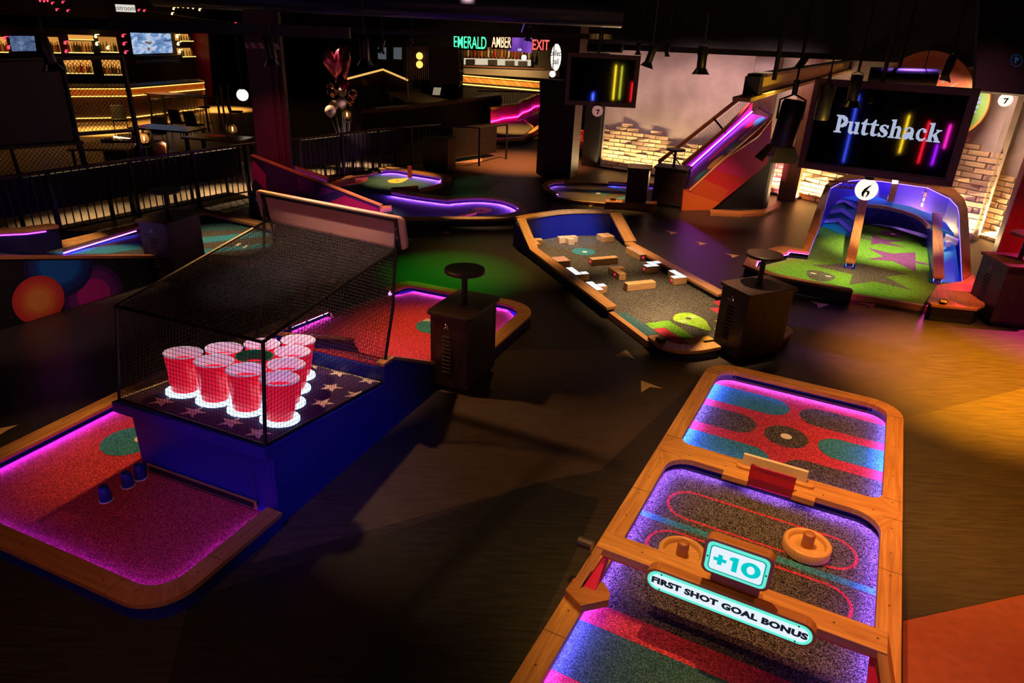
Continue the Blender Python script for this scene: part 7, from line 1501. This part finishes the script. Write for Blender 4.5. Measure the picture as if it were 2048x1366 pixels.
def chair(c, ang, label):
    f = Fr(c.xy, ang); t = thing('bar_chair', label, 'chair', c, 'dark bar chairs'); g = G(); g.prism([f(-.2, -.2), f(.2, -.2), f(.2, .2), f(-.2, .2)], .42, .47); g.build('seat', BLACK, t, bevel=.01); g = G(); g.hexa([f(-.2, .17, .47), f(.2, .17, .47), f(.2, .2, .47), f(-.2, .2, .47)], [f(-.19, .25, .85), f(.19, .25, .85), f(.19, .28, .85), f(-.19, .28, .85)]); g.build('backrest', BLACK, t, bevel=.01)
    for x in (-1, 1):
        for y in (-1, 1): g = G(); g.tube([f(x * .17, y * .17, .42), f(x * .2, y * .2, 0)], .012, 5); g.build('leg', BLACKM, t)
for x, y, a, lab in ((365, 275, 170, 'dark chair behind the purple table, left one'), (395, 280, 170, 'dark chair behind the purple table, right one'), (475, 250, 100, 'dark chair under the white globe lamp'), (245, 270, 30, 'dark chair at the left of the purple table'), (320, 300, 10, 'dark chair beside the lit booth')): chair(P(x, y), a, lab)
bo = thing('booth', 'booth bench with a glowing cream back panel behind the railing', 'booth', P(285, 318)); ba_, bb_ = P(232, 308), P(338, 316)
A, B = ba_, bb_; d, n = facing(A, B); q = [onwall(x, y, A, B) for x, y in ((232, 296), (332, 304), (332, 287), (230, 273))]
g = G(); g.plate([Vector((q[0].x, q[0].y, 0)), Vector((q[1].x, q[1].y, 0)), q[2], q[3]], -n * .1); g.build('back', plain('booth_panel', (.75, .55, .30), .6), bo); g = G(); g.plate([q[3] + n * .03, q[2] + n * .03, q[2] + n * .06, q[3] + n * .06], Vector((0, 0, .012))); g.build('light_strip', glow('booth_light', (1, .66, .25), 70), bo); g = G(); g.plate([q[3], q[2], q[2] + n * .10, q[3] + n * .10], Vector((0, 0, .06)) ) if False else None
g = G(); a, b = Vector((q[0].x, q[0].y, 0)), Vector((q[1].x, q[1].y, 0)); g.hexa([a + n * .02, b + n * .02, b + n * .5, a + n * .5], [p + Vector((0, 0, .44)) for p in (a + n * .02, b + n * .02, b + n * .5, a + n * .5)]); g.build('seat', plain('booth_red', (.25, .02, .015), .6), bo)
def edison(x, y, dist, label, loop):
    c = depth(x, y, dist); t = thing('edison_lamp', label, 'lamp', c, 'Edison bulb lamps'); g = G(); g.lathe(c, [(.012 * 1, .05), (0, .05)] and [(0, -.05), (.012, -.04), (.012, .04), (0, .05)], 8); g.build('filament', FIL, t)
    gl, t_, b_ = nt('bulb_glass'); b_.inputs['Base Color'].default_value = (.9, .6, .3, 1); b_.inputs['Roughness'].default_value = .05; b_.inputs['Alpha'].default_value = .18
    g = G(); g.lathe(c, [(.10 * math.sin(math.pi * k / 12), -.10 * math.cos(math.pi * k / 12)) for k in range(12)] + [(.03, .11)], 20); g.build('glass', gl, t, True)
    g = G(); top = c + Vector((0, 0, .11)); g.tube([top, top + Vector((0, 0, .06))], .028, 8)
    if loop == 1: g.tube([c + Vector((.2 * math.cos(a_), 0, .2 * math.sin(a_) + .02)) for a_ in [2 * math.pi * k / 20 for k in range(20)]], .008, 5, closed=True); g.tube([c - Vector((0, 0, .18)), Vector((c.x, c.y, .02))], .01, 6)
    else: g.tube([top + Vector((0, 0, .06)), Vector((c.x, c.y, c.z + .9)), Vector((c.x - .15, c.y, c.z + .95))], .012, 6); g.tube([Vector((c.x - .15, c.y, c.z + .95)), Vector((c.x - .15, c.y, .02))], .022, 6)
    g.build('stand', BLACKM, t)
edison(288, 277, 14.5, 'Edison bulb in a ring stand in front of the lit booth', 1); edison(465, 258, 15.5, 'Edison bulb hanging over the reddish table', 2); edison(694, 229, 17, 'Edison bulb below the white balloons', 1)
g = G(); A, B = P(385, 215) + Vector((-.9, 2.0, 0)), P(425, 222) + Vector((-.6, 2.0, 0)); g.plate([onwall(x, y, A, B) for x, y in ((388, 206), (425, 210), (415, 60), (378, 62))], Vector((0, .1, 0))); struct(g.build('wall_red', plain('crimson_wall', (.22, .005, .02), .5)))
# ---- black railing in sections, screens of wire mesh
RP = [Vector((-9.6, 7.2, 0)), Vector((-8.6, 9.12, 0)), Vector((-7.57, 11.02, 0)), Vector((-6.9, 12.26, 0)), Vector((-6.29, 13.39, 0)), Vector((-5.69, 14.46, 0)), Vector((-4.9, 15.6, 0)), Vector((-4.2, 16.6, 0)), Vector((-3.53, 17.57, 0)), Vector((-2.85, 18.4, 0)), Vector((-2.17, 19.15, 0))]
labs = ['at the far left, nearest', 'below the dark wooden screen', 'behind the teal striped hole', 'left of the maroon column, before the booth', 'just left of the maroon column', 'behind the maroon column', 'right of the maroon column', 'below the balloons', 'below the long counter', 'left of the kiosk by the railing', 'behind the kiosk by the railing']
for k in range(len(RP) - 1):
    a, b = RP[k], RP[k + 1]; t = thing('railing_section', 'black picket railing section ' + labs[k], 'railing', (a + b) / 2, 'black railing round the bar')
    z1 = Vector((0, 0, 1.05)); g = G(); g.tube([a + z1, b + z1], .028, 6); g.build('top_rail', plain('rail_brown', (.03, .012, .01), .35), t); g = G(); g.tube([a + Vector((0, 0, .09)), b + Vector((0, 0, .09))], .016, 5); g.build('bottom_rail', BLACKM, t)
    g = G(); g.box(a + Vector((0, 0, .53)), (.06, .06, 1.06), 60); g.build('post', BLACKM, t)
    npk = max(4, round((b - a).length / .13))
    for j in range(1, npk): g = G(); g.box(a.lerp(b, j / npk) + Vector((0, 0, .57)), (.016, .016, .96), 60); g.build('picket', BLACKM, t)
# dark bench backs just behind the railing
for k in (1, 2, 3, 4, 6, 7, 8):
    a, b = RP[k], RP[k + 1]; d, n = facing(a, b); g = G(); g.hexa([a - n * .25 + Vector((0, 0, .38)), b - n * .25 + Vector((0, 0, .38)), b - n * .7 + Vector((0, 0, .38)), a - n * .7 + Vector((0, 0, .38))], [a - n * .25 + Vector((0, 0, .95)), b - n * .25 + Vector((0, 0, .95)), b - n * .34 + Vector((0, 0, .95)), a - n * .34 + Vector((0, 0, .95))])
    t = thing('bench', 'dark padded bench behind the railing ' + labs[k], 'bench', (a + b) / 2 - n * .4, 'dark benches behind the railing'); g.build('backrest', plain('bench_dark', (.012, .008, .010), .7), t)
    for q_ in (.15, .85): c = a.lerp(b, q_) - n * .45; g = G(); g.box(c + Vector((0, 0, .19)), (.05, .05, .38)); g.build('leg', BLACKM, t)
SA, SB = RP[1] + Vector((-.3, .15, 0)), RP[4] + Vector((-.3, .15, 0)); sp = lambda x, y: onwall(x, y, SA, SB)
ms = thing('mesh_screen', 'tall black framed screen with a dark wood panel and wire mesh, upper left', 'screen divider', Vector((sp(200, 300).x, sp(200, 300).y, 0)))
def bar2(x0, y0, x1, y1, r=.03, nm='frame'): g = G(); g.tube([sp(x0, y0), sp(x1, y1)], r, 6); g.build(nm, BLACKM, ms)
bar2(120, 112, 160, 300, .04); bar2(243, 110, 286, 330, .05); bar2(159, 268, 272, 260, .035); bar2(-40, 120, 245, 112, .04); bar2(-60, 300, 165, 285, .04); bar2(20, 290, 42, 360, .03); bar2(161, 285, 176, 345, .03)
g = G(); q = [sp(x, y) for x, y in ((-60, 298), (157, 284), (122, 116), (-40, 122))]; g.plate(q, Vector((-.03, .02, 0))); g.build('wood_panel', wood('screen_wood', (.012, .006, .005), (.022, .011, .008), rough=.6), ms)
def dnet(pa, pb, pc_, pd, cell, name='wire_mesh', r=.004):
    g = G(); L = (pb - pa).length; h = (pd - pa).length; N = int((L + h) / cell)
    f = lambda s_, t_: pa.lerp(pb, s_ / L).lerp(pd.lerp(pc_, s_ / L), t_ / h)
    for k in range(1, N):
        s_ = k * cell
        a, b = (min(s_, L), max(0, s_ - L)), (max(0, s_ - h), min(s_, h)); g.tube([f(*a), f(*b)], r, 3)
        a, b = (max(0, L - s_), max(0, s_ - L)), (min(L, L + h - s_), min(s_, h)); g.tube([f(*a), f(*b)], r, 3)
    g.build(name, BLACKM, ms)
dnet(sp(159, 267), sp(272, 259), sp(245, 114), sp(122, 116), .07); dnet(sp(176, 340), sp(286, 325), sp(274, 262), sp(161, 287), .08); dnet(sp(-10, 360), sp(176, 340), sp(162, 287), sp(-20, 298), .08)
# far end rail with a dark banner panel
for lab, pts in (('black handrail ending by the far pink hole', [(955, 333), (958, 247), (1013, 252), (1012, 318)]),):
    t = thing('handrail', lab, 'railing', P(985, 326)); a, b = P(958, 332), P(1012, 318); za = 1.0; g = G(); g.tube([a, a + Vector((0, 0, za))], .03, 6); g.build('post', BLACKM, t); g = G(); g.tube([b, b + Vector((0, 0, .95))], .03, 6); g.build('post', BLACKM, t); g = G(); g.tube([P(838, 325) + Vector((0, 0, 1.02)), a + Vector((0, 0, za)), b + Vector((0, 0, .97))], .03, 6); g.build('rail', BLACKM, t)
    g = G(); c1, c2 = P(905, 326), P(992, 313); g.plate([c1 + Vector((0, 0, .12)), c2 + Vector((0, 0, .12)), c2 + Vector((0, 0, .95)), c1 + Vector((0, 0, .95))], Vector((0, .04, 0))); g.build('banner', BLACK, t)
t = thing('railing_section', 'black picket railing before the food counter', 'railing', P(1040, 245), 'black railing round the bar'); a, b = Vector((-2.2, 25.5, 0)), Vector((1.2, 29, 0))
a, b = Vector((-1.9, 30.6, 0)), Vector((1.5, 31.4, 0))
g = G(); g.tube([a + Vector((0, 0, 1.05)), b + Vector((0, 0, 1.05))], .025, 5); g.build('top_rail', BLACKM, t)
for j in range(31): g = G(); g.box(a.lerp(b, j / 30) + Vector((0, 0, .55)), (.018, .018, 1.05)); g.build('picket', BLACKM, t)
# ---- red lit box beyond the pier, its wooden kerb
A, B = P(1152, 284), P(1180, 286); t = thing('lit_box', 'red lit patterned box glimpsed beyond the dark maroon column', 'box', A); g = G(); q = [onwall(x, y, A, B) for x, y in ((1150, 283), (1178, 284), (1178, 262), (1152, 261))]; g.plate(q, Vector((0, .2, 0))); g.build('panel', vid('red_pattern', [(.42, (.25, .01, .005)), (.5, (.9, .08, .03)), (.6, (.4, .02, .01))], .8), t)
g = G(); q = [P(x, y, .1) for x, y in ((1150, 300), (1173, 296), (1176, 290), (1150, 288))]; g.hexa([p - Vector((0, 0, .1)) for p in q], q); tag(g.build('wooden_kerb', OAK, None), 'bright wooden kerb below the red lit box', 'kerb')
# ---- balloons
FOIL = plain('pink_foil', (.9, .2, .42), .22, .9); FOILR = plain('red_foil', (.5, .01, .04), .14, .9); ROSEG = plain('rose_gold', (.55, .22, .13), .12, .95); PEARL = plain('pearl_balloon', (.72, .55, .50), .3); PINKB = plain('pink_balloon', (.6, .34, .36), .3); CLEARB = plain('grey_balloon', (.35, .28, .30), .25)
bz_ = depth(688, 262, 17); tie = Vector((bz_.x, bz_.y, max(.3, bz_.z - .6)))
def heart(c, s_, m, label, rot=0, thin=.28, tall=1.25):
    t = thing('foil_balloon', label, 'balloon', c, 'balloons in the bunch'); g = G(); N = 28; rings = []
    for zz_, k in ((-1, .0), (-.8, .55), (-.45, .85), (0, 1), (.45, .85), (.8, .55), (1, .0)):
        rings.append([(max(k, .02) * .0625 * 16 * math.sin(a_) ** 3, max(k, .02) * .0625 * tall * (13 * math.cos(a_) - 5 * math.cos(2 * a_) - 2 * math.cos(3 * a_) - math.cos(4 * a_)), zz_ * thin) for a_ in [2 * math.pi * j / N for j in range(N)]])
    cr_, sr = math.cos(rot), math.sin(rot); vs = [c + Vector(((x * cr_ - z * sr) * s_, (x * sr + z * cr_) * s_, y * s_)) for R_ in rings for x, y, z in R_]
    fs = [(i * N + j, i * N + (j + 1) % N, (i + 1) * N + (j + 1) % N, (i + 1) * N + j) for i in range(len(rings) - 1) for j in range(N)]; g.add(vs, fs); g.build('foil', m, t, True, angle=80); g = G(); g.tube([c - Vector((0, 0, s_ * tall)), tie], .004, 4); g.build('string', plain('string_grey', (.2, .18, .18), .6), t)
def ball(x, y, r, m, label, dd=17):
    c = depth(x, y, dd); t = thing('balloon', label, 'balloon', c, 'balloons in the bunch'); g = G(); g.lathe(c, [(0, -r * 1.22), (r * .07, -r * 1.2), (r * .05, -r * 1.14), (r * .35, -r * .98), (r * .75, -r * .62), (r * .97, -r * .15), (r * .95, r * .3), (r * .7, r * .73), (r * .35, r * .94), (0, r)], 20); g.build('skin', m, t, True, angle=80); g = G(); g.tube([c - Vector((0, 0, r * 1.2)), tie], .004, 4); g.build('string', plain('string_grey', (.2, .18, .18), .6), t)
heart(depth(669, 126, 17.1), .30, FOIL, 'tall pink foil heart balloon on the left of the bunch', .5, .3, 1.5); heart(depth(689, 122, 16.8), .30, FOIL, 'tall pink foil heart balloon on the right of the bunch', -.9, .3, 1.6); heart(depth(687, 170, 16.6), .14, FOILR, 'small red foil heart balloon in the middle of the bunch', .2)
ball(664, 185, .12, ROSEG, 'rose gold balloon left of the red heart'); ball(706, 189, .12, ROSEG, 'rose gold balloon at the right of the bunch'); ball(661, 174, .09, ROSEG, 'small rose gold balloon at the upper left of the bunch'); ball(684, 184, .12, CLEARB, 'greyish clear balloon below the red heart', 17.2); ball(683, 205, .135, PEARL, 'white balloon in the centre of the bunch', 16.6); ball(661, 222, .135, PEARL, 'white balloon at the lower left of the bunch', 16.5); ball(667, 211, .125, PINKB, 'pink balloon between the two white ones', 16.9); ball(700, 203, .10, ROSEG, 'rose gold balloon right of the white one', 17.1)
g = G(); g.lathe(Vector((tie.x, tie.y, tie.z - .06)), [(.06, 0), (.07, .05), (.03, .08), (0, .08)], 12); o = g.build('balloon_weight', FOIL, None, True); tag(o, 'pink weight that holds the balloon strings', 'weight')
# small table carrying the weight
g = G()
table(Vector((tie.x, tie.y, 0)), .5, .5, tie.z - .062, 10, DARKW, 'dark table under the balloons')
# ---- person behind the counter
pp = Vector((depth(735, 160, 21).x, depth(735, 160, 21).y, 0)); zh = up(pp, 152.5); hgt = zh
pt_ = thing('person', 'person in dark clothes with dark hair standing behind the long counter, facing left', 'person', pp)
sk_ = bpy.data.meshes.new('body'); zz = lambda f: f * hgt
V = [(0, 0, zz(.53)), (0, .01, zz(.62)), (0, .01, zz(.72)), (0, 0, zz(.80)), (-.01, 0, zz(.86)), (-.03, -.01, zz(.90)), (-.03, -.01, zz(.96)), (-.17, .0, zz(.795)), (-.22, -.04, zz(.63)), (-.24, -.20, zz(.55)), (.17, 0, zz(.795)), (.22, -.04, zz(.63)), (.18, -.20, zz(.56)), (-.09, 0, zz(.50)), (-.10, -.01, zz(.28)), (-.10, .03, .06), (-.10, -.12, .03), (.09, 0, zz(.50)), (.10, -.01, zz(.28)), (.10, .03, .06), (.10, -.12, .03)]
E_ = [(0, 1), (1, 2), (2, 3), (3, 4), (4, 5), (5, 6), (3, 7), (7, 8), (8, 9), (3, 10), (10, 11), (11, 12), (0, 13), (13, 14), (14, 15), (15, 16), (0, 17), (17, 18), (18, 19), (19, 20)]
R_ = [.15, .14, .16, .10, .055, .09, .085, .07, .05, .035, .07, .05, .035, .09, .065, .045, .035, .09, .065, .045, .035]
sk_.from_pydata([Vector(v) for v in V], E_, []); bo_ = bpy.data.objects.new('body', sk_); COL.objects.link(bo_); bo_.parent = pt_; sk_.materials.append(plain('person_dark_clothes', (.02, .018, .02), .8))
md = bo_.modifiers.new('skin', 'SKIN'); 
for i, r in enumerate(R_): sk_.skin_vertices[0].data[i].radius = (r, r * .75)
sk_.skin_vertices[0].data[0].use_root = True; bo_.modifiers.new('sub', 'SUBSURF').render_levels = 2; bo_.modifiers['sub'].levels = 1
SKINM = plain('skin', (.30, .16, .11), .5); hc = pp + Vector((-.03, -.01, zz(.93)))
g = G(); g.lathe(hc + Vector((-.015, -.03, -.02)), [(.105 * math.sin(math.pi * k / 12) * (1 if k > 5 else .82), -.13 * math.cos(math.pi * k / 12)) for k in range(13)], 18); g.tube([hc + Vector((-.035, -.13, 0)), hc + Vector((-.05, -.155, -.03)), hc + Vector((-.03, -.13, -.04))], [.012, .018, .012], 6); g.build('face', SKINM, pt_, True)
g = G(); 
for s_ in (-1, 1): g.lathe(hc + Vector((-.02 + s_ * .036, -.125, .0)), [(0, -.008), (.01, 0), (0, .008)], 8)
g.build('eyes', INK, pt_); g = G(); g.tube([hc + Vector((-.055, -.118, -.065)), hc + Vector((-.025, -.13, -.068)), hc + Vector((.005, -.12, -.065))], .006, 5); g.build('mouth', plain('lips', (.25, .07, .06), .5), pt_)
g = G(); g.lathe(hc + Vector((0, .012, .0)), [(.115 * math.sin(math.pi * k / 12), -.12 * math.cos(math.pi * k / 12) + .02) for k in range(4, 13)], 18); g.build('hair', plain('dark_hair', (.012, .008, .006), .6), pt_, True)
for s_, wv_ in ((-1, (-.24, -.20)), (1, (.18, -.20))):
    hb = pp + Vector((wv_[0], wv_[1], zz(.55 if s_ < 0 else .56))); g = G(); g.lathe(hb, [(0, 0), (.03, .01), (.038, .05), (.03, .085), (0, .09)], 10, ax=(0, -1, -.1)); 
    for k in range(4): o_ = hb + Vector((-.028 + k * .018, -.085, 0)); g.tube([o_, o_ + Vector((0, -.035 - .006 * (k in (1, 2)), -.012)), o_ + Vector((0, -.055 - .008 * (k in (1, 2)), -.035))], [.009, .008, .006], 6)
    g.tube([hb + Vector((-s_ * -.03, -.03, 0)), hb + Vector((s_ * -.05, -.06, -.01)), hb + Vector((s_ * -.048, -.085, -.02))], [.011, .01, .007], 6); g.build('hand', SKINM, pt_, True)
